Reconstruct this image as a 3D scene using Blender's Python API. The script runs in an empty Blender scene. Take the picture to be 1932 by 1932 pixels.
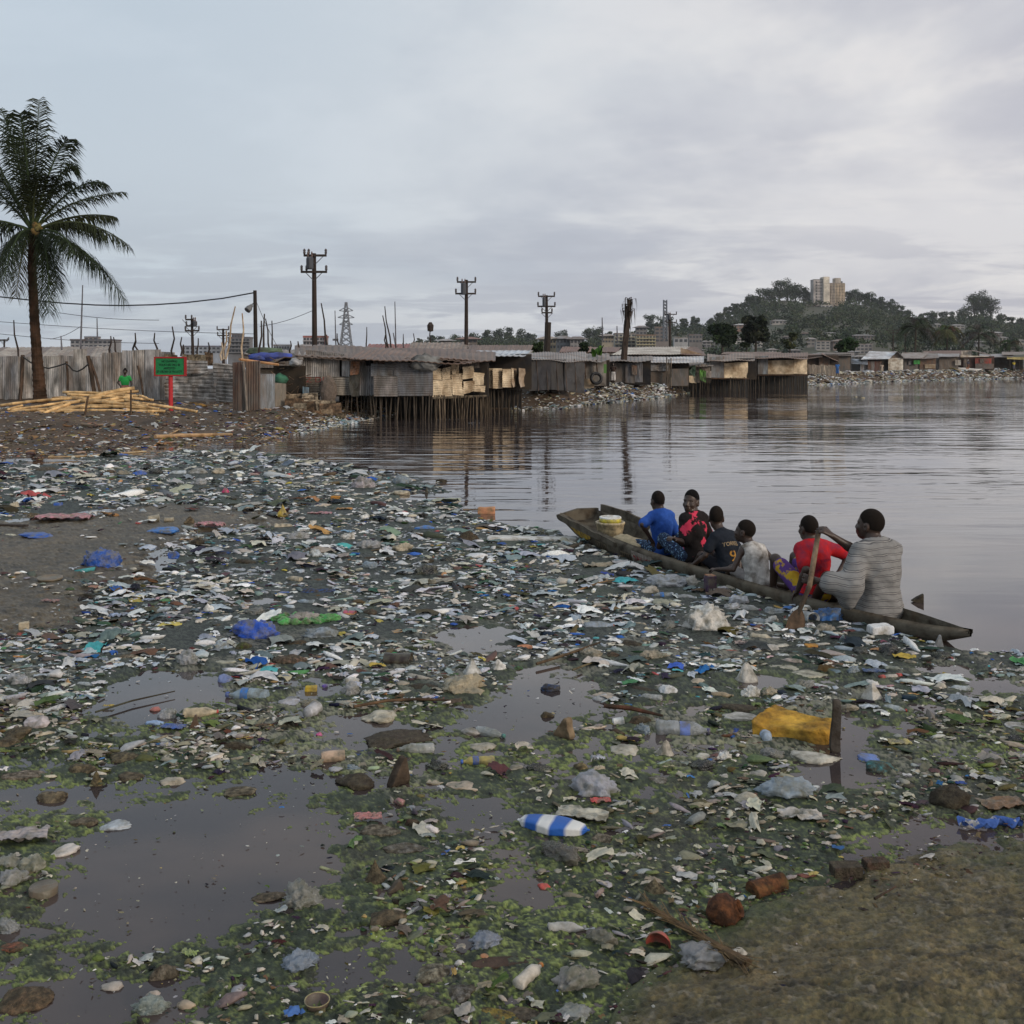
import bpy, math, random
import numpy as np
from mathutils import Vector, Matrix
from mathutils.bvhtree import BVHTree
random.seed(7); RNG = np.random.default_rng(11)
SC = bpy.context.scene; COL = SC.collection
# pixel frame of the 1932-wide view: level camera, horizon at VH, eye height EH
F = 1932.0; VH = 694.3; EH = 2.05
def P(u, v, Y): return Vector(((u-966)*Y/F, Y, EH-(v-VH)*Y/F))
def G(u, v, z=0.0): return P(u, v, (EH-z)*F/(v-VH))
# ------------------------------------------------------------------ noise
def _h(ix, iy, iz, s):
    n = (ix*374761393 + iy*668265263 + iz*1274126177 + s*974634777) & 0xFFFFFFFF
    n = ((n ^ (n >> 13))*1274126177) & 0xFFFFFFFF
    n = n ^ (n >> 16)
    return (n & 0xFFFF)/65535.0
def vnoise(x, y, z=None, s=0):
    x = np.asarray(x, float); y = np.asarray(y, float)
    ix = np.floor(x).astype(np.int64); iy = np.floor(y).astype(np.int64)
    fx = x-ix; fy = y-iy; fx = fx*fx*(3-2*fx); fy = fy*fy*(3-2*fy)
    def plane(iz):
        a = _h(ix, iy, iz, s); b = _h(ix+1, iy, iz, s); c = _h(ix, iy+1, iz, s); d = _h(ix+1, iy+1, iz, s)
        return (a*(1-fx)+b*fx)*(1-fy)+(c*(1-fx)+d*fx)*fy
    if z is None: return plane(np.int64(0))
    z = np.asarray(z, float); iz = np.floor(z).astype(np.int64); fz = z-iz; fz = fz*fz*(3-2*fz)
    return plane(iz)*(1-fz)+plane(iz+1)*fz
def fbm(x, y, z=None, o=4, s=0, g=.5):
    a = 1.0; t = 0; r = 0; x = np.asarray(x, float); y = np.asarray(y, float)
    for i in range(o):
        r = r+a*vnoise(x, y, z, s+i*17); t += a; a *= g
        x = x*2.03; y = y*2.03
        if z is not None: z = np.asarray(z)*2.03
    return r/t          # 0..1
def sstep(a, b, x):
    t = np.clip((np.asarray(x, float)-a)/(b-a), 0, 1); return t*t*(3-2*t)
# ------------------------------------------------------------------ tags
def tag(o, label=None, cat=None, group=None, kind=None):
    if label: o['label'] = label
    if cat: o['category'] = cat
    if group: o['group'] = group
    if kind: o['kind'] = kind
    return o
def empty(name, loc, label, cat, group=None, rz=0.0):
    o = bpy.data.objects.new(name, None); COL.objects.link(o); o.empty_display_size = .1
    o.location = loc; o.rotation_euler.z = rz
    return tag(o, label, cat, group)
def mesh_data(name, v, f, cols=None, smooth=False):
    me = bpy.data.meshes.new(name)
    v = np.asarray(v, np.float32).reshape(-1, 3)
    if isinstance(f, np.ndarray):
        n, k = f.shape
        me.vertices.add(len(v)); me.vertices.foreach_set('co', v.ravel())
        me.loops.add(n*k); me.loops.foreach_set('vertex_index', f.astype(np.int32).ravel())
        me.polygons.add(n); me.polygons.foreach_set('loop_start', np.arange(0, n*k, k, dtype=np.int32))
        me.update(calc_edges=True); me.validate()
    else:
        me.from_pydata([tuple(map(float, p)) for p in v], [], [tuple(map(int, q)) for q in f]); me.update()
    if cols is not None:
        ca = me.color_attributes.new('Col', 'FLOAT_COLOR', 'POINT')
        c = np.ones((len(v), 4), np.float32); c[:, :3] = np.asarray(cols, np.float32).reshape(-1, 3); ca.data.foreach_set('color', c.ravel())
    if smooth: me.polygons.foreach_set('use_smooth', np.ones(len(me.polygons), bool))
    return me
def link(name, me, m=None, parent=None, color=None):
    o = bpy.data.objects.new(name, me); COL.objects.link(o)
    if m is not None and not me.materials: me.materials.append(m)
    if parent is not None: o.parent = parent
    if color is not None: o.color = (*color[:3], 1)
    return o
def vary(col, a, b):
    k = random.uniform(a, b); return tuple(c*k for c in col)
class MB:
    "collects simple shapes into one mesh"
    def __init__(s): s.v = []; s.f = []; s.c = []
    def add(s, v, f, col=None, M=None):
        n = len(s.v)
        for p in v: s.v.append(tuple(M @ Vector(p)) if M is not None else tuple(p))
        for q in f: s.f.append(tuple(i+n for i in q))
        s.c += [col or (1, 1, 1)]*(len(s.v)-n); return s
    def box(s, c, d, rz=0, M=None, col=None, jit=0):
        x, y, z = d[0]/2, d[1]/2, d[2]/2; R = Matrix.Translation(c) @ Matrix.Rotation(rz, 4, 'Z')
        if M is not None: R = M @ R
        v = [Vector((a*x, b*y, e*z)) + Vector([random.uniform(-jit, jit) for _ in range(3)]) for a in (-1, 1) for b in (-1, 1) for e in (-1, 1)]
        return s.add(v, [(0, 1, 3, 2), (4, 6, 7, 5), (0, 4, 5, 1), (2, 3, 7, 6), (0, 2, 6, 4), (1, 5, 7, 3)], col, R)
    def tube(s, pts, rad, n=8, col=None, caps=True, wob=0, sq=1.0):
        pts = [Vector(p) for p in pts]; m = len(pts)
        if not hasattr(rad, '__len__'): rad = [rad]*m
        vs = []; fs = []; up = None
        for i, p in enumerate(pts):
            t = (pts[min(i+1, m-1)]-pts[max(i-1, 0)]).normalized()
            if up is None:
                up = Vector((0, 0, 1)) if abs(t.z) < .9 else Vector((1, 0, 0))
            a = t.cross(up).normalized(); b = a.cross(t).normalized(); up = b
            for k in range(n):
                an = 2*math.pi*k/n; r = rad[i]*(1+random.uniform(-wob, wob))
                vs.append(p+a*math.cos(an)*r+b*math.sin(an)*r*sq)
        for i in range(m-1):
            for k in range(n):
                fs.append((i*n+k, i*n+(k+1) % n, (i+1)*n+(k+1) % n, (i+1)*n+k))
        if caps: fs.append(tuple(range(n-1, -1, -1))); fs.append(tuple((m-1)*n+k for k in range(n)))
        return s.add(vs, fs, col)
    def lathe(s, prof, n=16, col=None, M=None):
        vs = []; fs = []; m = len(prof)
        for r, z in prof:
            for k in range(n):
                an = 2*math.pi*k/n; vs.append((r*math.cos(an), r*math.sin(an), z))
        for i in range(m-1):
            for k in range(n): fs.append((i*n+k, i*n+(k+1) % n, (i+1)*n+(k+1) % n, (i+1)*n+k))
        return s.add(vs, fs, col, M)
    def grid(s, fn, nu, nv, col=None):
        vs = [fn(i/nu, j/nv) for j in range(nv+1) for i in range(nu+1)]
        fs = [(j*(nu+1)+i, j*(nu+1)+i+1, (j+1)*(nu+1)+i+1, (j+1)*(nu+1)+i) for j in range(nv) for i in range(nu)]
        return s.add(vs, fs, col)
    def build(s, name, m=None, parent=None, color=None, smooth=False, attr=False):
        return link(name, mesh_data(name, s.v, s.f, s.c if attr else None, smooth), m, parent, color)
_ICO = {}
def ico(sub):
    if sub not in _ICO:
        import bmesh
        bm = bmesh.new(); bmesh.ops.create_icosphere(bm, subdivisions=sub, radius=1)
        _ICO[sub] = (np.array([v.co[:] for v in bm.verts]), np.array([[v.index for v in f.verts] for f in bm.faces])); bm.free()
    return _ICO[sub][0].copy(), _ICO[sub][1].copy()
# ------------------------------------------------------------------ materials
MT = {}
def mat(name, base=None, src='fixed', rough=.7, spec=.3, dirt=None, damt=.5, dscale=6, dsoft=.25, var=.25, vscale=20, bump=.2, bscale=40, stretch=(1, 1, 1), alpha=1, metal=0, stripes=None, coat=0):
    "procedural material: base colour (fixed / object colour / colour attribute) with mottling, patches of dirt and a bump"
    if name in MT: return MT[name]
    m = bpy.data.materials.new(name); m.use_nodes = True; nt = m.node_tree; N = nt.nodes; L = nt.links
    b = N['Principled BSDF']; b.inputs['Roughness'].default_value = rough; b.inputs['Specular IOR Level'].default_value = spec
    b.inputs['Metallic'].default_value = metal; b.inputs['Alpha'].default_value = alpha; b.inputs['Coat Weight'].default_value = coat
    if name in ('film', 'clear'): b.inputs['Subsurface Weight'].default_value = .35; b.inputs['Subsurface Radius'].default_value = (.03, .03, .03); b.inputs['Subsurface Scale'].default_value = .5
    tc = N.new('ShaderNodeTexCoord'); mp = N.new('ShaderNodeMapping'); L.new(tc.outputs['Object'], mp.inputs[0]); mp.inputs['Scale'].default_value = stretch
    oi = N.new('ShaderNodeObjectInfo')
    ad = N.new('ShaderNodeVectorMath'); L.new(mp.outputs[0], ad.inputs[0])
    sc = N.new('ShaderNodeVectorMath'); sc.operation = 'SCALE'; sc.inputs[0].default_value = (37, 23, 51); L.new(oi.outputs['Random'], sc.inputs['Scale']); L.new(sc.outputs[0], ad.inputs[1])
    if src == 'obj': c = oi.outputs['Color']
    elif src == 'attr':
        at = N.new('ShaderNodeAttribute'); at.attribute_name = 'Col'; c = at.outputs['Color']
    else:
        r = N.new('ShaderNodeRGB'); r.outputs[0].default_value = (*base, 1); c = r.outputs[0]
    def noise(scale, det=5, rg=.6):
        n = N.new('ShaderNodeTexNoise'); n.inputs['Scale'].default_value = scale; n.inputs['Detail'].default_value = det; n.inputs['Roughness'].default_value = rg
        L.new(ad.outputs[0], n.inputs['Vector']); return n.outputs[0]
    def mix(f, a, bb, mode='MIX'):
        x = N.new('ShaderNodeMix'); x.data_type = 'RGBA'; x.blend_type = mode
        for k, val in (('Factor', f), (6, a), (7, bb)):
            if isinstance(val, (tuple, float, int)): x.inputs[k if k != 'Factor' else 0].default_value = val if not isinstance(val, tuple) else (*val, 1)
            else: L.new(val, x.inputs[k if k != 'Factor' else 0])
        return x.outputs[2]
    def rng(v, a, bb, lo, hi):
        x = N.new('ShaderNodeMapRange'); x.inputs[1].default_value = a; x.inputs[2].default_value = bb; x.inputs[3].default_value = lo; x.inputs[4].default_value = hi
        L.new(v, x.inputs[0]); return x.outputs[0]
    if stripes:
        for (axis, freq, width, colr) in stripes:
            sx = N.new('ShaderNodeSeparateXYZ'); L.new(tc.outputs['Object'], sx.inputs[0])
            nn = N.new('ShaderNodeTexNoise'); nn.inputs['Scale'].default_value = 5; L.new(tc.outputs['Object'], nn.inputs['Vector'])
            m1 = N.new('ShaderNodeMath'); m1.operation = 'MULTIPLY_ADD'; L.new(nn.outputs[0], m1.inputs[0]); m1.inputs[1].default_value = .06; L.new(sx.outputs[axis], m1.inputs[2])
            m2 = N.new('ShaderNodeMath'); m2.operation = 'MULTIPLY'; L.new(m1.outputs[0], m2.inputs[0]); m2.inputs[1].default_value = freq
            m3 = N.new('ShaderNodeMath'); m3.operation = 'FRACT'; L.new(m2.outputs[0], m3.inputs[0])
            m4 = N.new('ShaderNodeMath'); m4.operation = 'PINGPONG'; L.new(m3.outputs[0], m4.inputs[0]); m4.inputs[1].default_value = .5
            c = mix(rng(m4.outputs[0], width-.06, width+.06, 1, 0), c, colr)
    if var: c = mix(rng(noise(vscale), .3, .7, 0, 1), mix(1.0, c, (1-var,)*3, 'MULTIPLY'), mix(1.0, c, (1+var,)*3, 'MULTIPLY'))
    if dirt: 
        for (i, d) in enumerate(dirt):
            c = mix(rng(noise(dscale*(1+.7*i)), .62-damt*.4-dsoft/2, .62-damt*.4+dsoft/2, 0, .92), c, d)
    L.new(c, b.inputs['Base Color'])
    if bump:
        bp = N.new('ShaderNodeBump'); bp.inputs['Strength'].default_value = bump; bp.inputs['Distance'].default_value = .02
        L.new(noise(bscale), bp.inputs['Height']); L.new(bp.outputs[0], b.inputs['Normal'])
    MT[name] = m; return m
MUDC = (.07, .06, .04)
def M_(k): return MT[k]
mat('plastic', src='obj', rough=.38, spec=.4, dirt=[(.11, .10, .07)], damt=.2, dscale=14, var=.14, vscale=30, bump=.25, bscale=60)
mat('film', src='obj', rough=.32, spec=.4, dirt=[(.16, .15, .11)], damt=.22, dscale=14, var=.22, vscale=24, bump=.7, bscale=45)
mat('clear', src='obj', rough=.2, spec=.5, dirt=[(.14, .14, .10)], damt=.15, dscale=12, var=.15, bump=.6, bscale=45, alpha=.74)
mat('rubbish', src='obj', rough=.75, spec=.2, dirt=[(.10, .085, .055), (.04, .032, .022)], damt=.3, dscale=22, var=.4, vscale=60, bump=.8, bscale=110)
mat('foam', src='obj', rough=.85, spec=.2, dirt=[(.20, .16, .09)], damt=.1, dscale=10, var=.1, vscale=60, bump=.5, bscale=90)
mat('wood', src='obj', rough=.8, spec=.2, dirt=[(.03, .022, .015)], damt=.3, dscale=5, var=.4, vscale=14, bump=.6, bscale=24, stretch=(1, 1, 1))
mat('rust', src='obj', rough=.85, spec=.2, dirt=[(.17, .065, .025), (.03, .016, .01)], damt=.4, dscale=14, var=.4, vscale=40, bump=.6, bscale=60)
mat('cloth', src='obj', rough=.9, spec=.1, var=.18, vscale=25, bump=.35, bscale=180)
mat('dirtycloth', src='obj', rough=.92, spec=.1, dirt=[(.1, .08, .06)], damt=.12, dscale=8, var=.22, vscale=18, bump=.35, bscale=150)
mat('metal_sheet', src='obj', rough=.6, spec=.35, dirt=[(.16, .11, .075), (.10, .095, .085)], damt=.2, dscale=.9, dsoft=.3, var=.3, vscale=3.5, bump=.25, bscale=12, stretch=(2.4, 2.4, .7))
mat('cream_sheet', src='obj', rough=.7, spec=.25, dirt=[(.2, .13, .07)], damt=.2, dscale=1.3, dsoft=.3, var=.22, vscale=3, bump=.25, bscale=12)
mat('roof_sheet', src='obj', rough=.6, spec=.35, dirt=[(.12, .07, .045)], damt=.25, dscale=.5, dsoft=.4, var=.3, vscale=1.5, bump=.25, bscale=8)
mat('tarp', src='obj', rough=.75, spec=.25, dirt=[(.05, .045, .04)], damt=.22, dscale=1.2, var=.3, vscale=2.5, bump=.6, bscale=5)
mat('pole_wood', src='obj', rough=.85, spec=.15, dirt=[(.03, .025, .02)], damt=.25, dscale=3, var=.3, vscale=5, bump=.4, bscale=12, stretch=(3, 3, .6))
mat('bamboo', src='obj', rough=.5, spec=.3, dirt=[(.2, .11, .04)], damt=.15, dscale=3, var=.2, vscale=5, bump=.15, bscale=20)
mat('paintwall', src='obj', rough=.85, spec=.2, dirt=[(.1, .09, .08)], damt=.2, dscale=.12, dsoft=.5, var=.18, vscale=.5, bump=.1, bscale=3)
mat('steel', src='obj', rough=.5, spec=.4, var=.2, vscale=4, bump=.1, bscale=20)
mat('skin', src='obj', rough=.42, spec=.45, var=.14, vscale=25, bump=.12, bscale=120)
mat('hair', src='obj', rough=.9, spec=.1, var=.3, vscale=120, bump=.8, bscale=260)
mat('leaf', src='attr', rough=.7, spec=.12, var=.2, vscale=3, bump=0)
mat('attr_rough', src='attr', rough=.75, spec=.25, var=.2, vscale=60, bump=.3, bscale=80)
mat('boatwood', base=(.088, .068, .046), rough=.85, spec=.15, dirt=[(.028, .022, .017), (.12, .105, .08)], damt=.36, dscale=4, var=.4, vscale=9, bump=.7, bscale=16, stretch=(1, 1, 1))
# ------------------------------------------------------------------ world, sun, camera
W = bpy.data.worlds.new('World'); SC.world = W; W.use_nodes = True
def world():
    nt = W.node_tree; N = nt.nodes; L = nt.links
    bg = N['Background']; bg.inputs['Strength'].default_value = 1.0
    tc = N.new('ShaderNodeTexCoord'); sx = N.new('ShaderNodeSeparateXYZ'); L.new(tc.outputs['Generated'], sx.inputs[0])
    sky = N.new('ShaderNodeTexSky'); sky.sky_type = 'NISHITA'; sky.sun_disc = False; sky.sun_elevation = SUN_EL; sky.sun_rotation = SUN_ROT
    def math_(op, a, b=None, c=None):
        m = N.new('ShaderNodeMath'); m.operation = op
        for i, x in enumerate((a, b, c)):
            if x is None: continue
            if isinstance(x, (int, float)): m.inputs[i].default_value = x
            else: L.new(x, m.inputs[i])
        return m.outputs[0]
    def rng(v, a, b, lo, hi, smooth=True):
        x = N.new('ShaderNodeMapRange'); x.interpolation_type = 'SMOOTHSTEP' if smooth else 'LINEAR'
        for i, q in enumerate((a, b, lo, hi)): x.inputs[i+1].default_value = q
        L.new(v, x.inputs[0]); return x.outputs[0]
    def mix(f, a, b, mode='MIX'):
        x = N.new('ShaderNodeMix'); x.data_type = 'RGBA'; x.blend_type = mode
        for i, q in ((0, f), (6, a), (7, b)):
            if isinstance(q, tuple): x.inputs[i].default_value = (*q, 1)
            elif isinstance(q, (int, float)): x.inputs[i].default_value = q
            else: L.new(q, x.inputs[i])
        return x.outputs[2]
    zc = math_('MAXIMUM', sx.outputs[2], 0.0); den = math_('ADD', zc, .13)
    cx = math_('DIVIDE', sx.outputs[0], den); cy = math_('DIVIDE', sx.outputs[1], den)
    cb = N.new('ShaderNodeCombineXYZ'); L.new(cx, cb.inputs[0]); L.new(cy, cb.inputs[1])
    def cl(scale, det, rg, off, sxy=(1, 1, 1), dist=0):
        mp = N.new('ShaderNodeMapping'); mp.inputs['Location'].default_value = off; mp.inputs['Scale'].default_value = sxy; mp.inputs['Rotation'].default_value = (0, 0, .35); L.new(cb.outputs[0], mp.inputs[0])
        n = N.new('ShaderNodeTexNoise'); n.inputs['Scale'].default_value = scale; n.inputs['Detail'].default_value = det; n.inputs['Roughness'].default_value = rg; n.inputs['Distortion'].default_value = dist
        L.new(mp.outputs[0], n.inputs['Vector']); return n.outputs[0]
    side = rng(sx.outputs[0], -.42, .42, 0, 1)
    lo = mix(side, (.50, .535, .59), (.65, .63, .64)); mid = mix(side, (.50, .56, .62), (.68, .665, .68))
    top = mix(side, (.475, .55, .625), (.71, .715, .72))
    c = mix(rng(sx.outputs[2], .0, .14, 0, 1), lo, mid); c = mix(rng(sx.outputs[2], .12, .36, 0, 1), c, top)
    n1 = cl(.55, 6, .55, (3.1, 1.7, 0), (1.0, .6, 1), .4); n2 = cl(1.5, 5, .6, (7.3, 4.1, 2), (.8, .7, 1), .2)
    c = mix(rng(n1, .42, .62, 0, .95), c, mix(side, (.37, .435, .52), (.475, .475, .53)))
    c = mix(rng(n2, .46, .66, 0, .7), c, mix(side, (.53, .60, .67), (.80, .77, .75)))
    n3 = cl(2.3, 5, .6, (1.3, 9.1, 5), (.5, .9, 1), .3)
    low = math_('MULTIPLY', rng(n3, .44, .57, 0, .9), rng(sx.outputs[2], .03, .20, 1, 0))
    c = mix(low, c, mix(side, (.38, .42, .49), (.43, .43, .49)))
    sk = mix(1.0, sky.outputs[0], (.10,)*3, 'MULTIPLY')
    c = mix(.06, c, sk)
    up = rng(sx.outputs[2], .36, .8, 1.0, 1.12); c2 = N.new('ShaderNodeVectorMath'); c2.operation = 'SCALE'; L.new(c, c2.inputs[0]); L.new(up, c2.inputs['Scale'])
    L.new(c2.outputs[0], bg.inputs['Color'])
SUN_EL = math.radians(17); SUN_AZ = math.radians(132)      # azimuth clockwise from +Y: right of and a little behind the camera
SUN_ROT = SUN_AZ
world()
sl = bpy.data.lights.new('sun', 'SUN'); sl.energy = 1.5; sl.angle = math.radians(14); sl.color = (1, .86, .72)
so = bpy.data.objects.new('sun', sl); COL.objects.link(so)
sd = Vector((math.sin(SUN_AZ)*math.cos(SUN_EL), math.cos(SUN_AZ)*math.cos(SUN_EL), math.sin(SUN_EL)))
so.rotation_euler = sd.to_track_quat('Z', 'Y').to_euler()
cd = bpy.data.cameras.new('camera'); co = bpy.data.objects.new('camera', cd); COL.objects.link(co); SC.camera = co
co.location = (0, 0, EH); co.rotation_euler = (math.pi/2, 0, 0); cd.sensor_width = 36; cd.lens = 36; cd.shift_y = -(966-VH)/1932; cd.clip_start = .1; cd.clip_end = 9000
SC.view_settings.view_transform = 'Standard'; SC.view_settings.look = 'None'; SC.view_settings.exposure = .18; SC.view_settings.gamma = 1
SC.cycles.use_denoising = True; SC.cycles.max_bounces = 6; SC.cycles.transparent_max_bounces = 12
# ================================================================== SETTING: water, ground, mud, hill, floating mat
SHU = [-700, 0, 120, 250, 400, 515, 560, 640, 720, 790, 850, 960, 1060, 1100, 1160, 1240, 1290, 1340, 1430, 1530, 1600, 1680, 1800, 1932, 2600]
SHV = [872, 868, 862, 850, 838, 838, 815, 800, 784, 776, 772, 772, 769, 762, 757, 750, 742, 735, 729, 727, 724, 720, 717, 714, 711]
LU = [-700, 400, 515, 640, 760, 1000, 2600]; LO = [13.5, 13.0, 9, 6, 5, 4, 5]
def ground_z(u, Y):
    Ys = EH*F/(np.interp(u, SHU, SHV)-VH); L = np.interp(u, LU, LO); o = Y-Ys
    X = (u-966)*Y/F
    z = np.interp(u, [640, 960, 1000, 1220, 1262, 1440, 1523, 1590, 1932], [.55, .85, .95, 1.0, .6, .55, 1.0, 1.45, 1.72])*sstep(-.3*L*.2, L, o)+.12*sstep(L, L+25, o)-.25*sstep(.05, -2.0, o)
    z = z+(fbm(X*.9, Y*.9, o=4, s=3)-.5)*.22*sstep(0, 2.5, o)+(fbm(X*5, Y*5, o=2, s=9)-.5)*.07*sstep(-.5, 1, o)*(Y < 60)
    return z-.03*(o < .3)
def hit(u, v):
    "point on land or water seen at this place"
    Ys = EH*F/(np.interp(u, SHU, SHV)-VH)
    if v > np.interp(u, SHU, SHV): return G(u, v)
    for Y in np.arange(Ys, Ys+60, .12):
        p = P(u, v, Y)
        if p.z <= ground_z(u, Y): return p
    return P(u, v, Ys+10)
def gpt(u, Y): return Vector(((u-966)*Y/F, Y, float(ground_z(u, Y))))
def water():
    m = bpy.data.materials.new('lagoon_water'); m.use_nodes = True; nt = m.node_tree; N = nt.nodes; L = nt.links; b = N['Principled BSDF']
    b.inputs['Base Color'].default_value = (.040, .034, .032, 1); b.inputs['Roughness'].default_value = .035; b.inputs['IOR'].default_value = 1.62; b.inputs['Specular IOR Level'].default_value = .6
    tc = N.new('ShaderNodeTexCoord'); sx = N.new('ShaderNodeSeparateXYZ'); L.new(tc.outputs['Object'], sx.inputs[0])
    def nz(sx_, sy, det, rot, rg=.5, dist=0):
        mp = N.new('ShaderNodeMapping'); mp.inputs['Scale'].default_value = (sx_, sy, 1); mp.inputs['Rotation'].default_value = (0, 0, rot); L.new(tc.outputs['Object'], mp.inputs[0])
        n = N.new('ShaderNodeTexNoise'); n.inputs['Scale'].default_value = 1; n.inputs['Detail'].default_value = det; n.inputs['Roughness'].default_value = rg; n.inputs['Distortion'].default_value = dist
        L.new(mp.outputs[0], n.inputs['Vector']); return n.outputs[0]
    def mr(v, a, c, lo, hi):
        x = N.new('ShaderNodeMapRange'); x.interpolation_type = 'SMOOTHSTEP'
        for i, q in enumerate((a, c, lo, hi)): x.inputs[i+1].default_value = q
        L.new(v, x.inputs[0]); return x.outputs[0]
    def ma(op, a, c):
        x = N.new('ShaderNodeMath'); x.operation = op
        for i, q in enumerate((a, c)):
            if isinstance(q, (int, float)): x.inputs[i].default_value = q
            else: L.new(q, x.inputs[i])
        return x.outputs[0]
    big = nz(.35, 1.35, 2, -.12, .4, .3); fine = nz(1.1, 3.4, 2, .18, .5, .4); swell = nz(.06, .10, 2, .4)
    gust = mr(swell, .38, .62, .35, 1.15)
    far = mr(sx.outputs[1], 7.5, 17, .05, 1)
    h = ma('MULTIPLY', ma('ADD', ma('MULTIPLY', big, 1.0), ma('MULTIPLY', fine, .30)), ma('MULTIPLY', far, gust))
    bp = N.new('ShaderNodeBump'); bp.inputs['Strength'].default_value = 1; bp.inputs['Distance'].default_value = .036; L.new(h, bp.inputs['Height']); L.new(bp.outputs[0], b.inputs['Normal'])
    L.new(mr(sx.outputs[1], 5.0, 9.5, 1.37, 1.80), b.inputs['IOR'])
    # silt clouds just under the surface
    s = nz(.7, .9, 4, 0); mx = N.new('ShaderNodeMix'); mx.data_type = 'RGBA'; mx.inputs[6].default_value = (.034, .028, .030, 1); mx.inputs[7].default_value = (.085, .062, .052, 1)
    L.new(mr(s, .35, .7, 0, 1), mx.inputs[0]); L.new(mx.outputs[2], b.inputs['Base Color'])
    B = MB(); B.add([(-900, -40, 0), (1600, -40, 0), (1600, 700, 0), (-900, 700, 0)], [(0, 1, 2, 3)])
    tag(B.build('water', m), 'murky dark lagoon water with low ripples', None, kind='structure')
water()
def ground():
    us = np.concatenate([np.arange(-700, 2601, 9)]); offs = np.concatenate([[-3, -1.5, -.6], np.arange(-.3, 16, .3), np.arange(16, 40, 2), [50, 70, 100, 160, 300, 600, 1200, 2600]])
    U, O = np.meshgrid(us, offs); Y = EH*F/(np.interp(U, SHU, SHV)-VH)+O; Z = ground_z(U, Y); X = (U-966)*Y/F
    n, k = U.shape; idx = np.arange(n*k).reshape(n, k)
    f = np.stack([idx[:-1, :-1], idx[:-1, 1:], idx[1:, 1:], idx[1:, :-1]], -1).reshape(-1, 4)
    c1 = fbm(X*.8, Y*.8, o=4, s=21)[..., None]; c2 = fbm(X*4, Y*4, o=3, s=22)[..., None]
    C = np.array([.105, .068, .040])*(1-c1)+np.array([.038, .028, .020])*c1; C = C*(.5+c2)
    o = link('ground', mesh_data('ground', np.stack([X, Y, Z], -1), f, C, True), M_('attr_rough')); tag(o, 'brown earth bank and shore under the settlement', kind='structure')
ground()
# ---------------------------------------------------------------- floating mat
EU = [-500, 0, 120, 250, 400, 515, 560, 600, 680, 760, 830, 852, 870, 900, 1000, 1070, 1091, 1122, 1188, 1266, 1344, 1500, 1705, 1780, 1832, 1932, 2400, 3800]
EV = [874, 868, 862, 850, 838, 842, 850, 858, 874, 889, 904, 914, 950, 962, 984, 1000, 1004, 1020, 1042, 1064, 1087, 1128, 1184, 1204, 1218, 1222, 1230, 1262]
OPEN = [(815, 936, 60, 11, 1), (900, 1205, 105, 36, 1), (330, 1300, 120, 38, 1), (240, 1340, 90, 22, .8), (600, 1292, 60, 22, .6), (690, 1378, 85, 30, .8), (860, 1345, 120, 22, .4), (1035, 1310, 95, 55, .95), (960, 1370, 70, 35, .5),
        (395, 1605, 235, 95, 1.2), (290, 1740, 150, 60, .85), (90, 1505, 110, 24, .8), (600, 1480, 130, 20, .6), (590, 1420, 60, 20, .4), (900, 1530, 80, 34, .75), (960, 1630, 70, 36, .6), (1000, 1690, 60, 30, .7), (660, 1800, 110, 22, .4), (760, 1835, 70, 26, .5), (640, 1850, 60, 40, .5),
        (1590, 1410, 45, 50, .8), (1580, 1465, 80, 28, .7), (1760, 1340, 60, 22, .7), (1780, 1265, 60, 10, .6), (1880, 1300, 80, 20, .7), (1700, 1375, 60, 14, .6), (1870, 1420, 110, 16, .6), (1440, 1285, 50, 14, .7), (1230, 1500, 60, 22, .5), (1780, 1575, 130, 22, .8), (1660, 1610, 90, 35, .8), (1480, 1640, 80, 25, .5), (500, 1135, 45, 8, .7), (560, 1100, 60, 7, .4), (470, 1080, 80, 14, .6), (1150, 1120, 50, 10, .3), (30, 1540, 80, 20, .6), (120, 1880, 160, 50, .5), (1330, 1590, 60, 20, .5), (1180, 1560, 50, 16, .4), (190, 1700, 60, 60, .6)]
MUDL = [(90, 1050, 280, 84), (330, 980, 240, 30), (30, 1150, 180, 66), (250, 1010, 150, 40)]
MVU = [1100, 1130, 1180, 1240, 1330, 1420, 1560, 1700, 1932, 2300, 2900, 3800]; MVV = [2050, 1960, 1890, 1835, 1775, 1712, 1665, 1622, 1565, 1490, 1400, 1300]
def mudr(u, v): return (v-np.interp(u, MVU, MVV))/60.0*(u > 1000) - 5*(u <= 1000)
def mudl(u, v):
    r = np.full(np.shape(u), -9.0)
    for (a, b, ra, rb) in MUDL: r = np.maximum(r, 1-np.sqrt(((u-a)/ra)**2+((v-b)/rb)**2))
    return r
def density(u, v):
    Y = EH*F/(v-VH); X = (u-966)*Y/F
    wob = (fbm(X*1.2, Y*1.2, o=4, s=5)-.5)
    e = (v-np.interp(u, EU, EV))/18.0+wob*np.where((u > 1060) & (u < 1830), .3, 1.6)
    base = np.interp(v, [840, 1180, 1260, 1400, 1520, 1700, 1950], [.62, .56, .44, .33, .30, .30, .32])
    base = base+np.where(u > 1350, .10, 0)*sstep(1250, 1350, v)+.06*sstep(1550, 1750, v)*sstep(500, 900, u)
    d = base+(fbm(X*.75, Y*1.1, o=5, s=31, g=.62)-.5)*1.5+(fbm(X*3.4, Y*4.2, o=3, s=33)-.5)*.55*sstep(1150, 1350, v)
    for (a, b, ra, rb, s) in OPEN:
        q = ((u-a)/ra)**2+((v-b)/rb)**2; d = d-s*np.exp(-(q**1.5)*.8)*1.02
    d = np.where(e < 1, np.minimum(d, d*np.clip(e, 0, 1)-(1-np.clip(e, -3, 1))*.8), d)
    return d
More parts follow.
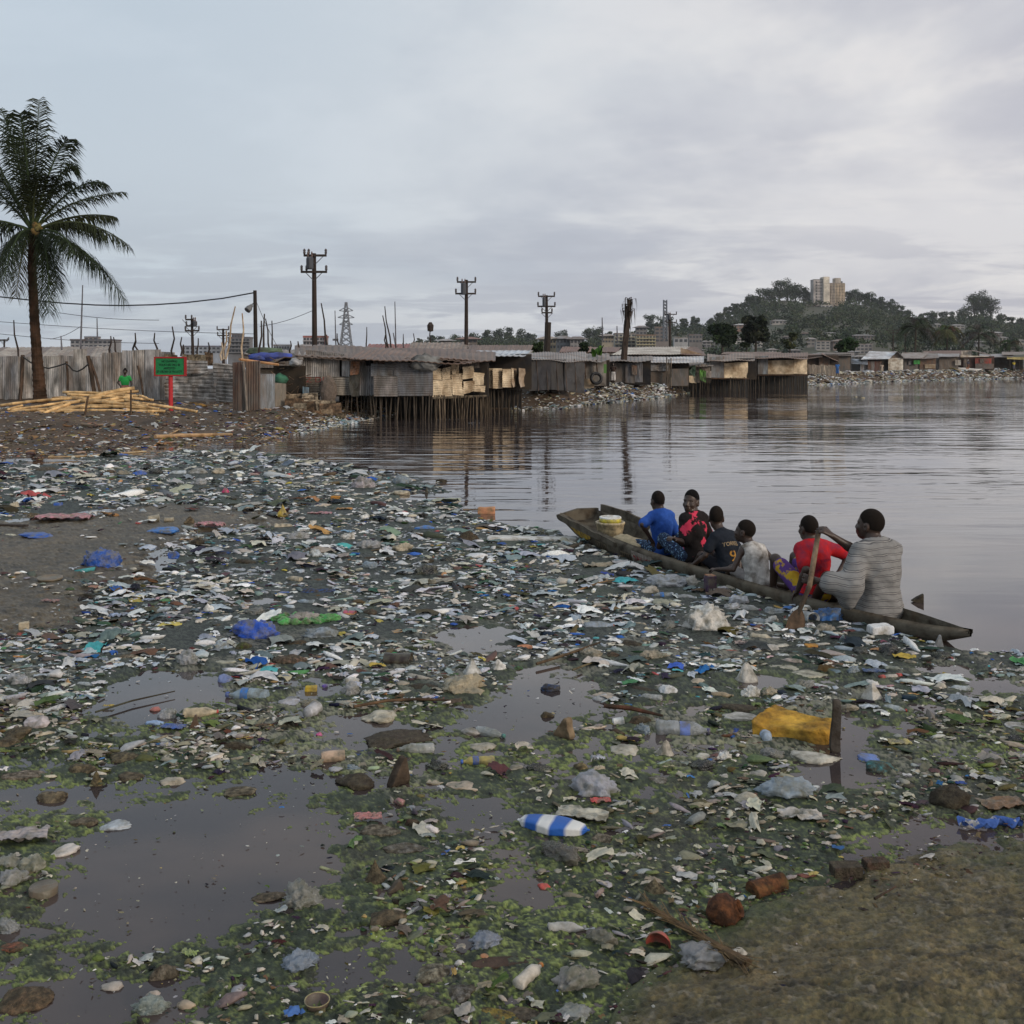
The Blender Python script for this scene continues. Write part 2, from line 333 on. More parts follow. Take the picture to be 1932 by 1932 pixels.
def mat_mesh():
    us = np.concatenate([np.arange(-1500, -300, 16.0), np.arange(-300, 2240, 3.0), np.arange(2240, 3700, 12.0)]); vs = np.concatenate([np.arange(838, 1250, 1.6), np.arange(1250, 2010, 2.4), np.arange(2014, 2500, 8), np.arange(2510, 5200, 70)])
    U, V = np.meshgrid(us, vs); Y = EH*F/(V-VH); X = (U-966)*Y/F
    d = density(U, V); ml = mudl(U, V); mr = mudr(U, V)
    n1 = fbm(X*11, Y*11, o=5, s=41, g=.66); n2 = .5*fbm(X*38, Y*38, o=3, s=47)+.5*fbm(X*110, Y*110, o=2, s=48); n2 = .5+(n2-.5)*1.5; warp = fbm(X*3, Y*3, o=3, s=51)
    st = 1-np.abs(2*fbm(X*6+warp*3, Y*7+warp*2, o=4, s=57, g=.6)-1)        # stringy ridges
    near = sstep(1200, 1450, V)
    hgt = d+(n1-.5)*(.9+1.1*near)+(st-.78)*.85*near+(n2-.5)*.5*near
    z = np.clip(hgt, -.5, .5)*.05+(n2-.5)*.011*sstep(-.05, .2, hgt)
    z = z*(1-.62*near)+.0015*near*(hgt > 0); z = np.where(z > .012, .012+(z-.012)*.5, z)-.10*sstep(.05, .35, ml)-.1*sstep(.0, .5, mr)
    far = 1-sstep(1180, 1420, V)
    a = np.array([.011, .015, .013]); b = np.array([.052, .062, .050]); g0 = np.array([.012, .018, .010]); g1 = np.array([.040, .055, .022]); g2 = np.array([.150, .175, .045]); cr = np.array([.26, .24, .19])
    t = sstep(.35, .68, n2)[..., None]; t2 = sstep(.45, .8, n1*.6+st*.4)[..., None]; t3 = (sstep(.62, .8, n2)*sstep(.45, .7, st))[..., None]
    patch0 = fbm(X*1.1, Y*1.1, o=4, s=79); Cf = a*(1-t)+b*t; patch = fbm(X*1.6, Y*1.6, o=3, s=77)
    Cf = Cf*(1-.5*sstep(.52, .7, patch)[..., None])+np.array([.040, .056, .030])*.5*sstep(.52, .7, patch)[..., None]
    fil = sstep(.5, .74, fbm(X*2.6+warp, Y*2.6, o=4, s=83))[..., None]
    st2 = 1-np.abs(2*fbm(X*15+warp*4, Y*19, o=3, s=85, g=.6)-1); edge = (sstep(-.02, .06, hgt)*(1-sstep(.10, .34, hgt))); br = np.clip(edge*.75*sstep(.30, .62, n2)+sstep(.84, .96, st2)*.8*sstep(.40, .60, patch0)+.5*sstep(.60, .78, n2)*sstep(.5, .66, patch0), 0, 1)[..., None]
    tn = sstep(.30, .70, n1)[..., None]; Cn = np.array([.013, .020, .013])*(1-tn)+np.array([.036, .050, .028])*tn; Cn = Cn*(.75+.5*t); Cn = Cn*(1-.5*fil)+np.array([.050, .045, .034])*(.6+.8*t)*.5*fil; Cn = Cn*(1-br)+(np.array([.150, .185, .050])*(.5+.9*t))*br
    Cn = Cn*(1-.35*t3)+np.array([.26, .29, .09])*.35*t3
    fo = (sstep(.5, .66, fbm(X*2.2, Y*2.2, o=4, s=91))*sstep(1120, 1260, V)*(1-sstep(1430, 1560, V)))[..., None]*sstep(.36, .6, n2)[..., None]
    C = Cf*far[..., None]+Cn*(1-far)[..., None]; C = C*(1-.62*fo)+cr*.62*fo
    nr, k = U.shape; idx = np.arange(nr*k).reshape(nr, k)
    def cut(z, C, name, m, thr):
        q = np.stack([idx[:-1, :-1], idx[1:, :-1], idx[1:, 1:], idx[:-1, 1:]], -1).reshape(-1, 4); zf = z.ravel()
        q = q[(zf[q].max(1) > thr)]; used = np.unique(q); re = np.full(nr*k, -1); re[used] = np.arange(len(used))
        pos = np.stack([X, Y, z], -1).reshape(-1, 3)[used]
        return link(name, mesh_data(name, pos, re[q], C.reshape(-1, 3)[used], True), m)
    o = cut(z, C, 'algae_scum', mat('scum', src='attr', rough=.62, spec=.35, var=.25, vscale=90, bump=.5, bscale=160), -.006)
    tag(o, 'green and grey algae scum floating on the water', kind='stuff')
    for nm, fld, s, lab in (('mud_flat', ml, 5, 'bare brown mud flat among the litter'), ('mud_shore', mr, 6, 'olive brown mud shore at the near corner')):
        w = (fbm(X*2.6, Y*2.6, o=5, s=61+s, g=.62)-.5)*1.3
        zz = (.05*sstep(-.1, .55, fld+w*.9) if s == 5 else .04*sstep(-.5, .6, fld+w*2.6)+.11*sstep(0, 6, fld))-.018
        rg = 1-np.abs(2*fbm(X*13, Y*20, o=4, s=68+s, g=.6)-1); zz = zz+((rg-.7)*.022+(fbm(X*5, Y*8, o=5, s=63+s)-.5)*.035+(fbm(X*24, Y*40, o=3, s=64+s)-.5)*.014+(n2-.5)*.012)*sstep(-.2, .6, fld)+(np.minimum(fld, 0)*.06)
        p = fbm(X*2.4, Y*2.4, o=5, s=67+s)[..., None]; p2 = sstep(.4, .7, fbm(X*18, Y*18, o=3, s=69+s))[..., None]
        if s == 5: Cm = np.array([.125, .094, .055])*(1-p)+np.array([.048, .040, .024])*p
        else: Cm = np.array([.150, .108, .050])*(1-p)+np.array([.060, .060, .022])*p
        fine = fbm(X*55, Y*75, o=3, s=73+s)[..., None]; Cm = Cm*(.72+.45*p2)*(.45+1.1*fine)*(1-.55*sstep(.60, .70, fbm(X*9, Y*16, o=4, s=75+s, g=.65))[..., None])
        if s == 6: gm = (np.exp(-((fld-.1)/.9)**2)*sstep(.38, .6, fbm(X*3, Y*4, o=4, s=87)))[..., None]; Cm = Cm*(1-.8*gm)+np.array([.045, .062, .020])*(.4+1.1*fine)*.8*gm
        sp = sstep(.70, .78, fbm(X*34, Y*30, o=2, s=71+s))[..., None]; Cm = Cm*(1-.6*sp)+np.array([.2, .17, .12])*.6*sp
        o = cut(zz, Cm, nm, mat('mud', src='attr', rough=.5, spec=.4, var=.3, vscale=55, bump=.6, bscale=90), -.012); tag(o, lab, kind='structure')
mat_mesh()
# ---------------------------------------------------------------- uncountable small litter
def chip_shapes():
    out = []
    for i in range(7):                     # crumpled flakes
        n = 6; g = np.array([[x, y, 0] for y in np.linspace(-1, 1, n) for x in np.linspace(-1, 1, n)], float)
        r = np.random.default_rng(100+i); g[:, :2] += r.normal(0, .10, (n*n, 2)); an_ = np.arctan2(g[:, 1], g[:, 0]); g[:, :2] *= (.72+.5*vnoise(np.cos(an_)*1.6+i*5, np.sin(an_)*1.6))[:, None]; g[:, 2] = .75*(1-np.abs(2*fbm(g[:, 0]*1.5+i*3, g[:, 1]*1.5, o=3, s=i)-1))-.3+.22*(1-np.hypot(g[:, 0], g[:, 1]))
        g[:, 1] *= r.uniform(.45, .9); f = []
        for y in range(n-1):
            for x in range(n-1): a = y*n+x; f += [(a, a+1, a+n+1), (a, a+n+1, a+n)]
        out.append((g, np.array(f)))
    for i in range(8):                     # crumpled faceted lumps
        v, f = ico(2 if i < 5 else 1); r = np.random.default_rng(200+i); pn = r.normal(0, 1, (12, 3)); pn /= np.linalg.norm(pn, axis=1)[:, None]; ph = r.uniform(.45, 1.0, 12); q = v @ pn.T
        d = np.minimum(np.where(q > .12, ph/np.maximum(q, .12), 9).min(1), 1.15)*(.45+1.05*fbm(v[:, 0]*3.0+i*9, v[:, 1]*3.0, v[:, 2]*3.0, o=3, s=i)); v = v*d[:, None]; v[:, 0] *= 1.25; v[:, 1] *= r.uniform(.4, .75); v[:, 2] *= r.uniform(.25, .5); out.append((v, f))
    for i in range(3):                     # splinters
        v = np.array([(a, b*.16, c*.1) for a in (-1, 1) for b in (-1, 1) for c in (-1, 1)], float)+np.random.default_rng(300+i).normal(0, .05, (8, 3))
        q = [(0, 1, 3, 2), (4, 6, 7, 5), (0, 4, 5, 1), (2, 3, 7, 6), (0, 2, 6, 4), (1, 5, 7, 3)]; out.append((v, np.array([t for a in q for t in ((a[0], a[1], a[2]), (a[0], a[2], a[3]))])))
    return out
CHIPS = chip_shapes()
PAL_FAR = [((.52, .53, .53), .20), ((.44, .41, .34), .19), ((.34, .38, .42), .14), ((.17, .22, .225), .11), ((.02, .022, .022), .11), ((.10, .065, .04), .055), ((.03, .10, .36), .014), ((.74, .74, .72), .08), ((.42, .35, .08), .006), ((.36, .08, .08), .004), ((.07, .19, .08), .006), ((.40, .22, .10), .007), ((.06, .28, .30), .006), ((.45, .32, .30), .006), ((.07, .085, .06), .08)]
PAL_NEAR = [((.40, .37, .30), .26), ((.21, .19, .14), .20), ((.27, .28, .28), .12), ((.09, .085, .05), .14), ((.02, .02, .018), .12), ((.11, .15, .05), .06), ((.60, .58, .54), .06), ((.12, .07, .04), .05), ((.05, .13, .34), .008), ((.4, .3, .1), .008)]
PAL_BANK = [((.36, .35, .34), .18), ((.30, .22, .14), .24), ((.06, .04, .028), .22), ((.22, .12, .06), .2), ((.03, .10, .36), .03), ((.6, .6, .6), .07), ((.4, .33, .1), .02), ((.2, .25, .3), .06)]
def chips(name, pts, size, pal, label, seed, flat=1.0):
    r = np.random.default_rng(seed); n = len(pts); pc = np.array([p[1] for p in pal]); pc = pc/pc.sum(); pid = r.choice(len(pal), n, p=pc)
    cols = np.array([p[0] for p in pal])[pid]*r.uniform(.6, 1.25, (n, 1))+r.normal(0, .012, (n, 3)); cols = np.clip(cols, .008, .85)
    sid = r.choice(len(CHIPS), n, p=np.array([.060]*7+[.065]*8+[.02]*3)/sum([.060]*7+[.065]*8+[.02]*3)); V = []; Fc = []; C = []; off = 0
    for s in range(len(CHIPS)):
        k = np.where(sid == s)[0]
        if not len(k): continue
        bv, bf = CHIPS[s]; m = len(k); a = np.where(r.uniform(0, 1, m) < .55, r.normal(-.12, .4, m), r.uniform(0, 2*math.pi, m)); tl = r.normal(0, .16, m); sc = size[k]
        st = r.uniform(.75, 1.35, m); v = np.repeat(bv[None], m, 0)*np.stack([sc*st, sc/st, sc*r.uniform(.6, 1.25, m)*flat], -1)[:, None, :]
        z = v[..., 2]+v[..., 0]*np.sin(tl)[:, None]
        x = v[..., 0]*np.cos(a)[:, None]-v[..., 1]*np.sin(a)[:, None]; y = v[..., 0]*np.sin(a)[:, None]+v[..., 1]*np.cos(a)[:, None]
        V.append((np.stack([x, y, z], -1)+pts[k][:, None, :]).reshape(-1, 3)); nb = len(bv)
        Fc.append((bf[None]+(off+np.arange(m)*nb)[:, None, None]).reshape(-1, 3)); C.append(np.repeat(cols[k], nb, 0)); off += m*nb
    o = link(name, mesh_data(name, np.concatenate(V), np.concatenate(Fc), np.concatenate(C), True), M_('attr_rough')); return tag(o, label, kind='stuff')
def scatter_mat():
    r = np.random.default_rng(5); n = 440000
    u = r.uniform(-900, 2760, n); v = 840+r.uniform(0, 1, n)**1.35*1120
    Y = EH*F/(v-VH); X = (u-966)*Y/F
    d = density(u, v)+(fbm(X*3.1, Y*3.1, o=3, s=99)-.5)*.7-.9*sstep(0, .5, mudl(u, v))-2*sstep(-.3, .3, mudr(u, v))
    pr = sstep(.02, .55, d)*np.interp(v, [840, 1000, 1200, 1330, 1450, 1600, 1960], [.62, .52, .48, .44, .26, .15, .11])
    pr = pr*np.where((u > 1100) & (v > 1150), np.interp(v, [1150, 1300, 1500], [1, .7, .8]), 1)
    low_ = (pr < .012) & (v > np.interp(u, EU, EV)+22) & (mudr(u, v) < -.2) & (v > 1150); pr = np.maximum(pr, .012*low_)
    ml_ = mudl(u, v); pr = np.maximum(pr, .055*(ml_ > -.05)*(ml_ < .6))
    for it in ITEMS:
        if it[3] > 24 and it[0] != 'board': pr = pr*((((u-it[1])/(it[3]*.56))**2+((v-it[2]-it[3]*.02)/(it[3]*(.30 if it[0] != 'ring' else .28)))**2) > 1)
    k = r.uniform(0, 1, n) < pr; u, v, Y, X, low_ = u[k], v[k], Y[k], X[k], low_[k]
    px = np.where(r.uniform(0, 1, len(u)) < .09, 2.1, 1)*np.exp(r.normal(0, .62, len(u)))*np.interp(v, [840, 1000, 1200, 1350, 1500, 1950], [2.6, 3.5, 4.4, 4.8, 4.4, 4.8])
    px = np.where(low_, np.minimum(px*.45, 4), px)
    size = np.clip(px, 1.3, 23)*Y/F; pts = np.stack([X, Y, r.uniform(.002, .022, len(u))+.03*sstep(.0, .25, mudl(u, v))], -1)
    fz = v < 1330
    chips('floating_litter', pts[fz], size[fz], PAL_FAR, 'dense mat of small plastic scraps floating by the shore', 1)
    chips('floating_scraps', pts[~fz], size[~fz], PAL_NEAR, 'small pale scraps and crumbs caught in the green scum', 2)
    # bank
    U = []; n = 9500; u = r.uniform(-250, 760, n); o = r.uniform(0, 1, n)**1.6*np.interp(u, LU, LO)*1.35-.4
    Yb = EH*F/(np.interp(u, SHU, SHV)-VH)+o; Xb = (u-966)*Yb/F; z = ground_z(u, Yb)
    keep = r.uniform(0, 1, n) < np.interp(o, [-.5, 2, 8, 18], [1, .85, .5, .3]); px = np.exp(r.normal(0, .55, n))*2.7
    chips('bank_litter', np.stack([Xb, Yb, z+.01], -1)[keep], (np.clip(px, 1, 9)*Yb/F)[keep], PAL_BANK, 'rubbish strewn over the brown earth bank', 3)
    u = np.concatenate([r.uniform(1090, 1260, 1500), r.uniform(960, 1300, 900), r.uniform(1520, 1610, 900), r.uniform(1605, 2100, 3800), r.uniform(620, 730, 700), r.uniform(560, 700, 500)])
    Ys = EH*F/(np.interp(u, SHU, SHV)-VH); o = r.uniform(-.5, 1, len(u))*np.where(u > 1500, 5, 4.5); o = np.where(u < 740, r.uniform(-2, 2.0, len(u)), o); Yb = Ys+o; z = np.maximum(ground_z(u, Yb), 0)
    px = np.exp(r.normal(0, .45, len(u)))*np.where(u > 1500, 1.9, 2.4)
    chips('shore_litter', np.stack([(u-966)*Yb/F, Yb, z+.02], -1), np.clip(px, .9, 6)*Yb/F, PAL_FAR[:8]+[((.5, .45, .3), .1)], 'heaps of pale rubbish along the far shore', 4, 1.4)
    n = 6500; u = r.uniform(1120, 2020, n); v = np.interp(u, MVU, MVV)+r.uniform(-22, 420, n); kk = v < 1990; u = u[kk]; v = v[kk]; n = len(u)
    cl = np.exp(-(((u-1745)/80)**2+((v-1650)/36)**2))+.8*np.exp(-(((u-1700)/40)**2+((v-1772)/18)**2))+.28+.6*np.exp(-((v-np.interp(u, MVU, MVV))/16)**2); kk = r.uniform(0, 1, n) < cl; u = u[kk]; v = v[kk]; Y = EH*F/(v-VH)
    chips('mud_crumbs', np.stack([(u-966)*Y/F, Y, .02+.10*sstep(0, 6, mudr(u, v))], -1), np.exp(r.normal(0, .55, len(u)))*2.3*Y/F, [((.46, .42, .38), .16), ((.04, .03, .02), .34), ((.10, .075, .045), .3), ((.08, .09, .035), .12), ((.22, .15, .10), .08)], 'pale crumbs and flakes scattered over the mud shore', 6, .7)
# ---------------------------------------------------------------- hill
RU = [500, 700, 800, 860, 950, 1000, 1100, 1200, 1250, 1340, 1380, 1440, 1480, 1535, 1600, 1660, 1720, 1760, 1800, 1850, 1900, 1932, 2100, 2600]
RV = [694, 676, 652, 646, 642, 648, 648, 634, 622, 618, 598, 574, 566, 574, 574, 582, 602, 612, 608, 596, 614, 622, 640, 690]
HB, HR = 420.0, 1150.0
def hill_pt(u, t):
    "t=0 foot of the hill, 1 the ridge, over 1 behind it"
    Y = HB+(HR-HB)*t; zr = EH-(np.interp(u, RU, RV)-VH)*HR/F; tt = np.clip(t, 0, 1)
    s = np.where(t <= 1, tt**1.25*(1.0), 1-.35*(t-1)); return np.stack([(u-966)*Y/F, Y, .4+(zr-.4)*s+(fbm(u*.03, t*5, o=3, s=5)-.5)*8*np.clip(tt*3, 0, 1)*(1-tt)], -1)
def hill():
    us = np.arange(500, 2600, 8.0); ts = np.concatenate([np.linspace(0, 1, 40), [1.1, 1.3, 1.6]]); U, T = np.meshgrid(us, ts); p = hill_pt(U, T)
    n, k = U.shape; idx = np.arange(n*k).reshape(n, k); f = np.stack([idx[:-1, :-1], idx[:-1, 1:], idx[1:, 1:], idx[1:, :-1]], -1).reshape(-1, 4)
    c = fbm(p[..., 0]*.02, p[..., 1]*.02, o=4, s=3)[..., None]; C = np.array([.03, .045, .025])*(1-c)+np.array([.075, .06, .04])*c
    tag(link('hill', mesh_data('hill', p, f, C, True), M_('attr_rough')), 'wooded hill rising behind the lagoon', kind='structure')
hill()
def leaf_cloud(cent, rad, n, size, r, cols, sq=1.0):
    "many small leaf faces spread through clumps; returns verts, quads, colours"
    m = len(cent); per = r.integers(0, m, n); d = r.normal(0, 1, (n, 3)); d /= np.linalg.norm(d, axis=1)[:, None]; d *= r.uniform(.45, 1.0, (n, 1))
    c = np.asarray(cent)[per]+d*np.asarray(rad)[per][:, None]*np.array([1, 1, sq])
    a = r.normal(0, 1, (n, 3)); a /= np.linalg.norm(a, axis=1)[:, None]; b = np.cross(a, r.normal(0, 1, (n, 3))); b /= np.linalg.norm(b, axis=1)[:, None]
    s = size*r.uniform(.5, 1.3, (n, 1)); v = np.stack([c-a*s-b*s*.4, c+a*s*.2-b*s*.5, c+a*s+b*s*.3, c-a*s*.1+b*s*.5], 1).reshape(-1, 3)
    k = r.integers(0, len(cols), m)[per]; col = np.asarray(cols)[k]*r.uniform(.65, 1.3, (n, 1)); return v, np.arange(4*n).reshape(n, 4), np.repeat(col, 4, 0)
GREENS = [(.022, .036, .018), (.032, .050, .022), (.045, .062, .026), (.018, .030, .018), (.05, .055, .03)]
# ================================================================== SETTLEMENT
def sheet(c00, c10, c01, c11, corr=None, pitch=.09, amp=.014, mn=10, thick=.006, wob=.02, seed=0, ragged=0):
    "a metal sheet between four corners (bottom left, bottom right, top left, top right); corr 'v' ribs run up, 'h' ribs run across"
    c00, c10, c01, c11 = map(Vector, (c00, c10, c01, c11)); w = max((c10-c00).length, .05); h = max((c01-c00).length, .05)
    nu = max(4, int(w/(pitch/3)) if corr == 'v' else int(w/.35)); nv = max(4, int(h/(pitch/3)) if corr == 'h' else int(h/.35)); nu = min(nu, 240); nv = min(nv, 160)
    nr = (c10-c00).cross(c01-c00).normalized()
    if nr.y > 0: nr = -nr
    rr = random.Random(seed*7+3); ph = rr.random()*9
    def fn(a, b):
        p = (c00*(1-a)+c10*a)*(1-b)+(c01*(1-a)+c11*a)*b
        d = 0
        if corr == 'v': d = amp*math.sin(2*math.pi*a*w/pitch)
        elif corr == 'h': d = amp*math.sin(2*math.pi*b*h/pitch)
        d += wob*(math.sin(a*5+ph)*math.sin(b*4+ph*2)+.5*math.sin(a*11+ph*3+b*7))
        q = p+nr*d
        if ragged and b > .85: q = q+Vector((0, 0, -ragged*abs(math.sin(a*9+ph)+.5*math.sin(a*23+ph)))*1) if b > .99 else q
        return q
    B = MB(); B.grid(fn, nu, nv); n = len(B.v); off = nr*(-thick)
    B.v += [tuple(Vector(p)+off) for p in B.v]; B.c += [(1, 1, 1)]*n
    B.f += [tuple(i+n for i in reversed(q)) for q in B.f]
    k = nu+1
    for i in range(nu): B.f.append((i+1, i, n+i, n+i+1)); t = nv*k; B.f.append((t+i, t+i+1, n+t+i+1, n+t+i))
    for j in range(nv): B.f.append((j*k, (j+1)*k, n+(j+1)*k, n+j*k)); B.f.append(((j+1)*k+nu, j*k+nu, n+j*k+nu, n+(j+1)*k+nu))
    return B
GREY = (.42, .42, .42); LGREY = (.56, .56, .56); DGREY = (.20, .21, .225); CREAM = (.72, .60, .43); RUST = (.16, .065, .035); BROWN = (.10, .06, .04); BLUEG = (.27, .31, .35); WHITE = (.62, .62, .62); BLACK = (.022, .022, .024); PALEB = (.52, .58, .64)
class Shack:
    off = 0.0
    def __init__(s, label, u, Y, v=None, cat='shack', name='tin_shack', group='shacks along the lagoon shore'):
        s.o = empty(name, P(u, v if v else 745, Y+Shack.off), label, cat, group); s.n = 0
    def _fin(s, o):
        o.data.transform(Matrix.Translation(-s.o.location)); o.parent = s.o; return o
    def panel(s, u0, u1, vt0, vt1, vb0, vb1, Y0, Y1=None, col=GREY, corr='v', m='metal_sheet', part='wall_panel', **k):
        Y1 = (Y0 if Y1 is None else Y1)+Shack.off; Y0 = Y0+Shack.off; s.n += 1
        B = sheet(P(u0, vb0, Y0), P(u1, vb1, Y1), P(u0, vt0, Y0), P(u1, vt1, Y1), corr, seed=s.n+int(u0), **k)
        cc = vary(col, .88, 1.12); return s._fin(B.build(part, M_(m), None, cc))
    def roof(s, u0, u1, vf0, vf1, Yf, vb0, vb1, Yb, col=GREY, m='roof_sheet', corr='v', pitch=.25, amp=.02, u2=None, u3=None, part='roof', Yf1=None, Yb1=None, **k):
        Yf += Shack.off; Yb += Shack.off; Yf1 = Yf1 and Yf1+Shack.off; Yb1 = Yb1 and Yb1+Shack.off; u2 = u0 if u2 is None else u2; u3 = u1 if u3 is None else u3; s.n += 1
        B = sheet(P(u0, vf0, Yf), P(u1, vf1, Yf1 or Yf), P(u2, vb0, Yb), P(u3, vb1, Yb1 or Yb), corr, pitch, amp, thick=.03, seed=s.n+int(u0), **k)
        return s._fin(B.build(part, M_(m), None, col))
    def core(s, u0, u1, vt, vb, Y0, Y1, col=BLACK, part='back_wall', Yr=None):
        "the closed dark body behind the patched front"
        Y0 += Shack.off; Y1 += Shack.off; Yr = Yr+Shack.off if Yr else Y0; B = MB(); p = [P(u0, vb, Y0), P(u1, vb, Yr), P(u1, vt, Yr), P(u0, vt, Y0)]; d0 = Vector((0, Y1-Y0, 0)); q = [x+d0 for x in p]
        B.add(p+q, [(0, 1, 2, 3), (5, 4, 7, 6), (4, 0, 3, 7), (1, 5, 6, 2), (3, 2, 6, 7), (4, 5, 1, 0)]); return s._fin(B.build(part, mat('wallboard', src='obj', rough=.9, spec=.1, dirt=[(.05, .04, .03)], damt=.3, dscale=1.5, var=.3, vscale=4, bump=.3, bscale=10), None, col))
    def stilts(s, u0, u1, vt, Y0, Y1, n, zb=-.6, rad=.034, col=(.10, .08, .06), lean=.12):
        Yb = max(Y0, Y1)+5; t0 = P(u0, vt, Yb); t1 = P(u1, vt, Yb); B = MB(); B.box(((t0.x+t1.x)/2, Yb, (t0.z+.1+zb)/2), (t1.x-t0.x, .06, t0.z+.1-zb)); s._fin(B.build('under_shade_panel', M_('steel'), None, (.008, .007, .006)))  # added near-black panel behind the stilts, stands in for the shade under the floor
        for i in range(n):
            a = (i+random.uniform(-.25, .25)+.5)/n; u = u0+(u1-u0)*a; Y = Y0+(Y1-Y0)*a+random.choice([0, 0, 0, .5, 1.2]); t = P(u, vt, Y); t.z += .05
            b = Vector((t.x+random.uniform(-lean, lean), t.y+random.uniform(-.1, .1), zb)); B = MB(); B.tube([t, (t+b)/2+Vector((random.uniform(-.03, .03), 0, 0)), b], rad*random.uniform(.6, 1.15), 6)
            s._fin(B.build('stilt', M_('pole_wood'), None, vary(col, .6, 1.3)))
    def add(s, B, part, m, col): return s._fin(B.build(part, M_(m), None, col))
    def beam(s, p, q, r=.04, col=BROWN, part='beam'):
        B = MB(); B.tube([p, q], r, 6); return s._fin(B.build(part, M_('pole_wood'), None, col))
def shacks():
    # --- long dark house behind the left fence, only its striped roof shows
    s = Shack('low shed behind the fence with wide tan and grey striped roof', 90, 58, name='shed', cat='shed')
    for i in range(9):
        a = i/9; b = (i+1)/9; s.roof(-90+290*a, -90+290*b, 676, 676, 54, 656-3*a, 656-3*b, 63, col=[(.33, .28, .23), (.20, .17, .15), (.42, .37, .31)][i % 3], u2=-40+250*a, u3=-40+250*b)
    s.core(-95, 200, 674, 715, 55, 63, GREY)
    # --- junk shack
    s = Shack('collapsed junk filled shack with open dark front beside rusty brown sheets', 540, 40)
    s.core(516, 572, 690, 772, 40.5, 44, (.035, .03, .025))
    for k in range(24):
        u = random.uniform(508, 566); v = random.uniform(684, 768); B = MB(); p = P(u, v, 40.2); q = p+Vector((random.uniform(-.7, .7), random.uniform(-.2, .1), random.uniform(-.5, .5))); B.tube([p, q], random.uniform(.02, .06), 5, sq=.5); s.add(B, 'plank', 'wood', vary((.16, .11, .075), .5, 1.4))
    s.roof(470, 572, 688, 676, 40, 672, 664, 43, col=(.16, .14, .11), wob=.12, corr=None, part='roof')
    s.panel(489, 519, 707, 705, 784, 786, 38.5, 39, BLUEG, part='wall_panel'); s.panel(519, 540, 722, 724, 786, 787, 39.3, 39.6, (.22, .19, .15), corr=None)
    s.panel(541, 566, 752, 758, 790, 792, 39.5, 39.8, (.30, .20, .12), corr=None, m='wood', wob=.08); s.panel(571, 583, 729, 731, 757, 757, 40.3, 40.4, (.08, .22, .33), corr='v', part='door')
    # --- shack A
    s = Shack('patchwork shack with crinkled silver upper wall and red scrawled letters on bare boards', 615, 41)
    s.core(569, 700, 678, 748, 42, 46); s.panel(568, 641, 674, 674, 711, 711, 41, 41, (.44, .43, .41), wob=.05); s.panel(645, 662, 675, 675, 710, 711, 41, 41, LGREY)
    s.panel(569, 606, 712, 712, 746, 747, 41, 41, (.30, .26, .20), corr='h'); s.panel(606, 666, 710, 712, 745, 746, 40.9, 40.9, (.33, .30, .25), corr='h')
    s.panel(661, 678, 682, 678, 708, 706, 40.6, 40.8, (.34, .13, .05), corr='h', wob=.06); s.panel(676, 703, 676, 677, 690, 690, 41.3, 41.3, (.20, .14, .10), part='wall_panel')
    s.panel(678, 705, 690, 690, 746, 747, 41, 41, DGREY); s.panel(660, 678, 708, 706, 748, 748, 40.7, 41, (.07, .07, .06), corr=None, m='tarp', wob=.12)
    s.roof(556, 690, 671, 681, 40.6, 651, 656, 46, col=(.12, .10, .085)); s.roof(562, 680, 669, 678, 40.9, 650, 655, 47.5, col=(.34, .32, .30), u2=560, u3=640); s.panel(577, 650, 660, 668, 673, 676, 41.5, 41.5, (.2, .2, .2))
    for k in range(16):
        u = random.uniform(555, 640); v = random.uniform(752, 790); p = P(u, v, 39.9-(v-750)*.03); B = MB(); B.box(p, (random.uniform(.3, .9), .05, random.uniform(.2, .6)), random.uniform(-.6, .6), jit=.05); s.add(B, 'scrap_board', 'wood', vary(random.choice([(.3, .22, .14), (.2, .13, .08), (.38, .31, .22)]), .7, 1.3))
    v, f = ico(3); v = v*np.array([.33, .2, .62])*(1+.35*(fbm(v[:, 0]*3+5, v[:, 1]*3, v[:, 2]*3, o=3)-.5))[:, None]; B = MB(); B.add(v, f, None, Matrix.Translation(P(620, 738, 40.3))); s.add(B, 'sack', 'dirtycloth', (.15, .12, .10))
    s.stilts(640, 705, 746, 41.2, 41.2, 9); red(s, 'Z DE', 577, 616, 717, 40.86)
    # --- shack B
    s = Shack('dark grey stilt shack walled with horizontal corrugated sheets', 760, 40.5)
    s.core(690, 832, 680, 749, 41.2, 46); s.panel(700, 744, 686, 687, 710, 710, 40.6, 40.5, BLUEG, corr='h'); s.panel(705, 750, 709, 710, 748, 748, 40.5, 40.4, (.26, .235, .22), corr='h'); s.panel(743, 817, 685, 684, 747, 747, 40.45, 40.2, (.19, .20, .22), corr='h')
    s.panel(726, 770, 678, 678, 687, 687, 40.9, 40.9, (.3, .31, .32), corr='h'); s.panel(704, 728, 676, 677, 687, 687, 41, 41, (.28, .12, .05)); s.panel(768, 905, 676, 677, 690, 690, 41.3, 42, (.10, .095, .09), corr='v')
    s.roof(672, 890, 680, 683, 39.7, 655, 660, 47, col=(.12, .085, .07), u2=640, u3=900, wob=.05); s.roof(600, 800, 673, 678, 40.6, 650, 660, 48, col=(.14, .115, .10), u2=590, u3=830, wob=.05); s.roof(660, 905, 676, 679, 40.2, 658, 662, 46, col=(.16, .105, .08), u2=690, u3=905, wob=.05)
    v, f = ico(3); v = v*np.array([.62, .3, .34])*(1+.7*(fbm(v[:, 0]*2.5, v[:, 1]*2.5, v[:, 2]*2.5, o=3)-.5))[:, None]; B = MB(); B.add(v, f, None, Matrix.Translation(P(802, 685, 40.1))); s.add(B, 'tarp_bundle', 'tarp', (.20, .20, .19))
    s.stilts(690, 818, 747, 40.9, 40.2, 22)
